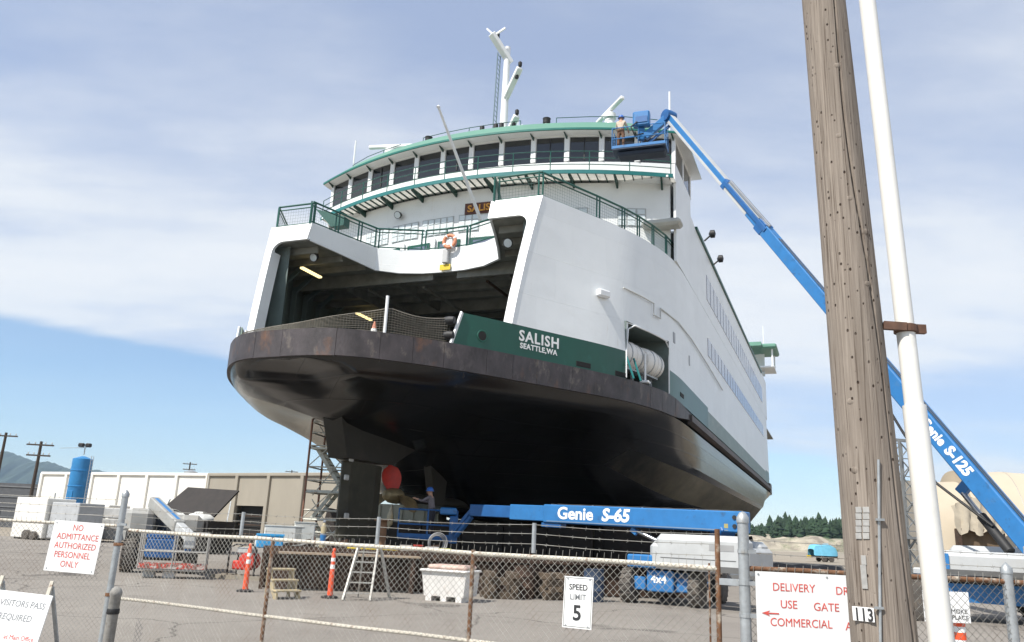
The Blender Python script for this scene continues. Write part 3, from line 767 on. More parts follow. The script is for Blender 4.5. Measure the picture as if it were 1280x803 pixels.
RP = [-10.1+20.2*k/22 for k in range(23)]
rail_run([(v, uw(v)+.06, 19.0) for v in RP], 1.05, 'rail_post', FERRY, (.35, .70, 1.05), .022, 2, pr=.025)

# wheelhouse --------------------------------------------------------------------
U0 = 34.32
FV = [-10.1+20.2*k/24 for k in range(25)]
recalc(MB().strip([(v, ufront(v, U0), 18.96) for v in FV], [(v, ufront(v, U0), 19.93) for v in FV], (0, .12, 0)).build('wheelhouse_sill', WHITE, FERRY, smooth=30))
recalc(MB().strip([(v, ufront(v, U0), 21.33) for v in FV], [(v, ufront(v, U0), 21.45) for v in FV], (0, .12, 0)).build('wheelhouse_header', WHITE, FERRY, smooth=30))
NBAY = 12
for k in range(NBAY+1):
    v = -10.1+20.2*k/NBAY; MB().box((v, ufront(v, U0)+.05, 20.65), (.27 if 0 < k < NBAY else .2, .16, 1.36), ch=.02).build('mullion', WHITE2, FERRY)
    # eave bracket above each mullion
    MB().prism([(v-.03, ufront(v, U0)-.02, 21.36), (v-.03, ufront(v, U0)-.5, 21.36), (v-.03, ufront(v, U0)-.02, 21.2)], (.06, 0, 0)).build('eave_bracket', JD, FERRY)
for k in range(NBAY):
    v0 = -10.1+20.2*k/NBAY+.15; v1 = -10.1+20.2*(k+1)/NBAY-.15
    w = front_panel(v0, v1, 19.93, 21.33, U0+.07, 'window', GLASSD, .02)
    vm = (v0+v1)/2
    if k in (2, 5, 8, 9): MB().bar((vm, ufront(vm, U0)+.055, 20.07), (vm, ufront(vm, U0)+.055, 21.26), .05, .03).build('window_bar', BLACK, w)
for s in (1, -1):                                                    # wing ends
    x = s*10.1; uf = ufront(10.1, U0)
    MB().box((x, (uf+41.2)/2, 19.5), (.12, 41.2-uf, 1.08)).build('wheelhouse_sill', WHITE, FERRY)
    MB().box((x, (uf+41.2)/2, 21.37), (.12, 41.2-uf, .2)).build('wheelhouse_header', WHITE, FERRY)
    for k in range(3):
        u = uf+(41.2-uf)*k/2; MB().box((x, u+.1, 20.66), (.14, .24, 1.26)).build('mullion', WHITE2, FERRY)
    for k in range(2):
        u0_ = uf+(41.2-uf)*k/2; MB().box((x, u0_+(41.2-uf)/4+.1, 20.66), (.03, (41.2-uf)/2-.25, 1.2)).build('window', GLASSD, FERRY)
MB().box((0, 41.2, 20.2), (20.2, .12, 2.5)).build('wheelhouse_back', WHITE, FERRY)
MB().box((0, 38.4, 18.90), (20.0, 5.4, .1)).build('bridge_deck', WHITE, FERRY)
# roof
def roof():
    m = MB(); rows = []
    for k in range(33):
        v = -10.7+21.4*k/32; f = abs(v)/10.7; h = .60*(1-max(0, (f-.72)/.28)**2*.85); ue = 33.62+.0245*v*v
        rows.append([Vector((v, 41.9, 21.40)), Vector((v, ue+.05, 21.40)), Vector((v, ue, 21.42)), Vector((v, ue, 21.52)), Vector((v*.995, ue+.6, 21.52+h)), Vector((v*.995, 41.9, 21.52+h)), Vector((v, 41.9, 21.40))])
    for i in range(32):
        for j in range(6):
            m.cm = (1 if j == 0 else 2 if j in (1, 2) else 0); m.add([rows[i][j], rows[i][j+1], rows[i+1][j+1], rows[i+1][j]], [(0, 1, 2, 3)])
    for r in (rows[0], rows[-1]): m.cm = 0; m.add(r[:6], [(0, 1, 2, 3, 4, 5)])
    import bmesh
    o = m.build('wheelhouse_roof', [GREENL, WHITE, mat('eave_green', (.012, .14, .115), .4)], FERRY)
    bm = bmesh.new(); bm.from_mesh(o.data); bmesh.ops.remove_doubles(bm, verts=bm.verts, dist=.001); bmesh.ops.recalc_face_normals(bm, faces=bm.faces); bm.to_mesh(o.data); bm.free()
    o.data.polygons.foreach_set('use_smooth', [True]*len(o.data.polygons)); o.data.set_sharp_from_angle(angle=radians(25))
roof()
def roofz(v): f = abs(v)/10.7; return 21.52+.60*(1-max(0, (f-.72)/.28)**2*.85)
for (va, vb) in ((-9.2, -5.2), (-3.6, 2.3), (4.2, 9.2)):
    n = max(2, int((vb-va)/1.3)); rail_run([(va+(vb-va)*k/n, 35.2+.0225*(va+(vb-va)*k/n)**2, roofz(va+(vb-va)*k/n)) for k in range(n+1)], .8, 'rail_post', FERRY, (.4, .8), .02, 2, pr=.02)
# mast ------------------------------------------------------------------------
MST = empty('mast', (0.45, 37.3, 22.0)); MST.parent = FERRY; MST.scale = (1, 1, 1.06)
MB().tube((0, 0, 0), (0, 0, 6.6), .25, .17, 14).lathe([(.55, 0), (.55, .35), (.30, .6)], 14).build('mast_tube', WHITE2, MST, smooth=40)
ld = MB()
for dx in (-.2, .2): ld.tube((-.46, dx-.25, .4), (-.40, dx-.25, 6.1), .03, n=6)
for k in range(20): 
    z = .7+.28*k; x = -.46+.06*(z-.4)/5.7; ld.tube((x, -.45, z), (x, -.05, z), .02, n=5)
ld.build('ladder', mat('ladder_steel', (.16, .22, .24), .5, metal=.3), MST)
def arm(z0, a, b, w=.34):
    m = MB().bar(Vector((0, 0, z0)), Vector(b), w, .24, ch=.03); m.bar(Vector((0, 0, z0-.3)), Vector(a), .08, .08); m.build('yard_arm', WHITE2, MST)
    MB().lathe([(.09, 0), (.11, .05), (.11, .22), (.05, .28)], 12, Vector(b)+Vector((0, 0, .08))).build('navigation_light', BLACK, MST, smooth=40)
    MB().lathe([(.09, 0), (.12, .05), (.10, .22)], 10, Vector(b)*.8+Vector((0, 0, z0*.2-.25))).build('navigation_light', BLACK, MST, smooth=40)
arm(3.4, (.55, -.5, 3.9), (1.25, -1.0, 4.55)); arm(.75, (.5, -.5, 1.0), (1.2, -1.0, 1.75))
t = MB().bar((.15, .2, 5.7), (-.65, -.9, 7.05), .42, .28, ch=.03); t.bar((-.55, -.75, 7.0), (-1.05, -.7, 7.55), .09, .09); t.bar((-.55, -.75, 7.0), (.15, -.8, 7.3), .09, .09); t.build('yard_arm', WHITE2, MST)
MB().lathe([(.14, 0), (.14, .25), (.06, .3)], 12, (-.42, -.6, 6.95)).build('navigation_light', BLACK, MST, smooth=40)
ant = MB().tube((.75, .3, .0), (.75, .3, 2.6), .025, n=6); ant.tube((.45, .3, 1.9), (1.05, .3, 1.9), .02, n=5); ant.tube((1.15, .2, 0), (1.15, .2, 1.6), .025, n=6); ant.build('aerial', WHITE2, MST)
# radars
def radar(px, py, u, ang, tilt, L=2.6):
    v = ship_u(px, py, u).x; z = roofz(v)
    e = empty('radar', (v, u, z), ang); e.parent = FERRY
    MB().lathe([(.42, 0), (.30, .15), (.26, .8), (.34, .85), (.34, 1.1), (.2, 1.2)], 16).build('pedestal', WHITE2, e, smooth=40)
    R = Matrix.Rotation(tilt, 3, 'Y'); MB().box((0, 0, 1.34), (L, .24, .22), R, ch=.05).build('scanner_bar', WHITE2, e)
radar(490, 170, 36.8, radians(12), 0, 2.7); radar(762, 150, 36.6, radians(-48), 0, 2.9)
# small roof fittings
for (px, u) in ((537, 35.3), (683, 35.3)):
    v = ship_u(px, 160, u).x; z = roofz(v); e = empty('roof_lamp', (v, u, z)); e.parent = FERRY
    MB().lathe([(.2, 0), (.2, .3), (.12, .34)], 12).build('base', WHITE2, e, smooth=40); MB().lathe([(.11, .33), (.2, .4), (.2, .62), (.22, .66), (.02, .72)], 12).build('lamp', BLACK, e, smooth=40)
for px in (603, 620, 627):
    v = ship_u(px, 155, 35.0).x; m = MB().lathe([(.04, 0), (.04, .3), (.13, .34), (.13, .62), (.05, .66)], 10, (v, 35.0, roofz(v))); m.build('deck_light', BLACK, FERRY, smooth=40)
for (px, h, u) in ((444, 2.4, 37.5), (837, 2.2, 37.2)):
    v = ship_u(px, 185 if px < 600 else 140, u).x; MB().tube((v, u, roofz(v)-.05), (v, u, roofz(v)+h*.55), .03, n=6).tube((v, u, roofz(v)+h*.5), (v, u, roofz(v)+h+.3), .05, n=6).build('whip_aerial', WHITE2, FERRY)
# raked jackstaff
a, b = ship_u(602, 278, 32.6), ship_u(548, 134, 29.2)
MB().tube(a, b, .085, .06, 10).lathe([(.02, -.1), (.1, 0), (.02, .1)], 10, b).build('jackstaff', WHITE2, FERRY, smooth=40)

# gallery railings -------------------------------------------------------------------
NETW = mat('rail_net', (.10, .16, .15), .6, var=.2)
def net_panel(a, b, z0, z1, parent):
    a, b = Vector(a), Vector(b); m = MB(); L = (b-a).length; n = max(2, int(L/.13)); k = max(2, int((z1-z0)/.13))
    for i in range(1, n):
        p = a.lerp(b, i/n); m.tube(p+Vector((0, 0, z0)), p+Vector((0, 0, z1)), .0045, n=3, cap=False)
    for j in range(1, k):
        z = z0+(z1-z0)*j/k; m.tube(a+Vector((0, 0, z)), b+Vector((0, 0, z)), .0045, n=3, cap=False)
    o = m.build('rail_net', NETW, parent); o['kind'] = 'stuff'; return o
def fancy_rail(pts, z, h, twin=True, nets=True):
    pts = [Vector(p) for p in pts]
    for lv, r in ((h, .045), (h-.18, .028), (.10, .03)): MB().path([p+Vector((0, 0, z+lv)) for p in pts], r, 6).build('rail', RAILG, FERRY, smooth=50)
    for i, p in enumerate(pts):
        d = (pts[min(i+1, len(pts)-1)]-pts[max(i-1, 0)]).normalized()
        for q in ((-.09, .09) if twin else (0,)): MB().tube(p+d*q+Vector((0, 0, z-.02)), p+d*q+Vector((0, 0, z+h)), .035, n=6).build('rail_post', RAILG, FERRY)
    if nets:
        for a, b in zip(pts, pts[1:]): net_panel(a, b, z+.1, z+h-.18, FERRY)
right_run = [(4.5, 27.75, 0)] + [(top_at(t).x-.16, top_at(t).y+.12, 0) for t in (0.0, .17, .30, .40, .52, .66, .80, .92)]
fancy_rail(right_run, 14.8, 1.1)
fancy_rail([(-v, u, 0) for v, u, _ in right_run[:4]], 14.8, 1.05)
inner_run = [(p.x+.1, p.y+.1, 0) for p in FASC]
fancy_rail(inner_run[:4]+[inner_run[5]], 14.8, 1.05)
fancy_rail([(-v, u, 0) for v, u, _ in (inner_run[:4]+[inner_run[5]])], 14.8, 1.05)
fancy_rail([(-1.1, 32.15, 0), (0, 32.22, 0), (1.1, 32.15, 0)], 14.8, 1.05, twin=False)
# folded green awning bundle beside the left rail
p = ship_u(408, 270, 30.2); MB().prism([(p.x-.7, 30.2, p.z+.45), (p.x+.9, 30.4, p.z-.05), (p.x+.9, 30.4, p.z-.5), (p.x+.25, 30.3, p.z-.55)], (0, .5, 0)).build('stair_guard', RAILG, FERRY)

# upper deck side -------------------------------------------------------------------------
for s in (1, -1):
    x = s*10.2; m = MB(); uf = ufront(9.9, 34.5)
    m.prism([(x, uf-.1, 14.82), (x, 2*MIDU-uf, 14.82), (x, 2*MIDU-uf, 18.88), (x, 2*MIDU-41.5, 18.88), (x, 2*MIDU-42.5, 18.7), (x, 42.5, 18.7), (x, 41.5, 18.88), (x, uf-.1, 18.88)], (-s*.12, 0, 0)); recalc(m.build('upper_side_wall', WHITE, FERRY))
    MB().box((s*10.05, MIDU, 18.8), (.5, 2*(MIDU-42.6), .2)).build('roof_edge', RAILG, FERRY)
MB().box((0, MIDU, 18.62), (20.1, 2*(MIDU-42.4), .12)).build('sun_deck', WHITE, FERRY)
# windows in two bands along the right side, every one its own frame and pane
pane_m = MB().box((0, 0, 0), (.05, 1.25, 1.55), ch=.02); pane2 = MB().box((0, 0, 0), (.05, 1.25, 1.08), ch=.02)
first = None
for band, (z, mm) in enumerate(((16.5, pane_m), (12.85, pane2))):
    o0 = None
    for k in range(25):
        u = 47+k*1.5
        if o0 is None: o0 = mm.build('side_window', GLASSB, FERRY); o = o0
        else: o = share(o0, FERRY)
        o.location = (10.20, u, z)
# far bridge (other end) seen past the side
MB().strip([(v, 2*MIDU-33.6-.0225*v*v, 22.0) for v in W], [(v, 2*MIDU-41, 22.0) for v in W], (0, 0, .4)).build('aft_wheelhouse_roof', GREENL, FERRY)
MB().strip([(v, 2*MIDU-34.65-.0225*v*v, 19.5) for v in W], [(v, 2*MIDU-34.65-.0225*v*v, 22.0) for v in W], (0, -.12, 0)).build('aft_wheelhouse_wall', WHITE, FERRY)
MB().box((10.6, 2*MIDU-37.4, 20.1), (1.4, 3.6, .16)).build('aft_wing', WHITE2, FERRY)
MB().box((10.7, 2*MIDU-37.6, 22.2), (1.9, 4.6, .5), ch=.15).build('aft_wing_roof', GREENL, FERRY)
for dy in (-1.6, 1.6): MB().box((11.15, 2*MIDU-37.6+dy, 21.1), (.16, .16, 2.0)).build('aft_wing_post', WHITE2, FERRY)
MB().tube((10.3, 2*MIDU-39, 22.3), (10.3, 2*MIDU-39, 24.6), .04, n=6).build('whip_aerial', WHITE2, FERRY)
# searchlights on the wing end and deck edge
for (u, z) in ((45.5, 19.3), (49, 18.95)):
    MB().tube((10.25, u, z-.2), (10.6, u, z+.1), .05, n=6).lathe([(.05, -.2), (.24, -.1), (.24, .14), (.05, .2)], 12, (10.72, u, z+.2), 'x').build('searchlight', BLACK, FERRY, smooth=40)
# details on the big curved wall: light box, pipe run, door outline, scuppers, hawse hole
def col_for_px(px, z):
    best = min((abs(proj(SR*(CC)+SR*q.x+SD*q.y+Vector((0, 0, q.z)))[0]-px), k) for k in range(41) for q in [shell_pt(k, z)])
    return best[1]
k = col_for_px(750, 11.2); q = shell_pt(k, 11.35); tdir = (shell_pt(k+1, 11.35)-shell_pt(k-1, 11.35)).normalized(); ndir = Vector((tdir.y, -tdir.x, 0))
rot = Matrix((tdir, ndir, Vector((0, 0, 1)))).transposed()
MB().box(q+ndir*.12, (.62, .26, .3), rot, ch=.05).build('wall_light', WHITE2, FERRY)
PIPEC = mat('pipe_grey', (.50, .50, .47), .5)
ps = []
for kk, z in ((col_for_px(776, 12), 11.95), (col_for_px(800, 12), 11.9), (col_for_px(816, 12), 11.85), (col_for_px(817, 12), 11.3), (col_for_px(823, 12), 11.3), (col_for_px(824, 12), 11.8), (col_for_px(846, 12), 11.8), (col_for_px(862, 12), 11.8)):
    q = shell_pt(min(kk, 40), z); ps.append(q+Vector((.07, -.03, 0)))
ps += [Vector((10.28, 46, 11.6)), Vector((10.28, 52, 11.3))]
MB().path(ps, .032, 6).build('wall_pipe', PIPEC, FERRY, smooth=50)
for (px, z, w, h) in ((843, 10.9, .3, .5), (862, 10.6, .2, .5)):
    k = min(39, col_for_px(px, z)); q = shell_pt(k, z); tdir = (shell_pt(k+1, z)-shell_pt(k-1, z)).normalized(); ndir = Vector((tdir.y, -tdir.x, 0)); rot = Matrix((tdir, ndir, Vector((0, 0, 1)))).transposed()
    MB().box(q+ndir*.01, (w, .03, h), rot).build('vent_plate', mat('vent_grey', (.33, .34, .36), .6), FERRY)
for (px, z, w) in ((730, 8.22, .75), (772, 8.18, .7), (852, 8.45, .8)):
    k = min(39, col_for_px(px, z)); q = shell_pt(k, z); tdir = (shell_pt(k+1, z)-shell_pt(k-1, z)).normalized(); ndir = Vector((tdir.y, -tdir.x, 0)); rot = Matrix((tdir, ndir, Vector((0, 0, 1)))).transposed()
    MB().box(q+ndir*.004, (w, .03, .2), rot, ch=.01).build('scupper', DARK, FERRY)
def on_bulwark(px, z):
    best = None
    for i in range(len(PLAN)-1):
        for t in (0, .25, .5, .75):
            p = PLAN[i].lerp(PLAN[i+1], t); p = Vector((p.x-.1, p.y, z))
            if p.y > 44 or p.y < 24: continue
            e = abs(proj(SR*(CC+p.x)+SD*p.y+Vector((0, 0, z)))[0]-px)
            if best is None or e < best[0]: best = (e, p, (PLAN[i+1]-PLAN[i]).normalized())
    return best[1], best[2]
q, td = on_bulwark(603, 8.5); nd = Vector((td.y, -td.x, 0)); rot = nd.to_track_quat('Z', 'Y').to_matrix()
hp = MB().lathe([(.13, .0), (.20, .02), (.225, .0)], 18, q+nd*.006, rot=rot).build('hawse_pipe', GREEN, FERRY, smooth=50)
MB().lathe([(.165, 0), (.01, .002)], 18, q+nd*.022, rot=rot).build('hawse_hole', DARK, hp)
q, td = on_bulwark(648, 8.7); nd = Vector((td.y, -td.x, 0))
q2, _ = on_bulwark(698, 8.7); td = (q2-q).normalized(); nd = Vector((td.y, -td.x, 0)); LW = (q2-q).length
ARC = [Vector((p.x-.1, p.y, 0)) for p in PLAN if p.y > 24]
def wrap_on_bulwark(o, s0, width, zb):
    """bend flat lettering round the curve of the plating"""
    xs = [v.co.x for v in o.data.vertices]; x0, x1 = min(xs), max(xs)
    for v in o.data.vertices:
        d = s0+(v.co.x-x0)/(x1-x0)*width; a = 0
        for p, q_ in zip(ARC, ARC[1:]):
            L_ = (q_-p).length
            if a+L_ >= d: break
            a += L_
        t_ = (q_-p).normalized(); n_ = Vector((t_.y, -t_.x, 0)); P = p+t_*(d-a)+n_*(.008+v.co.z); v.co = (P.x, P.y, zb+v.co.y)
    o.data.update()
a = 0
for p, q_ in zip(ARC, ARC[1:]):
    if q_.y >= q.y: a += (Vector((q.x, q.y, 0))-p).length; break
    a += (q_-p).length
wrap_on_bulwark(lettering('SALISH', .56, LETW, FERRY, (0, 0, 0), (1, 0, 0), (0, 1, 0), bold=.014, ext=.004, spacing=1.15), a, LW, 8.64)
wrap_on_bulwark(lettering('SEATTLE,WA', .28, LETW, FERRY, (0, 0, 0), (1, 0, 0), (0, 1, 0), bold=.008, ext=.004, spacing=1.1), a+.06, LW-.12, 8.36)
# dark rollers at the bulwark end
for z in (8.32, 8.85):
    p = Vector((4.55, 24.15, z)); MB().lathe([(.05, -.2), (.13, -.18), (.16, 0), (.13, .18), (.05, .2)], 12, p, 'x').build('bulwark_roller', BLACK, FERRY, smooth=50)
for (px) in (783, 792):                                              # green struts by the opening
    q, td = on_bulwark(px, 8.5); MB().tube(q+Vector((.35, -.2, -.48)), q+Vector((0, 0, .5)), .045, n=6).build('rail_strut', TEAL, FERRY)
# stern gear at this end: skeg horn, rudder, propeller ----------------------------------------
MB().prism([(-.4, 24.3, 5.55), (-.4, 24.9, 4.15), (-.4, 28.2, 4.2), (-.4, 30.2, 5.1), (-.4, 26.5, 5.3)], (.8, 0, 0)).build('skeg_horn', mat('horn_olive', (.020, .017, .011), .6, var=.25, dirt=(.04, .032, .022), dscale=1), FERRY)
RUD = MB()
RUD.prism([(-.22, 25.5, 4.1), (0, 25.25, 4.1), (.22, 25.5, 4.1), (.24, 27.2, 4.1), (.08, 27.9, 4.1), (-.08, 27.9, 4.1), (-.24, 27.2, 4.1)], (0, 0, -2.75)); rud = recalc(RUD.build('rudder', mat('rudder_dark', (.042, .038, .024), .7, var=.3, dirt=(.05, .042, .025), dscale=1.2), FERRY))
for (px, py) in ((440, 556), (440, 574), (434, 597), (434, 645)):
    p = ship_v(px, py, .3); MB().box((.27, p.y, p.z), (.07, .28, .20), ch=.03).build('anode', mat('zinc', (.52, .52, .50), .5, metal=.3), rud)
HUBP = Vector((0, 29.1, 3.05))
PROP = empty('propeller', HUBP); PROP.parent = FERRY
BRONZE = mat('old_bronze', (.30, .235, .13), .5, metal=.45, var=.25, dirt=(.10, .08, .05), dscale=2)
MB().lathe([(.02, -.65), (.2, -.55), (.3, -.2), (.32, .3), (.28, .45)], 16, axis='y').build('hub', BRONZE, PROP, smooth=40)
def blade(an, mt):
    rows = []
    for k in range(9):
        r = .25+1.05*k/8; c = .26+.38*sin(pi*min(1, (k/8)*.92+.06))**.8 if k < 8 else .10; pitch = radians(62-34*k/8); row = []
        for j in range(7):
            x = (j/6-.5)*c*1.25; row.append(Vector((x*cos(pitch)+.0, x*sin(pitch), r-.10*(abs(j/6-.5)*2)**2*r*.5)))
        rows.append(row)
    R = Matrix.Rotation(an, 3, 'Y'); m = MB().grid([[R @ p for p in r] for r in rows]); m.grid([[R @ (p+Vector((0, .05, 0))) for p in reversed(r)] for r in rows])
    return m.build('blade', mt, PROP, smooth=60)
blade(radians(348), RED)['label'] = 'red painted upper blade'
for a_ in (112, 185, 255): blade(radians(a_), BRONZE)
MB().tube((0, 29.5, 3.05), (0, 38, 3.05), .20, n=12).build('propeller_shaft', mat('horn_olive', (0, 0, 0)), FERRY)
MB().prism([(-.12, 31.6, 4.9), (-.12, 33.5, 4.5), (-.12, 33.3, 2.85), (-.12, 32.4, 2.85)], (.36, 0, 0)).build('skeg', mat('horn_olive', (0, 0, 0)), FERRY)

# loose things on board --------------------------------------------------------------------
LR = empty('life_ring', (0, 0, 0)); 
p = ship_u(562, 302, 31.85)
m = MB(); m.path([(p.x+.30*cos(2*pi*k/24), p.y, p.z+.30*sin(2*pi*k/24)) for k in range(24)], .085, 8, closed=True); o = m.build('ring', mat('ring_orange', (.62, .24, .13), .6, var=.1), LR, smooth=60)
for k in range(4):
    a0 = k*pi/2+.4; MB().path([(p.x+.30*cos(a0+q*.08), p.y, p.z+.30*sin(a0+q*.08)) for q in range(4)], .092, 8).build('band', LETW, LR, smooth=60)
MB().box((p.x-.05, p.y+.08, p.z), (.42, .12, .4), ch=.1).build('line_bag', LETW, LR)
LR.location = SR*CC; LR.rotation_euler = (0, 0, -YAW)
tag(LR, 'orange life ring with white bands hung on the ferry gallery rail', 'life ring')
# camera bracket and yellow placard under it
p = ship_u(557, 322, 31.95); br = MB().box((p.x, 31.95, p.z+.05), (.3, .2, .7), ch=.04); br.build('camera_bracket', mat('bracket_grey', (.45, .45, .45), .5), FERRY)
front = ship_u(556, 334, 31.98); pl = MB().box((front.x, 32.0, front.z), (.55, .03, .28)).build('yellow_placard', YELLOW, FERRY)
# raft canisters in the opening
RAFTM = mat('raft_fibreglass', (.74, .72, .68), .4, var=.05, dirt=(.55, .50, .44), damt=(.55, .75), dscale=3)
for idx, (u, v, lab) in enumerate(((32.45, 9.05, 'white life raft canister nearest the bow in the side opening'), (34.1, 9.55, 'white life raft canister further aft in the side opening'))):
    e = empty('life_raft', (0, 0, 0)); e.location = SR*CC; e.rotation_euler = (0, 0, -YAW); tag(e, lab, 'life raft', 'life rafts in the side opening')
    td = (plan_at_u(u+.6)-plan_at_u(u-.6)).normalized(); rot = Matrix((Vector((0, 0, 1)).cross(td), Vector((0, 0, 1)), td)).transposed(); c0 = Vector((v-.28, u, 9.25))
    m = MB().lathe([(.05, -.84), (.48, -.80), (.58, -.68), (.60, -.02), (.63, -.01), (.63, .01), (.60, .02), (.58, .68), (.48, .80), (.05, .84)], 24, c0, rot=rot); m.build('canister', RAFTM, e, smooth=40)
    for q in (-.4, .4): MB().lathe([(.605, q-.025), (.612, q-.025), (.612, q+.025), (.605, q+.025)], 24, c0, rot=rot).build('strap', GALV, e, smooth=40)
    cr = MB()
    for q in (-.5, .5):
        b_ = c0+td*q; cr.bar(b_+Vector((0, 0, -.5)), (b_.x, b_.y, 8.0), .1, .1); 
    cr.bar(c0+td*-.7+Vector((0, 0, -.58)), c0+td*.7+Vector((0, 0, -.58)), .5, .08); cr.build('cradle', GALV, e)
q, td = on_bulwark(806, 8.1); MB().tube(q+Vector((.0, 0, 0)), q+Vector((0, 0, 1.3)), .05, n=6).box(q+Vector((0, 0, .06)), (.4, .4, .12), ch=.03).build('raft_davit', WHITE2, FERRY)
# safety net across the bow
NET = empty('safety_net', SR*CC, -YAW); tag(NET, 'sagging rope safety net strung across the open bow of the ferry', 'net')
ROPE = mat('net_rope', (.26, .24, .20), .85, var=.2)
NP = [Vector((-4.35, 24.25, 0)), Vector((-3.2, 22.65, 0)), Vector((-2.2, 21.85, 0)), Vector((-1.0, 21.5, 0)), Vector((.3, 21.45, 0)), Vector((1.6, 21.6, 0)), Vector((2.9, 22.4, 0)), Vector((3.9, 23.4, 0)), Vector((4.55, 24.2, 0))]
NPd = arc_sample(spline(NP, 8), .10); NL = len(NPd)
def net_top(i):
    t = i/(NL-1); post = .80
    return 8.0+(.60-.42*sin(pi*t/post)**.8+.35*(t/post)**3 if t < post else .95-.16*sin(pi*(t-post)/(1-post)))
m = MB(); nh = 10
for j in range(nh+1): m.path([NPd[i]+Vector((0, 0, 8.02+(net_top(i)-8.02)*j/nh)) for i in range(0, NL, 2)], .014 if j in (0, nh) else .0065, 4)
for i in range(NL): m.tube(NPd[i]+Vector((0, 0, 8.02)), NPd[i]+Vector((0, 0, net_top(i))), .0065, n=3, cap=False)
o = m.build('net_mesh', ROPE, NET); o['kind'] = 'stuff'
pi_ = NPd[int(.80*(NL-1))]; MB().tube(pi_+Vector((0, -.03, 7.99)), pi_+Vector((0, -.03, 9.35)), .055, n=10).build('net_post', WHITE2, NET, smooth=40)
MB().tube(NPd[0]+Vector((0, 0, 7.99)), NPd[0]+Vector((0, 0, 9.0)), .05, n=10).build('net_post', WHITE2, NET, smooth=40)
# traffic cone and yellow coil on the car deck behind the net
pc = ship_z(473, 417, 8.0); CN = empty('traffic_cone', SR*(CC+2.3)+SD*22.9+Vector((0, 0, 7.98)))
MB().lathe([(.15, .03), (.03, .62), (.02, .64)], 16).build('cone', mat('faded_orange', (.60, .22, .13), .6), CN, smooth=40); MB().lathe([(.125, .2), (.09, .38)], 16).build('reflective_band', LETW, CN, smooth=40); MB().box((0, 0, .015), (.38, .38, .03)).build('base', ORANGE, CN)
tag(CN, 'small orange and white traffic cone on the ferry car deck behind the net', 'traffic cone')

# keel blocks: timber on concrete under the flat of the bottom
def keel_block(v, u, ztop):
    P = SR*(CC+v)+SD*u; e = empty('keel_block', P, -YAW)
    MB().box((0, 0, .5), (1.2, 1.0, 1.0), ch=.04).build('concrete_base', mat('concrete', (.10, .095, .09), .9, var=.15), e)
    n = 3; h = (ztop-1.0)/n
    for k in range(n): MB().box((0, 0, 1.0+h*(k+.5)), (1.15, .9, h-.01), ch=.02).build('timber', mat('block_timber', (.06, .045, .03), .9, var=.3), e)
    return e
for k in range(9):
    u = 38+k*5.5; e = keel_block(0, u, 1.92); tag(e, 'timber topped keel block in the row under the ferry centreline', 'keel block', 'keel blocks under the ferry centreline')
for k in range(6):
    u = 46+k*6.5; e = keel_block(5.2, u, 2.62); tag(e, 'timber topped side block under the near half of the ferry bottom', 'keel block', 'side blocks under the near half of the ferry')
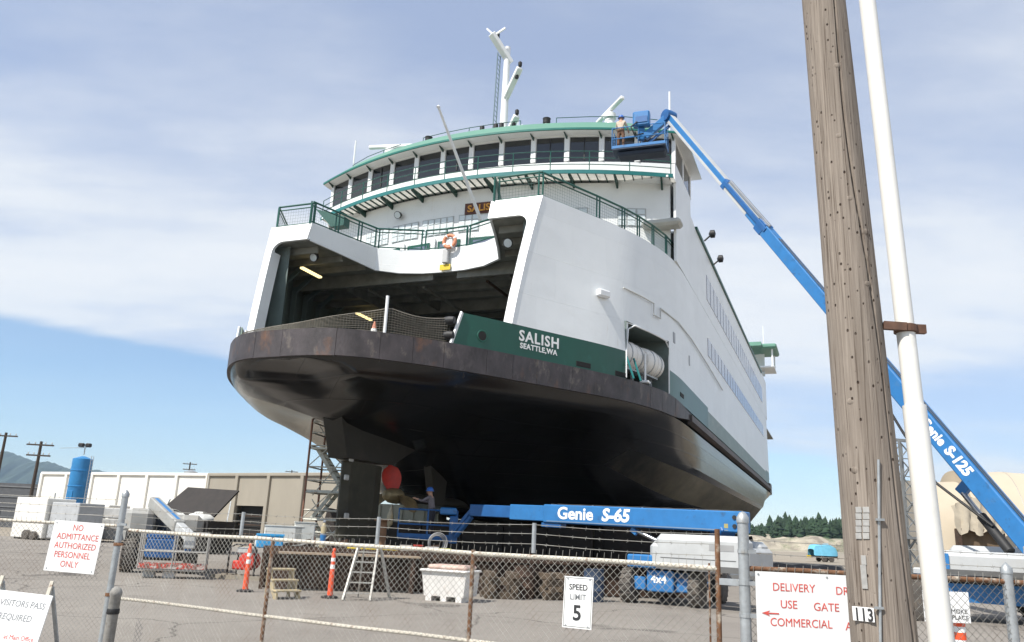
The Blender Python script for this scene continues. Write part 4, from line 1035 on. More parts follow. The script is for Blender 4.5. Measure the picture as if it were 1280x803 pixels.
# ================================================================== BOOM LIFTS AND PEOPLE
def flat(v): v = Vector((v.x, v.y, 0)); return v.normalized()
class Lift:
    def __init__(s, label, C):
        s.C = Vector((C[0], C[1], 0)); s.root = empty('boom_lift', s.C); tag(s.root, label, 'boom lift')
    def L(s, p): return Vector(p)-s.C
    def wheel(s, p, ax, r, w):
        ax = flat(Vector(ax)); rot = Matrix((Vector((0, 0, 1)), ax.cross(Vector((0, 0, 1))) * -1, ax)).transposed()
        c = s.L((p[0], p[1], r)); pr = [(r*.52, -w/2), (r*.80, -w/2), (r*.95, -w*.42), (r, -w*.28), (r, w*.28), (r*.95, w*.42), (r*.80, w/2), (r*.52, w/2)]
        m = MB().lathe(pr, 28, c, rot=rot)
        for k in range(18):
            a = 2*pi*k/18
            for sd in (-1, 1):
                q = rot @ Vector((r*.985*cos(a+sd*.06), r*.985*sin(a+sd*.06), sd*w*.24)); t = rot @ Vector((-sin(a), cos(a), 0)); rad = rot @ Vector((cos(a), sin(a), 0)); sx = rot @ Vector((0, 0, 1))
                m.box(c+q, (r*.12, .06, w*.42), Matrix((t, rad, sx)).transposed())
        o = m.build('wheel', TYRE, s.root, smooth=40)
        MB().lathe([(.02, -w*.30), (r*.2, -w*.34), (r*.22, -w*.2), (r*.45, -w*.22), (r*.53, -w*.45), (r*.53, w*.45), (r*.45, w*.22), (r*.22, w*.2), (r*.2, w*.34), (.02, w*.30)], 20, c, rot=rot).build('rim', LGREY, o, smooth=40)
    def bars(s, name, mt, segs, w, h, ch=.01, parent=None):
        m = MB()
        for a, b in segs: m.bar(s.L(a), s.L(b), w, h, ch=ch)
        return m.build(name, mt, parent or s.root)
    def tubes(s, name, mt, segs, r, parent=None, n=8):
        m = MB()
        for a, b in segs: m.tube(s.L(a), s.L(b), r, n=n)
        return m.build(name, mt, parent or s.root, smooth=50)
    def obox(s, name, mt, c, d, ax, ch=.05, parent=None, rz=None):
        x = flat(Vector(ax)); y = Vector((-x.y, x.x, 0)); R = Matrix((x, y, Vector((0, 0, 1)))).transposed()
        return MB().box(s.L(c), d, R, ch).build(name, mt, parent or s.root)
    def basket(s, c, ax, L, W, H, mt=BLUE, toe=RED, gate=True, floor_m=None):
        x = flat(Vector(ax)); y = Vector((-x.y, x.x, 0)); c = Vector(c); R = Matrix((x, y, Vector((0, 0, 1)))).transposed()
        P = lambda a, b, z: c+x*a*L/2+y*b*W/2+Vector((0, 0, z))
        base = MB().box(s.L(c+Vector((0, 0, .03))), (L, W, .06), R, .01).build('platform_floor', floor_m or mt, s.root)
        m = MB()
        for a, b in (((-1, -1), (1, -1)), ((1, -1), (1, 1)), ((1, 1), (-1, 1)), ((-1, 1), (-1, -1))): m.bar(s.L(P(*a, .13)), s.L(P(*b, .13)), .03, .13)
        m.build('toe_board', toe, s.root)
        for z in (H*.5, H):
            pts = [s.L(P(*a, z)) for a in ((-1, -1), (1, -1), (1, 1), (-1, 1))]; MB().path(pts, .026, 6, closed=True).build('guard_rail', mt, s.root)
        for a in ((-1, -1), (0, -1), (1, -1), (1, 0), (1, 1), (0, 1), (-1, 1), (-1, 0)): MB().tube(s.L(P(*a, .05)), s.L(P(*a, H)), .024, n=6).build('rail_post', mt, s.root)
        return P

# ---- lift in front of the bow, boom level, "Genie S-65"
W1, W2 = on_z(787, 753), on_z(872, 760)
ax = flat(W2-W1); fw = Vector((ax.y, -ax.x, 0))                        # towards the camera
if fw.y > 0: fw = -fw
C65 = (W1+W2)/2-fw*1.25
A65 = on_y(922, 653, 23.0); B65 = on_y(590, 638, 29.0); e1 = (B65-A65); L65 = e1.length; e1n = e1.normalized(); nn = Vector((-flat(e1n).y, flat(e1n).x, 0))
if nn.y > 0: nn = -nn
lf = Lift('blue boom lift with level boom and grey engine cover, parked under the ferry bow', C65)
R65 = .47
for p in (W1, W2): lf.wheel(p, ax, R65, .36)
for p in (W1-fw*2.5, W2-fw*2.5): lf.wheel(p, ax, R65, .36)
mid = (W1+W2)/2
lf.obox('axle', BLUED, mid+Vector((0, 0, .47)), (1.75, .22, .22), ax, .03)
lf.obox('axle', BLUED, mid-fw*2.5+Vector((0, 0, .47)), (1.75, .22, .22), ax, .03)
for q in (-.62, .62): lf.obox('axle_plate', BLUE, mid+ax*q+fw*.14+Vector((0, 0, .56)), (.34, .1, .36), ax, .02)
lf.obox('chassis', BLUE, C65+Vector((0, 0, .66)), (.95, 2.6, .42), ax, .05)
fp = lf.obox('front_plate', BLUE, mid+fw*.22+Vector((0, 0, .64)), (.78, .10, .58), ax, .03)
lettering('4x4', .30, LETW, fp, lf.L(mid+fw*.275+Vector((0, 0, .60)))-ax*.26, ax, (0, 0, 1), bold=.008)
MB().lathe([(.95, 0), (.95, .16), (.6, .2)], 28, lf.L(C65+Vector((0, 0, .88)))).build('turntable_ring', BLACK, lf.root, smooth=40)
tc0 = A65+e1n*2.1; lf.obox('turntable', BLUED, Vector((C65.x, C65.y, 1.18)), (2.2, .9, .22), e1n, .04)
cov = Vector((A65.x, A65.y, 0))+flat(e1n)*.72+nn*.72
hood = lf.obox('engine_cover', LGREY, cov+Vector((0, 0, 1.46)), (2.65, .78, .96), e1n, .16)
lf.obox('cover_seam', mat('seam_dark', (.12, .12, .12), .6), cov+nn*.392+Vector((0, 0, 1.30)), (2.2, .012, .02), e1n, 0, hood)
lf.obox('cover_grille', mat('grille', (.30, .30, .30), .6), cov+nn*.392-flat(e1n)*.7+Vector((0, 0, 1.62)), (.7, .012, .16), e1n, 0, hood)
lf.obox('cover_nose', LGREY, cov+flat(e1n)*1.0+Vector((0, 0, 1.36)), (1.0, .74, .74), e1n, .14)
lf.obox('engine_cover', LGREY, cov-nn*1.44+Vector((0, 0, 1.42)), (2.4, .74, .84), e1n, .14)
lf.obox('side_tray', BLUE, cov+flat(e1n)*1.75+Vector((0, 0, 1.16)), (.9, .7, .36), e1n, .04)
lf.obox('counterweight', LGREY, Vector((A65.x, A65.y, 1.25))+flat(e1n)*-.35, (.6, 1.9, .8), e1n, .1)
def bpt(t): return A65+e1n*(L65*t)
bm1 = lf.bars('boom', BLUE, [(bpt(-.03), bpt(.67))], .42, .58, .03)
lf.bars('boom_section', BLUE, [(bpt(.66), bpt(.815))], .34, .50, .02)
lf.bars('boom_section', BLUED, [(bpt(.79), bpt(1.0))], .27, .40, .02)
lf.bars('boom_pad', BLUED, [(bpt(.60)+Vector((0, 0, -.36)), bpt(.68)+Vector((0, 0, -.36)))], .3, .14)
lf.bars('riser', BLUED, [(bpt(.03)+Vector((0, 0, -.1)), Vector((C65.x, C65.y, 1.3))-flat(e1n)*1.0)], .5, .4, .03)
lf.tubes('lift_cylinder', STEEL, [(bpt(.33)+Vector((0, 0, -.38)), bpt(.17)+Vector((0, 0, -.95)))], .06)
lf.bars('cylinder_lug', BLUE, [(bpt(.345)+Vector((0, 0, -.34)), bpt(.325)+Vector((0, 0, -.46)))], .12, .16)
for t_, dz in ((.0, .12), (.0, -.12)): MB().lathe([(.06, -.02), (.06, .02)], 12, lf.L(bpt(t_)+nn*.22+Vector((0, 0, dz))), rot=nn.to_track_quat('Z', 'Y').to_matrix()).build('pin', BLACK, lf.root)
up65 = Vector((0, 0, 1)); lo = lf.L(bpt(.612)+nn*.216+Vector((0, 0, -.14)))
lettering('Genie', .52, LETW, bm1, lo, -e1n, up65, bold=.014, sx=1.08, shear=.0)
lettering('S-65', .52, LETW, bm1, lo-e1n*1.66, -e1n, up65, bold=.02, sx=1.05, shear=.15)
for q_, r_ in ((.10, .018), (.04, .014), (-.03, .016)): MB().path([lf.L(bpt(t_)+nn*q_+Vector((0, 0, .30+.012*sin(t_*40+q_*30)))) for t_ in [-.02+.08*k for k in range(9)]], r_, 5).build('hydraulic_hose', BLACK, lf.root, smooth=60)
for t_ in (.12, .30, .48, .64): lf.bars('hose_clamp', STEEL, [(bpt(t_)+Vector((0, 0, .30))-nn*.12, bpt(t_)+Vector((0, 0, .30))+nn*.16)], .05, .02)
for t_, m_ in ((.02, mat('decal_dull', (.35, .30, .12), .6)),): lf.bars('decal', m_, [(bpt(t_)+nn*.2115+Vector((0, 0, -.12)), bpt(t_+.012)+nn*.2115+Vector((0, 0, -.12)))], .003, .12)
lf.bars('boom_scuff', mat('scuff', (.16, .22, .30), .6), [(bpt(.02)+nn*.2112+Vector((0, 0, -.235)), bpt(.655)+nn*.2112+Vector((0, 0, -.235)))], .002, .03)
J1 = on_y(566, 667, 29.5)
lf.bars('jib', BLUED, [(B65, J1), (B65+Vector((0, 0, -.22)), J1+Vector((.1, 0, -.1)))], .16, .14, .02)
lf.bars('jib_mount', BLUED, [(J1+Vector((0, .2, -.35)), J1+Vector((0, .2, .6)))], .3, .2, .03)
bc = on_y(533, 674, 30.1); bax = Vector((1, .12, 0))
lf.basket((bc.x, bc.y, 1.42), bax, 2.1, .85, 1.05, BLUED, BLUED)
lf.obox('control_box', BLUE, (bc.x+.75, bc.y-.25, 2.45), (.6, .3, .25), bax, .04)
BASKET_LOW = Vector((bc.x, bc.y, 1.48))

# ---- big lift on the right with its basket up at the wheelhouse, "Genie S-125"
PV = on_y(1290, 681, 21.5); TP = on_y(836, 146, 33.4); e2 = TP-PV; L125 = e2.length; e2n = e2.normalized(); h2 = flat(e2)
n2 = Vector((-h2.y, h2.x, 0))
if n2.y > 0: n2 = -n2
upb = n2.cross(e2n).normalized()
if upb.z < 0: upb = -upb
l2 = Lift('largest blue boom lift, its long boom raised to the ferry wheelhouse', Vector((13.3, 23.3, 0)))
cx_ = Vector((1, -.10, 0)).normalized(); cy_ = Vector((.10, 1, 0)).normalized()
cc_ = Vector((13.3, 23.3, 0))
for a_, b_ in ((-1, -1), (1, -1), (-1, 1), (1, 1)): l2.wheel(cc_+cx_*a_*2.05+cy_*b_*1.1, cy_, .52, .42)
l2.obox('chassis', BLUE, cc_+Vector((0, 0, .78)), (3.4, 1.6, .36), cx_, .1)
ch_ = MB().prism([l2.L(cc_+cx_*-1.7-cy_*.95+Vector((0, 0, .98))), l2.L(cc_+cx_*-.9-cy_*.95+Vector((0, 0, .52))), l2.L(cc_+cx_*1.2-cy_*.95+Vector((0, 0, .46))), l2.L(cc_+cx_*2.2-cy_*.95+Vector((0, 0, .98)))], cy_*.35); ch_.build('side_skirt', BLUE, l2.root)
l2.obox('axle', BLACK, cc_+cx_*-2.05+Vector((0, 0, .52)), (.3, 1.9, .28), cx_, .03); l2.obox('axle', BLACK, cc_+cx_*2.05+Vector((0, 0, .52)), (.3, 1.9, .28), cx_, .03)
MB().lathe([(1.1, 0), (1.1, .16), (.7, .2)], 28, l2.L(cc_+Vector((0, 0, .98)))).build('turntable_ring', BLACK, l2.root, smooth=40)
l2.obox('turntable', LGREY, Vector((cc_.x, cc_.y, 1.22)), (3.2, 1.0, .2), h2, .04)
cv = Vector((12.75, 22.2, 0)); l2.obox('engine_cover', LGREY, cv+Vector((0, 0, 1.52)), (2.8, .85, .62), Vector((.9, -.43, 0)), .14)
l2.obox('cover_decal', BLUE, cv+Vector((-.9, -.08, 1.55)), (.14, .02, .4), Vector((.9, -.43, 0)), 0)
l2.obox('engine_cover', LGREY, Vector((14.4, 23.6, 1.6)), (3.0, .9, .8), h2, .14)
l2.obox('counterweight', LGREY, Vector((PV.x, PV.y, 1.6))-h2*.7, (.8, 2.3, 1.0), h2, .12)
def b2(t, dz=0.0): return PV+e2n*(L125*t)+upb*dz
main = l2.bars('boom', BLUE, [(b2(-.01), b2(.375))], .46, .54, .03)
l2.bars('boom_section', BLUE, [(b2(.37), b2(.62))], .38, .44, .02)
l2.bars('boom_section', BLUE, [(b2(.615, -.02), b2(1.0, 0))], .30, .34, .02)
l2.bars('boom_wear_strip', LGREY, [(b2(.66, -.12)+n2*.153, b2(.985, -.12)+n2*.153)], .015, .12)
l2.bars('boom_wear_strip', LGREY, [(b2(.63, .172), b2(.99, .172))], .3, .02)
l2.bars('cable_tray', STEEL, [(b2(.60, .29)+n2*.1, b2(.74, .26)+n2*.1)], .10, .10)
l2.bars('cable_tray', BLUED, [(b2(.60, .08)+n2*.20, b2(.745, .06)+n2*.20)], .05, .18)
l2.bars('boom_collar', BLUED, [(b2(.605), b2(.625))], .42, .48, .01); l2.bars('boom_collar', BLUED, [(b2(.74), b2(.752))], .35, .40, .01); l2.bars('boom_collar', BLUE, [(b2(.365), b2(.38))], .50, .58, .01)
ci = on_y(1200, 612, 23.6); cj = on_y(1263, 690, 21.9)
l2.tubes('lift_cylinder', BLACK, [(cj, cj.lerp(ci, .55))], .13); l2.tubes('cylinder_rod', STEEL, [(cj.lerp(ci, .5), ci)], .075)
l2.bars('cylinder_lug', BLUE, [(ci+Vector((0, 0, -.1)), ci+upb*.45)], .22, .3, .02)
l2.path = None
MB().path([l2.L(b2(.30, -.42)+n2*.1), l2.L(b2(.2, -.8)), l2.L(b2(.12, -1.0)), l2.L(b2(.04, -.5))], .04, 6).build('hydraulic_hose', BLACK, l2.root, smooth=60)
lo2 = l2.L(b2(.187, -.10)+n2*.234)
lettering('Genie', .40, LETW, main, lo2, -e2n, upb, bold=.014, sx=1.0, shear=.12); lettering('S-125', .42, LETW, main, lo2-e2n*1.12, -e2n, upb, bold=.02, sx=1.0, shear=.15)
for q_ in (.08, -.05): MB().path([l2.L(b2(t_, .285 if t_ < .37 else .235)+n2*q_) for t_ in [.02+.055*k for k in range(11)]], .02, 5).build('hydraulic_hose', BLACK, l2.root, smooth=60)
# jib and basket
BY = 33.9
K2 = on_y(806, 172, BY-.3)
l2.bars('jib', BLUE, [(TP, K2)], .26, .34, .02)
l2.bars('jib_link', BLUED, [(TP+Vector((.12, 0, -.4)), K2+Vector((.2, 0, -.25)))], .1, .12)
MB().lathe([(.28, -.26), (.30, 0), (.28, .26)], 18, l2.L(TP), rot=n2.to_track_quat('Z', 'Y').to_matrix()).build('jib_knuckle', BLUED, l2.root, smooth=40)
bb = on_y(800, 190, BY); bax2 = Vector((1, -.35, 0)); 
PB = l2.basket((bb.x, bb.y, bb.z), bax2, 2.45, .95, 1.1, BLUE, BLUE, floor_m=mat('basket_floor', (.03, .05, .09), .6))
l2.obox('platform_underframe', mat('underframe', (.02, .03, .05), .7), (bb.x+.1, bb.y, bb.z-.14), (2.2, .7, .24), bax2, .06)
ctl = on_y(802, 150, BY-.4); l2.obox('control_box', BLUE, ctl, (.78, .4, .75), bax2, .06)
l2.obox('control_panel', BLUED, ctl+Vector((-.05, -.22, -.08)), (.55, .02, .3), bax2, 0)
l2.bars('control_post', BLUE, [(ctl+Vector((0, .1, -.4)), ctl+Vector((0, .1, -1.0)))], .3, .2)
BASKET_TOP = Vector((on_y(776, 180, BY).x, bb.y-.0, bb.z+.06))
MB().path([l2.L(K2+Vector((-.1, -.2, .1))), l2.L(K2+Vector((-.5, -.3, -.1))), l2.L(K2+Vector((-.7, -.3, .35))), l2.L(K2+Vector((-.4, -.25, .65)))], .035, 6).build('hydraulic_hose', BLACK, l2.root, smooth=60)

# ---- older lift on the left, basket lowered to the ground
cl = Vector((-11.75, 29.0, 0)); f3 = Vector((.33, -.94, 0)).normalized(); a3 = Vector((.94, .33, 0)).normalized()
l3 = Lift('dusty grey and blue boom lift with its red fronted basket down on the asphalt', cl)
for p in (cl+f3*1.2-a3*.95, cl+f3*1.2+a3*.95, cl-f3*1.2-a3*.95, cl-f3*1.2+a3*.95): l3.wheel(p, a3, .52, .42)
l3.obox('chassis', BLUED, cl+Vector((0, 0, .70)), (2.7, 1.0, .42), f3, .05)
l3.obox('front_plate', BLUED, cl+f3*1.45+Vector((0, 0, .78)), (.12, .9, .6), f3, .03)
for q in (1.2, -1.2): l3.obox('axle', BLACK, cl+f3*q+Vector((0, 0, .52)), (.25, 1.7, .25), f3, .03)
MB().lathe([(.9, 0), (.9, .16), (.6, .2)], 24, l3.L(cl+Vector((0, 0, .90)))).build('turntable_ring', BLACK, l3.root, smooth=40)
l3.obox('turntable', BLUED, cl+Vector((0, 0, 1.16)), (2.4, 1.0, .16), f3, .03)
DG = mat('dusty_grey', (.30, .30, .285), .6, var=.15, scale=2, dirt=(.30, .27, .23), damt=(.5, .7), dscale=2)
l3.obox('engine_cover', DG, cl-a3*.80+f3*.1+Vector((0, 0, 1.62)), (2.3, .85, .85), f3, .18)
l3.obox('engine_cover', DG, cl+a3*.80+Vector((0, 0, 1.55)), (2.2, .8, .7), f3, .18)
l3.obox('counterweight', DG, cl-f3*1.35+Vector((0, 0, 1.5)), (.6, 1.9, .8), f3, .12)
r3, t3 = on_y(192, 628, 28.6), on_y(238, 672, 25.9)
l3.bars('boom', DG, [(r3, r3.lerp(t3, .72))], .34, .38, .03); l3.bars('boom_section', LGREY, [(r3.lerp(t3, .7), t3)], .25, .28, .02)
l3.bars('boom_stripe', BLUE, [(r3.lerp(t3, .06)+Vector((0, 0, .196)), r3.lerp(t3, .70)+Vector((0, 0, .196)))], .12, .02)
l3.bars('boom_riser', DG, [(r3+Vector((0, .1, -.1)), cl-f3*.9+Vector((0, 0, 1.3)))], .34, .3, .02)
bk = on_y(214, 722, 25.7); l3.basket((bk.x, bk.y, .22), Vector((.96, .28, 0)), 1.9, .9, 1.12, mat('basket_steel', (.34, .33, .31), .6, metal=.2, var=.2), mat('worn_red', (.55, .05, .03), .6, var=.2, dirt=[(.55, .52, .48), (.2, .1, .08)], damt=(.5, .56), dscale=5))
l3.obox('control_box', LGREY, (bk.x+.45, bk.y-.1, 1.12), (.34, .25, .5), Vector((.96, .28, 0)), .04)
for q in (-.6, .0): l3.obox('basket_foot', LGREY, (bk.x+q, bk.y-.2, .12), (.35, .3, .24), Vector((.96, .28, 0)), .03)
l3.bars('jib_mount', BLUED, [(t3, (bk.x+.2, bk.y+.5, .8))], .2, .2, .02)

# ---- people: one continuous skin-grown body each, coloured by region
SKIN = mat('skin', (.42, .24, .16), .6, var=.08)
def person(label, base, yaw, joints, mats, hat=None, scale=1.0):
    """joints: name -> (x, y, z, r); edges implied; person faces +y before yaw"""
    E = [('pelvis', 'waist'), ('waist', 'chest'), ('chest', 'neck'), ('neck', 'head'), ('head', 'crown')]
    for s in 'lr': E += [('chest', s+'sh'), (s+'sh', s+'el'), (s+'el', s+'wr'), (s+'wr', s+'hand'), ('pelvis', s+'hip'), (s+'hip', s+'kn'), (s+'kn', s+'an'), (s+'an', s+'toe')]
    for s in 'lr':
        h, w = Vector(joints[s+'hand'][:3]), Vector(joints[s+'wr'][:3]); d = (h-w).normalized(); sd_ = d.orthogonal().normalized(); ud = d.cross(sd_)
        for k in range(4):
            o_ = sd_*(.030-.02*k); joints['%sf%da' % (s, k)] = (*(h+o_+d*.03), .010); joints['%sf%db' % (s, k)] = (*(h+o_+d*(.075+(.012 if k in (1, 2) else 0))+ud*.02), .008)
            E += [(s+'hand', '%sf%da' % (s, k)), ('%sf%da' % (s, k), '%sf%db' % (s, k))]
        joints[s+'ta'] = (*(h-d*.02+sd_*.045), .011); joints[s+'tb'] = (*(h+d*.02+sd_*.06+ud*.02), .009); E += [(s+'hand', s+'ta'), (s+'ta', s+'tb')]
    names = list(joints); idx = {n: i for i, n in enumerate(names)}
    me = bpy.data.meshes.new('person'); me.from_pydata([joints[n][:3] for n in names], [(idx[a], idx[b]) for a, b in E], [])
    o = bpy.data.objects.new('tmp', me); COL.objects.link(o)
    sk = o.modifiers.new('s', 'SKIN'); sk.use_smooth_shade = True; ss = o.modifiers.new('d', 'SUBSURF'); ss.levels = ss.render_levels = 2
    for n in names:
        v = me.skin_vertices[0].data[idx[n]]; r = joints[n][3]; v.radius = (r, r*joints[n][4] if len(joints[n]) > 4 else r)
        v.use_root = (n == 'pelvis')
    dg = bpy.context.evaluated_depsgraph_get(); m2 = bpy.data.meshes.new_from_object(o.evaluated_get(dg)); bpy.data.objects.remove(o)
    m2.materials.clear()
    for q in mats: m2.materials.append(q)       # shirt, trousers, skin, boots, gloves
    J = {n: Vector(joints[n][:3]) for n in names}
    for p in m2.polygons:
        c = p.center; near = min(names, key=lambda n: (J[n]-c).length)
        k = 0
        if near in ('pelvis', 'lhip', 'rhip', 'lkn', 'rkn'): k = 1
        elif near in ('head', 'crown', 'neck'): k = 2
        elif near in ('lan', 'ran', 'ltoe', 'rtoe'): k = 3 if c.z < .14 else 1
        elif near[1:] in ('hand', 'wr') or near[1:2] in ('f', 't'): k = 4
        p.material_index = k; p.use_smooth = True
    root = bpy.data.objects.new('person', m2); COL.objects.link(root); root.location = base; root.rotation_euler = (0, 0, yaw); root.scale = (scale,)*3
    tag(root, label, 'person')
    hc = J['head']
    fm = MB()
    for sx in (-.034, .034): fm.lathe([(.001, -.012), (.013, 0), (.001, .012)], 8, hc+Vector((sx, .098, .035)))
    fm.build('eyes', SIGNK, root, smooth=60)
    MB().lathe([(.004, .05), (.016, -.02), (.004, -.03)], 8, hc+Vector((0, .115, 0))).build('nose', SKIN, root, smooth=60)
    MB().box(hc+Vector((0, .098, -.055)), (.05, .012, .012), ch=.004).build('mouth', RED, root)
    em = MB()
    for sx in (-.105, .105): em.lathe([(.004, -.02), (.03, 0), (.004, .02)], 8, hc+Vector((sx, 0, .01)), 'x')
    em.build('ears', SKIN, root, smooth=60)
    if hat:
        MB().lathe([(.128, .045), (.135, .05), (.13, .10), (.10, .165), (.05, .195), (.005, .2)], 18, hc+Vector((0, 0, .0))).lathe([(.12, .04), (.165, .045), (.165, .055), (.12, .06)], 18, hc).build('hard_hat', hat, root, smooth=50)
    return root
def stand(lhand, rhand, lel, rel, lean=0.0):
    y = lambda z: lean*max(0, z-.9)
    return {'pelvis': (0, 0, .95, .15, .8), 'waist': (0, y(1.12), 1.12, .145, .75), 'chest': (0, y(1.34), 1.34, .165, .75), 'neck': (0, y(1.5)+.0, 1.50, .062), 'head': (0, y(1.6)+.02, 1.60, .095, 1.1), 'crown': (0, y(1.7)+.02, 1.70, .085, 1.1),
            'lsh': (-.18, y(1.42), 1.42, .072), 'rsh': (.18, y(1.42), 1.42, .072), 'lel': (*lel, .048), 'rel': (*rel, .048), 'lwr': (*lhand, .032), 'rwr': (*rhand, .032),
            'lhand': tuple(Vector(lhand)+(Vector(lhand)-Vector(lel)).normalized()*.07)+(.036,), 'rhand': tuple(Vector(rhand)+(Vector(rhand)-Vector(rel)).normalized()*.07)+(.036,),
            'lhip': (-.10, 0, .88, .10), 'rhip': (.10, 0, .88, .10), 'lkn': (-.12, .03, .48, .068), 'rkn': (.12, .02, .48, .068), 'lan': (-.12, -.01, .09, .048), 'ran': (.12, -.01, .09, .048), 'ltoe': (-.13, .16, .045, .042), 'rtoe': (.13, .16, .045, .042)}
TANSH = mat('tan_jacket', (.50, .42, .33), .8, var=.2, scale=8); BRNTR = mat('brown_trousers', (.14, .075, .045), .85, var=.3, scale=8)
GREYSH = mat('grey_shirt', (.16, .14, .15), .85, var=.2, scale=8); DKTR = mat('dark_trousers', (.03, .03, .04), .85)
HATB = mat('hat_blue', (.03, .12, .42), .4)
person('worker in tan jacket and blue hard hat standing in the raised lift basket', BASKET_TOP, radians(-25), stand((-.20, .42, 1.10), (.24, .40, 1.12), (-.27, .16, 1.14), (.28, .15, 1.14)), [TANSH, BRNTR, SKIN, BLACK, SKIN], HATB)
person('worker in grey shirt and blue cap reaching to the propeller from the low basket', BASKET_LOW+Vector((.15, 0, .02)), radians(75), stand((-.16, .62, 1.36), (.18, .60, 1.34), (-.24, .34, 1.28), (.26, .33, 1.26), .18), [GREYSH, DKTR, SKIN, BLACK, SKIN], HATB)
# ================================================================== GATE, FENCES, SIGNS, FOREGROUND POLE
g0 = on_z(148, 748, .75); g1 = on_z(600, 803, .75); gd = flat(g1-g0)
GA = Vector((g0.x, g0.y, 0))
def along_px(px):
    q = ray(px, 740); # intersect vertical plane through GA along gd
    n = Vector((-gd.y, gd.x, 0)); t = n.dot(GA)/n.dot(q); return Vector((q.x*t, q.y*t, 0))
GB = along_px(898)
GATE_TOP, GATE_MID, GATE_BOT = 1.555, .75, .10
def chainlink(m, A, B, z0, z1, pitch=.066, r=.0022, twist=True):
    """diamond mesh between A and B as crossing straight wires, a hair apart"""
    A, B = Vector(A), Vector(B); d = (B-A); L = d.length; d.normalize(); n = Vector((-d.y, d.x, 0)); H = z1-z0; k = int(-H/pitch)-1
    while k*pitch < L:
        for sg in (1, -1):
            s0 = k*pitch if sg > 0 else k*pitch+H; s1 = s0+sg*H; za, zb = z0, z1
            if s0 < 0: za = z0+(0-s0)/sg; s0 = 0
            if s0 > L: za = z0+(L-s0)/sg; s0 = L
            if s1 < 0: zb = z0+(0-(k*pitch if sg > 0 else k*pitch+H))/sg; s1 = 0
            if s1 > L: zb = z0+(L-(k*pitch if sg > 0 else k*pitch+H))/sg; s1 = L
            if zb-za > .01: m.tube(A+d*s0+n*(sg*.0022)+Vector((0, 0, za)), A+d*s1+n*(sg*.0022)+Vector((0, 0, zb)), r, n=3, cap=False)
        if twist and 0 <= k*pitch+H*0 <= L: 
            p = A+d*(k*pitch)+Vector((0, 0, z1)); m.tube(p, p+d*.006+Vector((0, 0, .05+.01*((k*7) % 3))), r, n=3)
        k += 1
def barbed(A, B, r=.0028, sag=.015):
    A, B = Vector(A), Vector(B); L = (B-A).length; n = max(3, int(L/.5)); pts = []
    for i in range(n+1):
        t = i/n; pts.append(A.lerp(B, t)-Vector((0, 0, sag*4*t*(1-t))))
    m = MB().path(pts, r, 5); k = int(L/.125)
    for i in range(1, k):
        t = i/k; p = A.lerp(B, t)-Vector((0, 0, sag*4*t*(1-t))); a = i*1.7
        q = Vector((cos(a)*.3, sin(a)*.3, 1)).normalized()*.017; q2 = Vector((sin(a)*.8, cos(a), .4)).normalized()*.015
        m.tube(p-q, p+q, .0016, n=3); m.tube(p-q2, p+q2, .0016, n=3)
    return m
Z = lambda p, z: Vector((p.x, p.y, z))
GATE = empty('chain_link_gate', GA); tag(GATE, 'long rusty chain link gate topped with barbed wire across the yard entrance', 'gate')
lg = lambda p: Vector(p)-GA
def rail(a, b, r, mt, name, parent, wob=.006):
    a, b = Vector(a), Vector(b); n = 10; pts = [a.lerp(b, i/n)+Vector((0, 0, random.uniform(-wob, wob) if 0 < i < n else 0)) for i in range(n+1)]
    return MB().path(pts, r, 10).build(name, mt, parent, smooth=60)
rail(lg(Z(GA, GATE_TOP)), lg(Z(GB, GATE_TOP-.04)), .021, PAINTP, 'top_rail', GATE)
rail(lg(Z(GA, GATE_MID)), lg(Z(GB, GATE_MID)), .019, PAINTP, 'mid_rail', GATE)
rail(lg(Z(GA, GATE_BOT)), lg(Z(GB, GATE_BOT)), .019, RUSTP, 'bottom_rail', GATE)
for px, mt, top in ((334, RUSTP, GATE_TOP+.01), (589, RUSTP, GATE_TOP), (898, RUSTP, GATE_TOP+.27)):
    p = along_px(px); MB().tube(lg(Z(p, .05)), lg(Z(p, top)), .021, n=10).build('gate_stile', mt, GATE, smooth=60)
pB2 = along_px(887); MB().tube(lg(Z(pB2, .1)), lg(Z(pB2, GATE_TOP)), .008, n=6).build('tension_bar', RUSTP, GATE)
m = MB(); off = Vector((gd.y, -gd.x, 0))*.024; chainlink(m, lg(GA)+off, lg(GB)+off, .10, GATE_TOP-.02); o = m.build('chain_link_mesh', GALVW, GATE); o['kind'] = 'stuff'
for px, tp in ((292, .27), (466, .27), (665, .265)):
    p = along_px(px); MB().tube(lg(Z(p, GATE_TOP)), lg(Z(p, GATE_TOP+tp)), .020, n=10).build('wire_post', GALV, GATE, smooth=60)
for dz in (.08, .17, .25):
    prev = GA
    for px in (292, 466, 665, 898):
        q = along_px(px); barbed(lg(Z(prev, GATE_TOP+dz)), lg(Z(q, GATE_TOP+dz-.02*(px == 898)))).build('barbed_wire', GALVW, GATE); prev = q
for z in (1.42, .78, .35):                                             # hinge straps at the right post
    p = along_px(898); MB().bar(lg(Z(p, z)), lg(Z(along_px(926), z)), .03, .05).build('hinge', GALV, GATE)
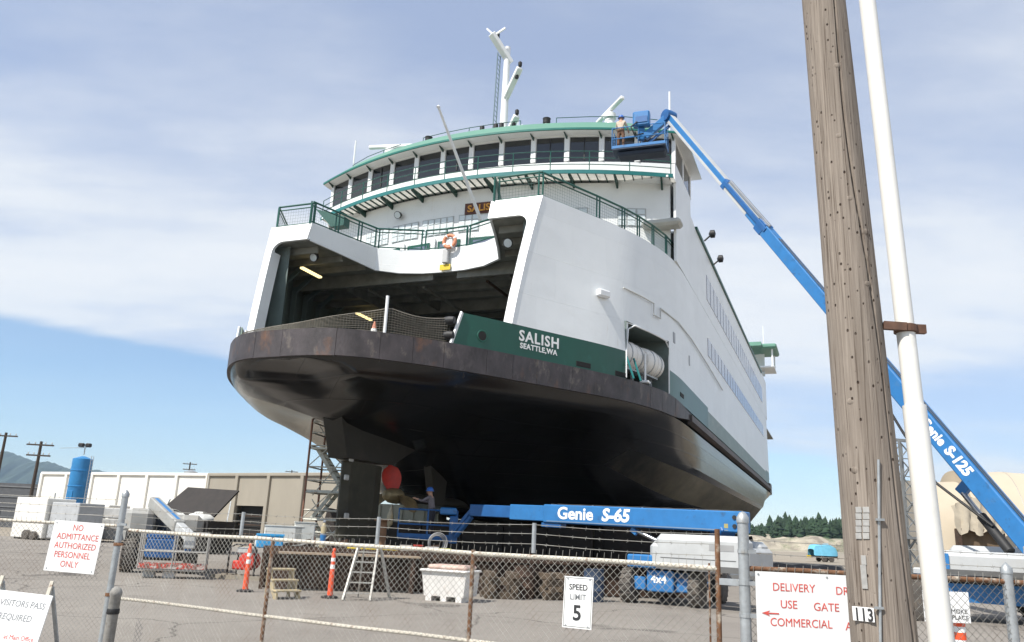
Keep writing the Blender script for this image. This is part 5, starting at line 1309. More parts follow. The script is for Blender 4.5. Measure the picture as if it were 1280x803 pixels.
# left fence
LA = along_px(137); LB = Vector((-9.6, 10.95, 0)); ld_ = flat(LB-LA)
FL = empty('chain_link_fence', LA); tag(FL, 'chain link fence left of the gate carrying the no admittance board', 'fence', 'chain link fences either side of the gate')
ll = lambda p: Vector(p)-LA
MB().tube(ll(Z(LA, -.02)), ll(Z(LA, 1.98)), .040, n=14).lathe([(.046, 1.96), (.046, 2.0), (.02, 2.04), (.001, 2.05)], 14, ll(LA)).build('fence_post', GALV, FL, smooth=50)
for z in (1.62, 1.38, .78, .18): MB().lathe([(.046, z-.02), (.046, z+.02)], 14, ll(LA)).box(ll(LA)+Vector((.05, -.03, z)), (.07, .03, .03)).build('post_band', RUSTP if z < 1.5 else GALV, FL)
rail(ll(Z(LA, 1.60)), ll(Z(LB, 1.64)), .021, PAINTP, 'top_rail', FL); rail(ll(Z(LA, .13)), ll(Z(LB, .13)), .02, RUSTP, 'bottom_rail', FL)
m = MB(); off = Vector((-ld_.y, ld_.x, 0)); off = off*(.024 if off.y < 0 else -.024); chainlink(m, ll(LA)+off, ll(LB)+off, .12, 1.6); o = m.build('chain_link_mesh', GALVW, FL); o['kind'] = 'stuff'
for dz in (.1, .2, .3): barbed(ll(Z(LA, 1.62+dz)), ll(Z(LB, 1.66+dz))).build('barbed_wire', GALVW, FL)
MB().tube(ll(Z(LB, 0)), ll(Z(LB, 1.95)), .035, n=12).build('fence_post', GALV, FL, smooth=50)
# right fence
RA = along_px(931); RB = Vector((RA.x+4.8, RA.y+.15, 0)); rd = flat(RB-RA)
FR = empty('chain_link_fence', RA); tag(FR, 'chain link fence right of the gate carrying the delivery board', 'fence', 'chain link fences either side of the gate')
lr = lambda p: Vector(p)-RA
MB().tube(lr(Z(RA, -.02)), lr(Z(RA, 1.90)), .043, n=14).lathe([(.05, 1.88), (.05, 1.92), (.025, 1.96), (.001, 1.97)], 14, lr(RA)).build('fence_post', GALV, FR, smooth=50)
for z in (1.66, 1.42, 1.18, .85, .5): MB().lathe([(.049, z-.015), (.049, z+.015)], 14, lr(RA)).box(lr(RA)+Vector((.055, -.03, z)), (.06, .03, .03)).build('post_band', GALV, FR)
rail(lr(Z(RA, 1.53)), lr(Z(RB, 1.50)), .021, RUSTP, 'top_rail', FR); rail(lr(Z(RA, .13)), lr(Z(RB, .13)), .02, RUSTP, 'bottom_rail', FR)
m = MB(); off = Vector((0, -.024, 0)); chainlink(m, lr(RA)+off, lr(RB)+off, .12, 1.51); o = m.build('chain_link_mesh', GALVW, FR); o['kind'] = 'stuff'
def on_right(px):
    q = ray(px, 750); n = Vector((-rd.y, rd.x, 0)); t = n.dot(RA)/n.dot(q); return Vector((q.x*t, q.y*t, 0))
p = on_right(1262); MB().tube(lr(Z(p, -.02)), lr(Z(p, 1.60)), .040, n=12).lathe([(.045, 1.58), (.045, 1.62), (.001, 1.67)], 12, lr(p)).build('fence_post', GALV, FR, smooth=50)
p = on_right(953); MB().tube(lr(Z(p, .1)), lr(Z(p, 1.53)), .008, n=6).build('tension_bar', RUSTP, FR)
for dz in (.1, .2): barbed(lr(Z(RA, 1.55+dz)), lr(Z(RB, 1.53+dz))).build('barbed_wire', GALVW, FR)

# signs ------------------------------------------------------------------------
def board(name, label, cat, corners, th=.004, mt=SIGNW, ch=0):
    """corners: top-left, top-right, bottom-left as world points"""
    TL, TR, BL = [Vector(c) for c in corners]; r = (TR-TL); u = (TL-BL); n = r.cross(u).normalized()
    root = empty(name, BL); tag(root, label, cat)
    m = MB().prism([Vector((0, 0, 0)), r, r+u, u], -n*th); m.build('sign_plate', mt, root)
    W, H = r.length, u.length; rn, un = r.normalized(), u.normalized()
    def text(body, x, y, size, mtl, **k): return lettering(body, size, mtl, root, rn*(x*W)+un*(y*H)+n*.0015, rn, un, ext=.0008, **k)
    def screw(x, y): MB().lathe([(.009, 0), (.007, .005), (.001, .006)], 8, rn*(x*W)+un*(y*H), rot=n.to_track_quat('Z', 'Y').to_matrix()).build('screw', GALV, root)
    return root, text, screw, (rn, un, n, W, H)
front = Vector((gd.y, -gd.x, 0)); front = front if front.y < 0 else -front
def left_plane(px, py):
    q = ray(px, py); n = Vector((-ld_.y, ld_.x, 0)); A_ = LA+Vector((0, -.06, 0)); t = n.dot(A_-Vector((0, 0, 0)))/n.dot(q); P = EYEV+q*t; return P
TL, TR, BL = left_plane(69, 650), left_plane(131, 655), left_plane(54, 713)
b_, tx, sc, dm = board('warning_sign', 'tilted white board reading no admittance authorized personnel only in red', 'sign', (TL, TR, BL))
for i, (t_, x) in enumerate((('NO', .5), ('ADMITTANCE', .53), ('AUTHORIZED', .52), ('PERSONNEL', .50), ('ONLY', .48))): tx(t_, x, .82-.18*i, .105, SIGNR, align='CENTER', bold=.0, sx=.84)
for x, y in ((.05, .95), (.95, .95), (.05, .05), (.95, .05)): sc(x, y)
# speed limit plate on the gate
def gate_plane(px, py):
    q = ray(px, py); n = Vector((-gd.y, gd.x, 0)); A_ = GA+front*.045; t = n.dot(A_)/n.dot(q); return EYEV+q*t
TL, TR, BL = gate_plane(706, 720), gate_plane(742, 722.5), gate_plane(702.5, 784)
b_, tx, sc, dm = board('speed_limit_sign', 'white speed limit 5 plate wired to the chain link gate', 'sign', (TL, TR, BL), mt=SIGNW)
rn, un, nr, W_, H_ = dm
tx('SPEED', .5, .74, .075*W_/.30, SIGNK, align='CENTER', bold=.001, sx=.95); tx('LIMIT', .5, .55, .075*W_/.30, SIGNG, align='CENTER', bold=.0008, sx=.95); tx('5', .5, .16, .19*W_/.30, SIGNK, align='CENTER', bold=.004)
bd = MB()
for a, c in (((.04, .03), (.96, .03)), ((.96, .03), (.96, .97)), ((.96, .97), (.04, .97)), ((.04, .97), (.04, .03))): bd.bar(rn*W_*a[0]+un*H_*a[1]+nr*.001, rn*W_*c[0]+un*H_*c[1]+nr*.001, .004, .001, up=nr)
bd.build('border_line', SIGNK, b_)
for x, y in ((.12, .95), (.88, .95), (.12, .05), (.88, .05)): sc(x, y)
# delivery board on the right fence
def right_plane(px, py, dy=.05):
    q = ray(px, py); n = Vector((-rd.y, rd.x, 0)); A_ = RA+Vector((0, -dy, 0)); t = n.dot(A_)/n.dot(q); return EYEV+q*t
TL, TR, BL = right_plane(944, 714), right_plane(1122, 722), right_plane(946, 822)
TR.z = TL.z-.005; BL = Vector((TL.x, TL.y, TL.z-.70))
b_, tx, sc, dm = board('delivery_sign', 'wide white board reading delivery, use gate, commercial in red with an arrow', 'sign', (TL, TR, BL))
S_ = .086
tx('DELIVERY', .115, .80, S_, SIGNR, bold=.0, sx=.92); tx('DRI', .555, .79, S_, SIGNR, bold=.0, sx=.92)
tx('USE', .165, .62, S_, SIGNR, bold=.0, sx=.95); tx('GATE', .395, .61, S_, SIGNR, bold=.0, sx=.95)
tx('COMMERCIAL', .09, .43, S_, SIGNR, bold=.0, sx=.90); tx('AN', .61, .42, S_, SIGNR, bold=.0, sx=.92)
rn, un, nr, W_, H_ = dm; o_ = rn*.035*W_+un*.56*H_+nr*.002
MB().prism([o_, o_+rn*.065+un*.02, o_+rn*.05+un*.004, o_+rn*.135+un*.004, o_+rn*.135-un*.006, o_+rn*.05-un*.006, o_+rn*.065-un*.022], nr*.001).build('arrow', SIGNR, b_)
for x, y in ((.02, .97), (.02, .06), (.5, .97)): sc(x, y)
# visitors sandwich board
vb = lambda px, py, Y=8.3: on_y(px, py, Y)
TL, TR = vb(-12, 736, 8.6), vb(66, 745, 8.5); BLp = vb(-34, 835, 8.3); 
VB, tx, sc, dm = board('sandwich_board', 'white standing board reading visitors pass required, at the left edge', 'sign', (TL, TR, TL+Vector((-.02, -.22, -.86))), th=.012)
tx('VISITORS PASS', .94, .845, .085, SIGNG, align='RIGHT', bold=.0006, sx=.92); tx('REQUIRED', .80, .70, .085, SIGNG, align='RIGHT', bold=.0006, sx=.92)
tx('at Main Office', .93, .505, .062, SIGNR, align='RIGHT', sx=.92); tx('& G', .72, .425, .062, SIGNR, align='RIGHT', sx=.92)
rn, un, nr, W_, H_ = dm
for x in (.10, .90):
    a_ = rn*W_*x+un*(H_+.14)-nr*.02; b2_ = rn*W_*x-un*.05-nr*.02; zb_ = -BLp.z*0
    root_z = VB.location.z
    k_ = (root_z+b2_.z)/max(.001, un.z); b3_ = b2_-un*k_
    MB().bar(a_, b3_, .035, .02).build('board_leg', PAINTP, VB); back = Vector((b3_.x+.05, b3_.y+.75, -root_z)); MB().bar(a_-un*.05-nr*.02, back, .035, .02).build('board_leg', GALV, VB)
# stub bollard by the gate post
pb = on_y(147, 730, 9.9); BO = empty('bollard', (pb.x, pb.y, 0)); MB().lathe([(.062, 0), (.062, .82), (.068, .83), (.068, .86), (.05, .90), (.02, .92), (.001, .925)], 16).build('bollard_tube', mat('bollard_grey', (.26, .25, .23), .8, var=.3, scale=10, dirt=(.12, .10, .08), dscale=8), BO, smooth=50)
MB().lathe([(.066, .62), (.07, .63), (.07, .67), (.066, .68)], 16).build('collar', BLACK, BO, smooth=50)
tag(BO, 'short grey pipe bollard with a domed cap beside the left gate post', 'bollard')
# smoke-free sign on banded post behind the right fence
sp = on_y(1200, 790, 12.2); NS = empty('post_sign', (sp.x, sp.y, 0)); tag(NS, 'small white smoke free sign on a white post with orange bands', 'sign')
MB().tube((0, 0, 0), (0, 0, 1.15), .075, n=16).build('post', LETW, NS, smooth=50)
for z in (.18, .36, .54, .72): MB().lathe([(.077, z), (.077, z+.10)], 16).build('orange_band', ORANGE, NS, smooth=50)
MB().lathe([(.3, 0), (.3, .05), (.1, .08)], 20).build('base', BLACK, NS, smooth=50)
A_, B_, C_ = on_y(1151, 738, 12.08)-NS.location, on_y(1208, 736, 12.08)-NS.location, on_y(1156, 777, 12.08)-NS.location
r_, u_ = (B_-A_), (A_-C_); u_ = Vector((0, 0, u_.length)); r_ = Vector((r_.x, r_.y, .0)); n_ = r_.cross(u_).normalized(); A_ = C_+u_
spl = MB().prism([C_, C_+r_, C_+r_+u_, C_+u_], -n_*.004).build('sign_plate', SIGNW, NS)
W_, H_ = r_.length, u_.length; rn, un = r_.normalized(), Vector((0, 0, 1))
lettering('A SMOKE', .085, SIGNK, NS, C_+rn*W_*.94+un*H_*.30+n_*.002, rn, un, align='RIGHT', ext=.001); lettering('FREEPLACE', .085, SIGNK, NS, C_+rn*W_*.96+un*H_*.10+n_*.002, rn, un, align='RIGHT', ext=.001)
cc2 = C_+rn*W_*.40+un*H_*.72+n_*.003; rot = n_.to_track_quat('Z', 'Y').to_matrix()
MB().path([cc2+rn*.085*cos(2*pi*k/20)+un*.085*sin(2*pi*k/20) for k in range(20)], .006, 4, closed=True).bar(cc2-rn*.06+un*.06, cc2+rn*.06-un*.06, .012, .003, up=n_).bar(cc2-rn*.05, cc2+rn*.05, .018, .002, up=n_).build('no_smoking_symbol', SIGNR, NS)

# utility pole in the foreground ----------------------------------------------------
UPY = 4.35
pt_, pb_ = on_y(1029, 0, UPY), on_y(1106, 803, UPY)
dirp = (pt_-pb_).normalized(); k0 = (0-pb_.z)/dirp.z; base = pb_+dirp*k0; 
UP = empty('utility_pole', base); tag(UP, 'weathered wooden utility pole with number plate in the right foreground', 'utility pole')
def pole_material():
    m = bpy.data.materials.new('old_pole_wood'); m.use_nodes = True; nt = m.node_tree; N, L = nt.nodes, nt.links; b = N['Principled BSDF']; b.inputs['Roughness'].default_value = .88; b.inputs['Specular IOR Level'].default_value = .2
    tc = N.new('ShaderNodeTexCoord')
    def mp(sc):
        q = N.new('ShaderNodeMapping'); q.inputs['Scale'].default_value = sc; L.new(tc.outputs['Object'], q.inputs[0]); return q.outputs[0]
    def noise(v, s, d=6, r=.6):
        n = N.new('ShaderNodeTexNoise'); n.inputs['Scale'].default_value = s; n.inputs['Detail'].default_value = d; n.inputs['Roughness'].default_value = r; L.new(v, n.inputs['Vector']); return n.outputs[0]
    def rng(s, a, c, o0=0, o1=1):
        q = N.new('ShaderNodeMapRange'); q.inputs[1].default_value = a; q.inputs[2].default_value = c; q.inputs[3].default_value = o0; q.inputs[4].default_value = o1; L.new(s, q.inputs[0]); return q.outputs[0]
    def mix(f, a, c):
        x = N.new('ShaderNodeMix'); x.data_type = 'RGBA'; L.new(f, x.inputs[0])
        for i, q in ((6, a), (7, c)):
            if isinstance(q, tuple): x.inputs[i].default_value = (*q, 1)
            else: L.new(q, x.inputs[i])
        return x.outputs[2]
    g = noise(mp((30, 30, .45)), 2.2, 9, .68)
    c = mix(rng(g, .3, .7), (.15, .122, .100), (.355, .305, .258))
    c = mix(rng(noise(mp((1, 1, .5)), 1.6, 4), .4, .7, 0, .55), c, (.21, .18, .15))
    f = noise(mp((60, 60, .8)), 2.0, 4, .5); c = mix(rng(f, .56, .66, 0, .7), c, (.07, .05, .037))
    v = N.new('ShaderNodeTexVoronoi'); v.inputs['Scale'].default_value = 24; L.new(mp((1, 1, .62)), v.inputs['Vector'])
    msk = noise(mp((1, 1, .7)), 2.2, 3); sp_ = rng(v.outputs['Distance'], .10, .17, 1, 0)
    mm = N.new('ShaderNodeMath'); mm.operation = 'MULTIPLY'; L.new(sp_, mm.inputs[0]); L.new(rng(msk, .41, .52), mm.inputs[1])
    c = mix(mm.outputs[0], c, (.045, .03, .022))
    L.new(c, b.inputs['Base Color'])
    ad = N.new('ShaderNodeMath'); ad.operation = 'SUBTRACT'; L.new(g, ad.inputs[0]); L.new(mm.outputs[0], ad.inputs[1])
    bp = N.new('ShaderNodeBump'); bp.inputs['Strength'].default_value = .7; bp.inputs['Distance'].default_value = .012; L.new(ad.outputs[0], bp.inputs['Height']); L.new(bp.outputs[0], b.inputs['Normal'])
    return m
PW = pole_material()
def pole_r(z): return .170-.0085*z
CRK = None
axp = lambda z: Vector((0, 0, 0))+dirp*(z/dirp.z)
def crack_ang(z): return radians(-72)+radians(16)*sin(z*.9+.4)+radians(5)*sin(z*2.7)
m = MB(); NS_, NZ = 220, 110; vs = []
for i in range(NZ+1):
    z = -.05+9.0*i/NZ; c = axp(z); r0 = pole_r(z)
    for j in range(NS_):
        a = 2*pi*j/NS_; da = (a-crack_ang(z)+pi) % (2*pi)-pi
        r = r0*(1+.012*sin(3*a+z*.5)+.008*sin(7*a+1.3*z))
        if abs(da) < .06 and .2 < z: r -= .04*(1-abs(da)/.06)*(.55+.45*sin(z*1.1+1)**2)
        vs.append(c+Vector((r*cos(a), r*sin(a), 0)))
m.add(vs, [(i*NS_+j, i*NS_+(j+1) % NS_, (i+1)*NS_+(j+1) % NS_, (i+1)*NS_+j) for i in range(NZ) for j in range(NS_)]); m.add([vs[NZ*NS_+j] for j in range(NS_)], [tuple(range(NS_))])
m.build('pole', PW, UP, smooth=60)
def pole_surface(px, py, out=.0):
    """point on the pole face nearest the eye for a pixel"""
    q = ray(px, py); best = None
    for k in range(400):
        t = (UPY-.6+1.2*k/400)/q.y; P = EYEV+q*t-base; c = axp(P.z); d = Vector((P.x-c.x, P.y-c.y, 0))
        if d.length <= pole_r(P.z)+out: return P, d.normalized()
    return P, d.normalized()
for (px, py) in ((1046, 82), (1062, 248), (1083, 290), (1063, 502), (1068, 588), (1084, 355), (1048, 170), (1060, 355)):   # knots
    P, n = pole_surface(px, py); R = n.to_track_quat('Z', 'Y').to_matrix(); MB().lathe([(.001, .004), (.008, .0045), (.016, .002), (.028, -.007)], 14, P, rot=R).build('knot', PW, UP, smooth=70)
def face_plate(px0, py0, px1, py1, mt, name, out=.004):
    P0, n = pole_surface((px0+px1)/2, (py0+py1)/2); w = abs(px1-px0)/1000*UPY*.98; h = abs(py1-py0)/1000*UPY*.98; y = dirp; x = y.cross(n).normalized(); n = x.cross(y)
    R = Matrix((x, y, n)).transposed(); o = MB().box(P0+n*out, (w, h, .003), R, .001).build(name, mt, UP); return o, P0+n*(out+.003), x, y, n, w, h
o, P0, x, y, n, w, h = face_plate(1066, 760, 1094, 776, SIGNW, 'number_plate', .006)
o['label'] = 'white plate reading 113'
for i, ch_ in enumerate('113'): lettering(ch_, .085, SIGNK, o, P0+x*(-.033+.037*i)-y*.03, x, y, align='CENTER', bold=.002, ext=.001, sx=.8)
TAGM = mat('tag_aluminium', (.40, .39, .37), .5, metal=.3, var=.15, scale=30)
for i in range(2):
    for j in range(5): face_plate(1070+9*i, 634+8.2*j, 1077.5+9*i, 641+8.2*j, TAGM, 'metal_tag', .004)
for (a, b_, c, d) in ((1077, 695, 1083, 706), (1077, 708, 1084, 735)): face_plate(a, b_, c, d, TAGM, 'metal_tag', .004)
P1, n1_ = pole_surface(1097, 575); P2, n2_ = pole_surface(1101, 803); P3 = P2-dirp*(P2.z+.0)/dirp.z
MB().path([P1+n1_*.012, P2+n2_*.014, P3+n2_*.02], .0075, 8).build('ground_conduit', GALV, UP, smooth=60)
for py in (650, 760): P, n = pole_surface(1099, py); MB().box(P+n*.018, (.04, .02, .012)).build('conduit_clip', GALV, UP)
# white riser pipe
PYP = 4.25
wt, wb_ = on_y(1084, 0, PYP+.12), on_y(1177, 803, PYP); dw = (wt-wb_).normalized(); wbase = wb_-dw*(wb_.z/dw.z)
RP_ = empty('riser_pipe', wbase); tag(RP_, 'white plastic riser pipe strapped beside the foreground utility pole', 'pipe')
PVC = mat('white_pvc', (.74, .73, .69), .35, var=.04, scale=3, dirt=(.62, .60, .55), damt=(.55, .8), dscale=4)
zj = on_y(1146, 515, PYP+.05).z; at = lambda z: dw*(z/dw.z)
MB().tube(at(zj), at(zj+6.2), .049, n=24).build('upper_pipe', PVC, RP_, smooth=40); MB().tube(at(0), at(zj+.03), .060, n=24).build('lower_pipe', PVC, RP_, smooth=40)
zs = on_y(1122, 412, PYP+.06).z; sp_ = at(zs)
st = MB(); ppos = base+axp(zs)-wbase; tow = flat(ppos-sp_)
st.bar(sp_+tow*.02+Vector((0, -.055, 0)), ppos-tow*pole_r(zs)*.9+Vector((0, -.05, .01)), .03, .045); st.lathe([(.053, -.024), (.062, -.02), (.062, .02), (.053, .024)], 20, sp_); st.box(sp_-tow*.075, (.06, .03, .05)); st.build('strap_bracket', mat('strap_rust', (.10, .05, .03), .7, var=.3, scale=20), RP_)
# ================================================================== YARD AND BACKGROUND
def oriented(C, ax): 
    x = flat(Vector(ax)); return empty('tmp', C, atan2(x.y, x.x))
# --- long workshop: white half and tan half, pilasters between panels
def workshop():
    A = on_y(46, 640, 92); A.z = 0; B = on_y(256, 640, 80); B.z = 0; Cc = on_y(470, 640, 68); Cc.z = 0
    for (P, Q, label, wallm, n, ztopA, ztopB, nm) in ((A, B, 'low white workshop with panelled front behind the blue silo', CREAM, 6, 6.3, 6.3, 'w'), (B, Cc, 'low tan workshop with a dark doorway behind the scaffold', TANB, 5, 6.3, 6.3, 't')):
        d = flat(Q-P); L = (Q-P).length; e = empty('workshop', P, atan2(d.y, d.x)); tag(e, label, 'building', 'workshops behind the yard')
        H = 6.05; door = (L*.22, L*.36) if nm == 't' else None
        edges = [L*i/n for i in range(n+1)]
        for i in range(n):
            a, b = edges[i]+.2, edges[i+1]-.2
            if door and i == 1:
                MB().box(((a+b)/2, .0, (3.3+H)/2), (b-a, .2, H-3.3)).build('wall_panel', wallm, e); MB().box(((a+b)/2, .55, 1.65), (b-a, .1, 3.3)).build('doorway', DARK, e)
                for z in (.8, 1.6, 2.4): MB().box(((a+b)/2, .30, z), (b-a, .04, .07)).build('door_bar', RUST, e)
            else: MB().box(((a+b)/2, 0, H/2), (b-a, .2, H)).build('wall_panel', wallm, e)
        for x in edges: MB().box((x, -.12, H/2+.05), (.42, .4, H+.1), ch=.03).build('pilaster', wallm, e)
        MB().box((L/2, -.05, H+.1), (L+.3, .5, .3), ch=.04).build('parapet', wallm, e)
        MB().box((L/2, 9, H-.2), (L, 17.8, .2)).build('roof', mat('roof_grey', (.28, .28, .27), .8), e)
        MB().box((.1, 9, H/2), (.2, 17.6, H)).build('end_wall', wallm, e)
        if nm == 'w':
            MB().lathe([(.5, 0), (.5, .5), (.7, .55), (.7, .8), (.1, 1.0)], 14, (L*.72, 4, H-.1)).build('roof_vent', GALV, e, smooth=40)
            MB().box((L*.30, -.13, 1.3), (1.1, .08, 2.3)).build('door', mat('door_pale', (.55, .54, .50), .6), e)
workshop()
# --- blue silo with twin floodlights
sb = on_y(92, 640, 74); SI = empty('silo', (sb.x, sb.y, 0)); tag(SI, 'bright blue cylindrical silo with twin lights in front of the white workshop', 'silo')
SBL = mat('silo_blue', (.025, .19, .43), .45, var=.1, dirt=(.03, .16, .42), dscale=.8)
MB().lathe([(.02, 2.4), (.5, 2.0), (.84, 2.75), (.84, 6.7), (.2, 6.95), (.01, 6.95)], 28).build('tank', SBL, SI, smooth=40)
for k in range(4):
    a = pi/4+k*pi/2; MB().tube((.76*cos(a), .76*sin(a), 0), (.76*cos(a), .76*sin(a), 3.0), .08, n=8).build('leg', SBL, SI)
for zb_ in (2.7, 4.2, 5.6): MB().lathe([(.84, zb_), (.88, zb_+.02), (.88, zb_+.10), (.84, zb_+.12)], 28).build('band', SBL, SI, smooth=40)
for q in (-.2, .2): MB().tube((.98, -.3+q, .3), (.98, -.3+q, 7.0), .03, n=6).build('ladder_rail', GALV, SI)
for k in range(22): MB().tube((.98, -.5, .5+.29*k), (.98, -.1, .5+.29*k), .018, n=5).build('ladder_rung', GALV, SI)
MB().box((-.2, -.84, 3.4), (.5, .08, .9), ch=.02).build('hatch', SBL, SI)
MB().tube((0, 0, 7.1), (0, 0, 7.7), .05, n=6).tube((-2.3, 0, 7.6), (.1, 0, 7.75), .025, n=5).build('lamp_post', GALV, SI)
for q in (-.32, .32): MB().box((q, -.1, 7.95), (.5, .4, .36), ch=.08).build('floodlight', BLACK, SI)
MB().tube((-1.7, -.4, 0), (-1.7, -.4, 3.6), .06, n=6).tube((-1.4, -.7, 0), (-1.4, -.7, 3.0), .06, n=6).build('feed_pipe', GALV, SI)
# --- background utility poles
for (px, top, bot, Y, arms, lab) in ((8, 541, 620, 84, 1, 'distant dark utility pole at the far left edge'), (52, 552, 628, 78, 2, 'distant utility pole with two crossarms beside the white workshop'), (238, 578, 600, 150, 2, 'far utility pole rising behind the white workshop roof'), (365, 588, 600, 170, 1, 'far utility pole rising behind the tan workshop roof')):
    t = on_y(px, top, Y); e = empty('far_utility_pole', (t.x, t.y, 0)); tag(e, lab, 'utility pole', 'distant utility poles')
    MB().tube((0, 0, 0), (0, 0, t.z), .20, .13, 8).build('pole', BROWNP, e, smooth=50)
    for k in range(arms):
        MB().box((0, -.1, t.z-.35-1.0*k), (2.6-.3*k, .12, .14), Matrix.Rotation(radians(.5), 3, 'Y')).build('crossarm', BROWNP, e)
        for q in (-1.1, -.5, .5, 1.1): MB().lathe([(.03, 0), (.07, .1), (.03, .22)], 6, (q*(1-.1*k), -.1, t.z-.28-1.0*k)).build('insulator', LGREY, e)
# --- dark low building and white box container on the left
p = on_y(10, 640, 100); e = empty('shed', (p.x-9, p.y, 0)); tag(e, 'long dark grey shed with ribbed walls at the far left', 'building')
SHD = mat('shed_dark', (.085, .088, .095), .7, var=.15)
MB().box((0, 6, 2.6), (26, 12, 5.2)).build('wall', SHD, e)
for z in (1.2, 2.4, 3.6, 4.8): MB().box((0, -.03, z), (26, .1, .14)).build('wall_rib', mat('shed_rib', (.16, .165, .17), .7), e)
MB().box((5, -.06, 1.2), (6, .1, 1.7)).build('opening', DARK, e)
p = on_y(64, 660, 58); e = empty('container', (p.x, p.y, 0), radians(-22)); tag(e, 'white box container standing in front of the white workshop', 'container')
MB().box((-.9, 0, 1.45), (3.0, 2.3, 2.7), ch=.04).build('box', CREAM, e); MB().box((2.0, .2, 1.35), (2.6, 2.1, 2.4), ch=.04).build('side_box', mat('container_grey', (.40, .41, .42), .7), e)
for q in (-1.9, 2.9): MB().box((q, 0, .07), (.3, 2.2, .14)).build('skid', DARK, e)
MB().lathe([(.02, -.15), (.32, -.12), (.32, .12), (.02, .15)], 16, (-.6, -1.35, .32), 'y').build('wheel', TYRE, e, smooth=40); MB().lathe([(.02, -.15), (.28, -.12), (.28, .12), (.02, .15)], 16, (.15, -1.4, .28), 'y').build('wheel', TYRE, e, smooth=40)
# wind-screened fence line / low grey plant beyond
p = on_y(150, 650, 66); e = empty('machine_hut', (p.x, p.y, 0), radians(-20)); tag(e, 'small white hut with a dark opening beside the silo', 'hut')
MB().box((-1.9, 0, 2.5), (3.4, 2.2, .3), ch=.05).box((-3.45, 0, 1.2), (.3, 2.0, 2.4)).box((-.35, 0, 1.2), (.3, 2.0, 2.4)).build('frame', CREAM, e); MB().box((-1.9, .7, 1.2), (2.8, .1, 2.4)).build('opening', DARK, e)
MB().box((-1.9, -.6, .6), (3.0, .4, 1.2)).build('counter', mat('hut_grey', (.2, .21, .22), .7), e)
p = on_y(165, 650, 60); e = empty('steel_plate_stack', (p.x, p.y, 0), radians(-12)); tag(e, 'grey stack of flat material under sheets in front of the workshop', 'stack')
for k in range(3): MB().box((.2*k, 0, .5+.75*k), (6.4-.5*k, 2.2, .7), ch=.05).build('bundle', mat('sheet_grey%d' % k, (.30+.06*k, .30+.06*k, .29+.06*k), .7, var=.2), e)
# --- big dark skip with its lid propped open, white bags inside
p = on_y(222, 690, 47); e = empty('skip', (p.x, p.y, 0), radians(-16)); tag(e, 'dark open skip with its big lid propped up, holding white bags', 'skip')
SKM = mat('skip_dark', (.022, .020, .020), .7, var=.35, scale=2, dirt=(.06, .045, .035), dscale=1.5)
MB().box((0, -1.2, .95), (5.2, .1, 1.6)).box((0, 1.2, .95), (5.2, .1, 1.6)).box((-2.55, 0, .95), (.1, 2.3, 1.6)).box((2.55, 0, .95), (.1, 2.3, 1.6)).box((0, 0, .2), (5.0, 2.3, .1)).build('tub', SKM, e)
for k in range(11): MB().box((-2.4+.48*k, -1.29, .95), (.08, .1, 1.5)).build('rib', SKM, e)
MB().prism([(-2.2, .6, 2.1), (1.6, .6, 2.0), (2.2, 1.8, 3.55), (-1.3, 1.8, 3.65)], (0, .10, -.05)).build('lid', mat('lid_brown', (.014, .010, .009), .75, var=.4, scale=3, stretch=(1, 1, .3)), e)
for q in (-2.2, 2.3): MB().bar((q, .9, 1.7), (q*.92, 1.3, 2.9), .06, .06).build('lid_strut', GALV, e)
for q in (-2.3, 2.3): MB().box((q, 0, .08), (.25, 2.0, .16)).build('skid', SKM, e)
for k, (bx, lab) in enumerate(((-1.0, 'larger white bag lying in the dark skip'), (1.1, 'smaller white bag lying in the dark skip, nearer the tan workshop'))):
    b_ = empty('bag', e.matrix_basis @ Vector((bx, 0, .25))); tag(b_, lab, 'bag', 'white bags in the skip'); rr = 1.0 if k == 0 else .72
    m = MB(); rows = []
    for i in range(9):
        th = pi*i/8; rows.append([Vector((rr*(1+.12*sin(j*1.7+i))*sin(th)*cos(2*pi*j/14)*1.1, rr*.8*sin(th)*sin(2*pi*j/14)*(1+.1*sin(j*2.3)), 1.75-rr*.35+rr*.62*cos(th)*(1+.14*sin(j*2.1+i*1.3)))) for j in range(15)])
    m.grid(rows); m.box((0, 0, .7), (.9*rr, .8*rr, 1.3), ch=.2); m.build('sack', mat('bag_white', (.60, .60, .58), .7, var=.15), b_, smooth=60)
# --- rusty steel work platform in front of the bow, everything standing on it
PA, PB_ = Vector((-6.55, 23.0, 0)), Vector((6.2, 26.6, 0)); pd = flat(PB_-PA); pn = Vector((-pd.y, pd.x, 0)); PLn = (PB_-PA).length
WP = empty('work_platform', PA, atan2(pd.y, pd.x)); tag(WP, 'long low rusty steel work platform under the ferry bow', 'platform')
HP = 1.06
MB().box((PLn/2, 1.6, HP-.06), (PLn, 3.2, .12)).build('deck_plate', RUST, WP)
MB().box((PLn/2, .03, HP-.03), (PLn+.02, .10, .22)).build('edge_beam', RUST, WP)
nP = 12
for k in range(nP):
    w = PLn/nP; MB().box((w*(k+.5), .16, (HP-.2)/2+.02), (w-.06, .06, HP-.22)).build('side_panel', RUST, WP)
    MB().box((w*k+.03, .08, HP/2-.05), (.10, .14, HP-.1)).build('stiffener', RUST, WP)
MB().box((PLn/2, 3.1, HP/2-.07), (PLn, .1, HP-.14)).build('back_panel', RUST, WP)
pl_ = MB().box((2.35, -.25, .98), (3.9, .55, .05)); pl_.build('scaffold_plank', WOODT, WP)
for q in (.6, 4.1): MB().box((q, -.25, .48), (.08, .5, .95)).build('plank_support', RUST, WP)
rndp = random.Random(5)
def wp(x, y, z=HP): return WP.matrix_basis @ Vector((x, y, z))
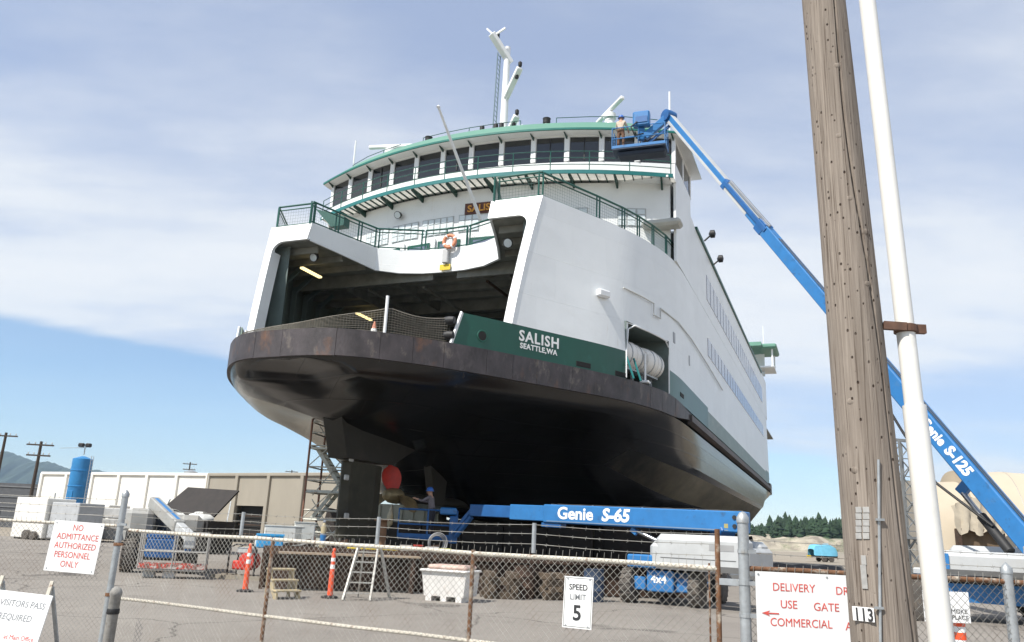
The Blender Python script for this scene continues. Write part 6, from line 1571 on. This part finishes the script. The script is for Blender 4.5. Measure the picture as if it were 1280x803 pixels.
def crate(px, w, d, h, mt, label, cat='box', y=1.2, name='crate', grp=None, ch=.03):
    # set on the platform deck at the place that projects to px
    best = min((abs(proj(wp(x*.02, y))[0]-px), x*.02) for x in range(int(PLn/.02)))[1]
    e = empty(name, wp(best, y), WP.rotation_euler.z); tag(e, label, cat, grp); MB().box((0, 0, h/2), (w, d, h), ch=ch).build('body', mt, e); return e
e = crate(336, .72, .6, .36, mat('tarp_blue', (.03, .30, .60), .6, var=.15, scale=5), 'bright blue box at the left end of the rusty platform', y=.5); MB().box((0, 0, .36), (.76, .64, .05)).build('lid', mat('tarp_blue', (0, 0, 0)), e)
for k, (px, w, h, c, lab) in enumerate(((352, 1.1, .62, (.62, .62, .58), 'long white crate on the platform in front of the dark doorway'), (318, .55, .3, (.6, .6, .57), 'small white box at the left end of the rusty platform'), (378, .6, .75, (.52, .53, .50), 'tall pale crate on the platform beside the scaffold'), (540, .34, .20, (.66, .65, .62), 'little white tub on the platform edge left of the low basket'), (507, .30, .22, (.55, .5, .45), 'little tan tub on the platform edge below the propeller'), (522, .22, .24, (.5, .06, .04), 'little red tub on the platform edge below the propeller'), (556, .28, .17, (.62, .60, .2), 'little yellowish tub on the platform under the low basket'))):
    e = crate(px, w, .5 if w > .4 else .25, h, mat('crate%d' % k, c, .6, var=.12), lab, y=1.6 if w > .4 else .3); MB().box((0, 0, h), (w+.03, (.5 if w > .4 else .25)+.03, .03)).build('lid', mat('crate%d' % k, c), e)
# gas bottle
best = min((abs(proj(wp(x*.02, .9))[0]-402), x*.02) for x in range(600))[1]; e = empty('gas_bottle', wp(best, .9)); tag(e, 'slim gas bottle with blue and yellow bands standing by the scaffold', 'gas bottle')
MB().lathe([(.08, 0), (.085, .03), (.085, .62), (.05, .72), (.03, .76)], 16).build('bottle', mat('bottle_cream', (.36, .30, .18), .5), e, smooth=40); MB().lathe([(.088, .25), (.088, .45)], 16).build('band', BLUE, e, smooth=40); MB().lathe([(.03, .75), (.04, .78), (.03, .84)], 8).build('valve', STEEL, e)
# yellow pipe on trestles
e = empty('yellow_pipe', wp(2.9, .25, HP), WP.rotation_euler.z); tag(e, 'bright yellow pipe lying along the front edge of the platform', 'pipe'); MB().tube((-.55, -.1, .09), (.75, -.1, .09), .055, n=10).build('tube', YELLOW, e, smooth=40); MB().lathe([(.07, .75), (.07, .82)], 10, (0, -.1, .09), 'x').lathe([(.07, -.62), (.07, -.55)], 10, (0, -.1, .09), 'x').build('end_collar', YELLOW, e)
for k in range(9):   # loose rusty bars and hoses on the deck, each its own thing
    x = .8+k*.62; e = empty('steel_offcut', wp(x, .7+.3*(k % 3)), WP.rotation_euler.z+rndp.uniform(-.6, .6)); L_ = rndp.uniform(.5, 1.1)
    MB().bar((-L_/2, 0, .05), (L_/2, 0, .05+rndp.uniform(0, .25)), .09, .09).bar((-L_/2, .12, .05), (L_/2, .05, .05), .05, .07).build('bar', RUST, e); tag(e, 'rusty steel offcut lying on the work platform', 'scrap', 'steel offcuts on the platform')
# --- coil of hose below the propeller
e = empty('hose_coil', wp(5.1, 1.2), radians(20)); tag(e, 'grey coiled hose on the platform below the propeller', 'hose')
for k in range(3): MB().path([((.30-.04*k)*cos(2*pi*j/22), .06*k, .32+(.30-.04*k)*sin(2*pi*j/22)) for j in range(22)], .022, 6, closed=True).build('loop', mat('hose_grey', (.25, .25, .25), .6), e, smooth=60)
# --- scaffold stair tower
sc0 = on_y(407, 690, 31.6); ST = empty('scaffold_tower', (sc0.x, sc0.y, 0), radians(-8)); tag(ST, 'grey green scaffold stair tower beside the ferry rudder', 'scaffold')
SWX, SWY, SH = 1.55, 1.5, 5.9
for i, (x, y) in enumerate(((-1, -1), (1, -1), (1, 1), (-1, 1))):
    for k in range(4): MB().tube((x*SWX/2, y*SWY/2, SH*k/4), (x*SWX/2, y*SWY/2, SH*(k+1)/4), .045, n=8).build('standard', SCAFF if x > 0 else mat('scaff_rust', (.24, .12, .08), .7, var=.3), ST, smooth=50)
for z in (.3, .95, 1.5, 1.95, 2.3, 2.95, 3.4, 3.9, 4.7, 5.2, 5.6):
    for a, b in (((-1, -1), (1, -1)), ((-1, 1), (1, 1)), ((-1, -1), (-1, 1)), ((1, -1), (1, 1))): MB().tube((a[0]*SWX/2, a[1]*SWY/2, z), (b[0]*SWX/2, b[1]*SWY/2, z), .03, n=6).build('ledger', SCAFF, ST)
for z in (1.9, 2.95, 4.55): 
    for q in range(4): MB().box((0, -SWY*.375+q*SWY*.25, z+.06), (SWX-.04, SWY*.24, .07)).build('deck_board', SCAFF, ST)
for k, z in enumerate((.2, 1.95, 3.0)):
    s_ = 1 if k % 2 else -1; h_ = 1.6
    for y in (-.35, .25): MB().bar((-s_*.6, y, z), (s_*.6, y, z+h_), .04, .14).build('stair_stringer', SCAFF, ST)
    for j in range(7): MB().box((-s_*.6+s_*1.2*(j+.5)/7, -.05, z+h_*(j+.5)/7), (.2, .56, .03)).build('stair_tread', SCAFF, ST)
    MB().tube((-s_*.6, -.4, z+.9), (s_*.6, -.4, z+h_+.9), .02, n=6).build('handrail', SCAFF, ST)
for z in (0.3, 2.0, 3.9): MB().tube((-SWX/2, -SWY/2, z), (SWX/2, -SWY/2, z+1.5), .02, n=6).build('diagonal_brace', SCAFF, ST)
# pale containers seen under the ship
p = on_y(508, 650, 47); e = empty('storage_box', (p.x, p.y, 0), radians(-8)); tag(e, 'pale cream storage box seen beyond the propeller', 'container'); CR_ = mat('cream_box', (.55, .52, .42), .7, var=.08)
MB().box((0, 0, 1.55), (4.2, 2.2, 3.1), ch=.03).build('body', CR_, e)
for k in range(7): MB().box((-1.9+.63*k, -1.12, 1.55), (.10, .06, 2.9)).build('rib', CR_, e)
# --- floor stands: delineator posts
for (px, py, lab) in ((306, 740, 'orange delineator post with white bands beside the red machine'), (412, 748, 'orange delineator post with white bands beside the stepladder')):
    g = on_z(px, py); e = empty('delineator_post', g); tag(e, lab, 'delineator', 'orange delineator posts')
    MB().lathe([(.072, .05), (.062, .5), (.05, 1.06), (.03, 1.12), (.045, 1.16), (.02, 1.2)], 16).build('post', ORANGE, e, smooth=40)
    for z in (.70, .88): MB().lathe([(.0585-.012*(z-.7)/.5+.002, z), (.056-.012*(z-.6)/.5+.002, z+.10)], 16).build('white_band', LETW, e, smooth=40)
    MB().lathe([(.22, 0), (.22, .04), (.09, .07)], 8).build('base', BLACK, e)
# --- wooden step block
g = on_z(352, 748); e = empty('wooden_steps', g, radians(38)); tag(e, 'small wooden step block standing before the rusty platform', 'steps'); YW = mat('step_wood', (.38, .31, .19), .8, var=.2, scale=5)
for x in (-.28, .28):
    MB().prism([(x-.02, -.36, 0), (x-.02, -.36, .16), (x-.02, -.15, .18), (x-.02, -.12, .40), (x-.02, .08, .42), (x-.02, .10, .64), (x-.02, .34, .64), (x-.02, .34, 0), (x-.02, .22, 0), (x-.02, .20, .34), (x-.02, -.1, .1), (x-.02, -.2, 0)], (.045, 0, 0)).build('stringer', YW, e)
for k, (y, z) in enumerate(((-.24, .19), (-.02, .42), (.21, .66))): MB().box((0, y, z), (.66, .27, .045), ch=.01).build('tread', YW, e)
# --- stepladder
g = on_z(452, 750); e = empty('stepladder', g, radians(10)); e.scale = (.9, .9, .84); tag(e, 'paint spattered aluminium stepladder with a scaffold frame behind', 'stepladder'); AL = mat('ladder_alu', (.40, .39, .36), .55, metal=.3, var=.3, scale=14, dirt=(.30, .22, .16), dscale=8)
for x0, x1 in ((-.50, -.20), (.22, .34)):
    MB().bar((x0, -.35, 0), (x1, .35, 1.55), .05, .11).build('front_rail', AL, e)
MB().bar((.80, .9, 0), (.40, .40, 1.55), .05, .08).build('back_rail', AL, e); MB().bar((-.1, .9, 0), (-.05, .4, 1.5), .04, .06).build('back_rail', AL, e)
for k in range(5):
    t = (k+.7)/5.4; xa = -.50+.30*t; xb = .22+.12*t; MB().box(((xa+xb)/2, -.35+.70*t, 1.55*t), (xb-xa, .10, .03)).build('tread', AL, e)
MB().box((.08, .38, 1.56), (.62, .25, .06), ch=.01).build('top_cap', AL, e)
# --- white insulated bin
g = on_z(562, 751); e = empty('insulated_bin', g, radians(-20)); tag(e, 'white plastic insulated tub with lid on feet before the platform', 'bin'); BINM = mat('bin_white', (.66, .64, .61), .55, var=.08, scale=4, dirt=(.45, .36, .30), damt=(.56, .74), dscale=4)
MB().prism([(-.55, -.42, .12), (.55, -.42, .12), (.62, -.48, .72), (-.62, -.48, .72)], (0, .92, 0)).build('tub', BINM, e); MB().box((0, -.02, .745), (1.34, 1.06, .06), ch=.02).build('rim', BINM, e); MB().box((0, .05, .83), (1.10, .8, .12), ch=.05).build('lid', mat('bin_lid', (.50, .36, .30), .6, var=.25, scale=4, dirt=(.6, .56, .5), dscale=3), e)
for x in (-.42, 0, .42): MB().box((x, -.02, .06), (.16, .8, .12)).build('foot', BINM, e)
# --- red framed machine (portable pump)
g = on_z(305, 724); e = empty('pump_set', g, radians(-10)); tag(e, 'red portable pump in a tubular frame on a timber skid', 'pump')
MB().path([(-.45, -.3, .12), (-.45, -.3, .95), (-.25, -.3, 1.05), (.35, -.3, 1.05), (.45, -.3, .9), (.45, -.3, .12)], .03, 6).build('frame', BLACK, e, smooth=60); MB().path([(-.45, .3, .12), (-.45, .3, .95), (-.25, .3, 1.05), (.35, .3, 1.05), (.45, .3, .9), (.45, .3, .12)], .03, 6).build('frame', BLACK, e, smooth=60)
MB().lathe([(.05, -.3), (.26, -.26), (.28, .2), (.1, .3)], 16, (.12, 0, .55), 'y').build('fan_housing', RED, e, smooth=40); MB().box((-.12, 0, .42), (.5, .45, .28), ch=.04).build('motor', RED, e); MB().box((0, 0, .86), (.5, .5, .2), ch=.05).build('fuel_tank', LGREY, e)
for y in (-.32, .32): MB().box((0, y, .06), (1.9, .14, .12)).build('timber_skid', WOODG, e)
# --- fabric tunnel building on the right: its long side runs to the right, end arch at the left
def tunnel():
    A = on_y(1166, 690, 66); e = empty('fabric_shelter', (A.x, A.y, 0), radians(-13)); tag(e, 'cream fabric tunnel shelter with a torn doorway behind the large lift', 'shelter')
    FAB = mat('shelter_fabric', (.46, .395, .30), .7, var=.05, scale=.4, dirt=(.40, .34, .26), damt=(.55, .8), dscale=.3)
    Wd, H, L, nb = 14.0, 8.0, 34.0, 9                       # local x along the tunnel, y across (0 = near side)
    prof = []
    for k in range(21):
        t = -1+2*k/20; prof.append((Wd/2*(1+t), H*(1-abs(t)**2.6)**.60))
    d0, d1, dh = 1.9, 5.0, 3.7
    for b_ in range(nb):
        x0, x1 = L*b_/nb, L*(b_+1)/nb-.04; sc_ = 1.0 if b_ == 0 else 1.12
        r = [[Vector((x0+(x1-x0)*q/4, y, max(0, z*sc_*(1-.012*sin(pi*q/4))))) for (y, z) in prof] for q in range(5)]
        MB().grid(r).build('roof_panel', FAB, e, smooth=60)
        MB().path([(x1+.02, y*.998+.02, z*sc_-.05) for y, z in prof], .05, 5).build('arch_rib', GALV, e)
    MB().add([(L/nb, y, z*1.12) for y, z in prof], [tuple(range(len(prof)))]).build('step_wall', FAB, e)
    w = MB(); w.add([(.02, y, z) for y, z in prof], [tuple(range(len(prof)))]); w.build('end_wall', mat('end_fabric', (.42, .38, .32), .75, var=.08), e)
    for k in (5, 10, 15): MB().bar((-.05, prof[k][0], 0), (-.05, prof[k][0], prof[k][1]-.1), .1, .1).build('end_post', GALV, e)
    # doorway in the long side
    for x in (d0, d1): MB().box((x, -.25, dh/2), (.22, 1.0, dh)).build('door_post', RUST, e)
    MB().box(((d0+d1)/2, -.25, dh), (d1-d0+.2, 1.0, .2)).build('door_lintel', RUST, e)
    MB().box(((d0+d1)/2, -.2, dh*.5), (d1-d0-.22, .1, dh-.2)).build('door_screen', mat('brown_screen', (.13, .09, .055), .85, var=.25, scale=2), e)
    MB().box(((d0+d1)/2, -.28, 1.75), (d1-d0-.24, .06, .12)).build('screen_bar', RUST, e)
    MB().box(((d0+d1)/2+.2, -.95, .75), (1.5, .6, .75), ch=.1).build('yellow_machine', YELLOW, e)
    f = MB(); rows = []                                      # torn flap gathered above the door
    for i in range(8):
        t = i/7; rows.append([Vector((d0-.5+.35*t+(d1-d0+1.0-.7*t)*j/18+.1*sin(j*2.2+i), -.75-.12*sin(j*1.5+i*.4)-.1*t, dh+2.6*(1-t)*(1-.75*abs(j/18-.4))-.22*t*(1+sin(j*.9+.5)))) for j in range(19)])
    f.grid(rows).build('torn_flap', mat('flap_fabric', (.42, .37, .29), .8, var=.1), e, smooth=60)
tunnel()
# --- lattice tower
p = on_y(1136, 690, 44); LT = empty('lattice_tower', (p.x, p.y, 0), radians(15)); tag(LT, 'grey steel lattice tower standing between the pole and the fabric shelter', 'tower'); LTM = mat('lattice_grey', (.24, .25, .25), .6, metal=.3, var=.2)
TW, TH = .95, 7.6
for x in (-1, 1):
    for y in (-1, 1): MB().bar((x*TW/2, y*TW/2, 0), (x*TW/2, y*TW/2, TH), .09, .09).build('chord', LTM, LT)
nb = 8
for k in range(nb):
    z0, z1 = TH*k/nb, TH*(k+1)/nb; s_ = 1 if k % 2 else -1
    for f_ in (-1, 1):
        MB().bar((-s_*TW/2, f_*TW/2, z0), (s_*TW/2, f_*TW/2, z1), .05, .05).build('lacing', LTM, LT); MB().bar((f_*TW/2, -s_*TW/2, z0), (f_*TW/2, s_*TW/2, z1), .05, .05).build('lacing', LTM, LT)
        MB().bar((s_*TW/2, f_*TW/2, z0), (-s_*TW/2, f_*TW/2, z1), .05, .05).build('lacing', LTM, LT); MB().bar((-TW/2, f_*TW/2, z1), (TW/2, f_*TW/2, z1), .05, .05).build('strut', LTM, LT)
MB().bar((-1.0, 0, TH+.1), (.9, 0, TH+.1), .14, .16).build('head_beam', LTM, LT); MB().box((0, 0, 2.5), (1.4, 1.3, .12)).build('landing', LTM, LT)
# --- trailer under a light blue tarpaulin and rusty plant on the far ground
p = on_z(1027, 694.2); p = Vector((p.x, p.y, 0)); p = on_y(1028, 690, 120); TRL = empty('covered_trailer', (p.x, p.y, 0), radians(5)); tag(TRL, 'trailer under a light blue tarpaulin parked near the bluff', 'trailer')
rows = []
for i, (x, z0, z1, w) in enumerate(((-1.75, .9, 1.75, 1.0), (-1.5, .85, 2.35, 1.1), (.6, .85, 2.55, 1.15), (1.5, .85, 2.1, 1.1), (1.9, .9, 1.5, .8))): rows.append([Vector((x, -w, z0)), Vector((x, -w*.95, z1*.93)), Vector((x, -w*.5, z1)), Vector((x, w*.5, z1)), Vector((x, w*.95, z1*.93)), Vector((x, w, z0))])
MB().grid(rows).build('tarpaulin', mat('tarp_sky', (.16, .48, .66), .6, var=.1, scale=2), TRL, smooth=40); MB().box((0, 0, .75), (3.6, 1.9, .25)).build('bed', DARK, TRL)
for x in (-.2, .9):
    for y in (-.85, .85): MB().lathe([(.02, -.12), (.38, -.1), (.38, .1), (.02, .12)], 16, (x, y, .38), 'y').build('wheel', TYRE, TRL, smooth=40)
MB().box((-2.0, 0, .7), (.8, .3, .3)).build('drawbar', YELLOW, TRL)
p = on_y(951, 690, 100); e = empty('rusty_tank', (p.x, p.y, 0)); tag(e, 'rusty brown cylinder tank on a frame on the far ground', 'tank'); RB_ = mat('rust_orange', (.26, .09, .045), .8, var=.3)
MB().lathe([(.02, -1.35), (.35, -1.3), (.4, -1.1), (.4, 1.1), (.35, 1.3), (.02, 1.35)], 16, (0, 0, .85), 'x').build('tank', RB_, e, smooth=40)
for x in (-.8, .8): MB().box((x, 0, .25), (.15, .7, .5)).build('frame', RB_, e)
e = empty('shingle_mound', (0, 0, 0)); p = on_y(1000, 705, 62); e.location = (p.x-1, p.y, 0); tag(e, 'low dark embankment of material behind the delivery board', 'embankment')
m = MB(); rows = []
for i in range(4): rows.append([Vector((-4+9*j/24, -1.1+2.2*i/3, (0, .5, .55, 0)[i]*(1+.12*sin(j*1.3+i))*min(1, j/2, (24-j)/3))) for j in range(25)])
m.grid(rows).build('mound', mat('mound_dark', (.07, .065, .062), .95, var=.3, scale=1.5), e, smooth=50)

# --- dark cradle walls added under the hull to block the lit ground beyond
CRD = empty('blocker_cradle', SR*CC, -YAW); tag(CRD, 'added dark cradle walls blocking the lit ground beyond the ferry hull', 'cradle'); CRM = mat('blocker_steel', (.022, .017, .014), .85, var=.4, scale=1.5, dirt=(.05, .032, .022), dscale=1.2)
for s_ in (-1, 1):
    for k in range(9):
        u = 37+k*6.0; MB().box((s_*6.4, u+2.95, 1.05), (.35, 5.9, 2.1)).build('blocker_wall', CRM, CRD)
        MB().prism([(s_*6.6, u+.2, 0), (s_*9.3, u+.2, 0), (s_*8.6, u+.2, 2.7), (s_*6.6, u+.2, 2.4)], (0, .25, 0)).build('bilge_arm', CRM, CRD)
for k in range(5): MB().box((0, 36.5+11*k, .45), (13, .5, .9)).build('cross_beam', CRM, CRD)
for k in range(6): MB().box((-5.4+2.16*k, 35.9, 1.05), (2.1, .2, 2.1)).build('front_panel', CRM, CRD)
# --- the air itself: faint haze that turns the far hills blue
HZ = bpy.data.materials.new('haze_air'); HZ.use_nodes = True; hn = HZ.node_tree; hn.nodes.clear(); ho = hn.nodes.new('ShaderNodeOutputMaterial'); hv = hn.nodes.new('ShaderNodeVolumePrincipled')
hv.inputs['Color'].default_value = (.55, .76, 1.0, 1); hv.inputs['Density'].default_value = 0.75e-4; hv.inputs['Anisotropy'].default_value = 0.0; hn.links.new(hv.outputs[0], ho.inputs['Volume'])
hz = MB().box((0, 3900, 299), (12600, 8800, 601)).build('haze', HZ); tag(hz, kind='stuff')

# --- rusty post and clutter under the bow
def ground_thing(name, px, py, label, cat, rz=0, grp=None):
    g = on_z(px, py); e = empty(name, (g.x, g.y, 0), rz); tag(e, label, cat, grp); return e
p = on_y(475, 690, 29.3); e = empty('shoring_post', (p.x, p.y, 0)); tag(e, 'rusty brown shoring post standing under the rudder', 'post'); RB2 = mat('post_rust', (.20, .11, .06), .8, var=.3)
MB().tube((0, 0, .06), (0, 0, 2.0), .17, n=14).build('tube', RB2, e, smooth=40); MB().box((0, 0, .03), (.6, .6, .06)).build('base_plate', RB2, e); MB().box((0, 0, 2.03), (.5, .5, .06)).build('head_plate', RB2, e)
for k, (px, lab) in enumerate(((625, 'timber crib left of the speed limit plate, before the platform'), (690, 'timber crib behind the speed limit plate, before the platform'))):
    g = on_y(px, 740, 23.6+.5*k); e = empty('timber_crib', (g.x, g.y, 0), radians(12+20*k)); tag(e, lab, 'crib', 'timber cribs')
    for q in range(4):
        for o_ in (-.32, .32):
            MB().box((o_ if q % 2 else 0, 0 if q % 2 else o_, .09+.18*q), (.18, 1.0, .175) if q % 2 else (1.0, .18, .175), ch=.01).build('timber', mat('crib_timber', (.085, .062, .042), .9, var=.35, scale=4), e)
for k, (px, lab, m_) in enumerate(((655, 'dark rusty steel drum standing between the two timber cribs', RUST), (742, 'blue grey steel drum standing left of the level boom lift', mat('drum_blue', (.03, .05, .09), .6, var=.3)))):
    g = on_y(px, 740, 23.9); e = empty('drum', (g.x, g.y, 0)); tag(e, lab, 'drum'); MB().lathe([(.28, 0), (.29, .02), (.29, .28), (.305, .30), (.29, .32), (.29, .57), (.305, .59), (.29, .61), (.29, .86), (.30, .88), (.28, .88), (.27, .85), (.01, .85)], 20).build('shell', m_, e, smooth=40); MB().lathe([(.03, .85), (.03, .875), (.005, .88)], 8, (.15, 0, 0)).build('bung', STEEL, e)
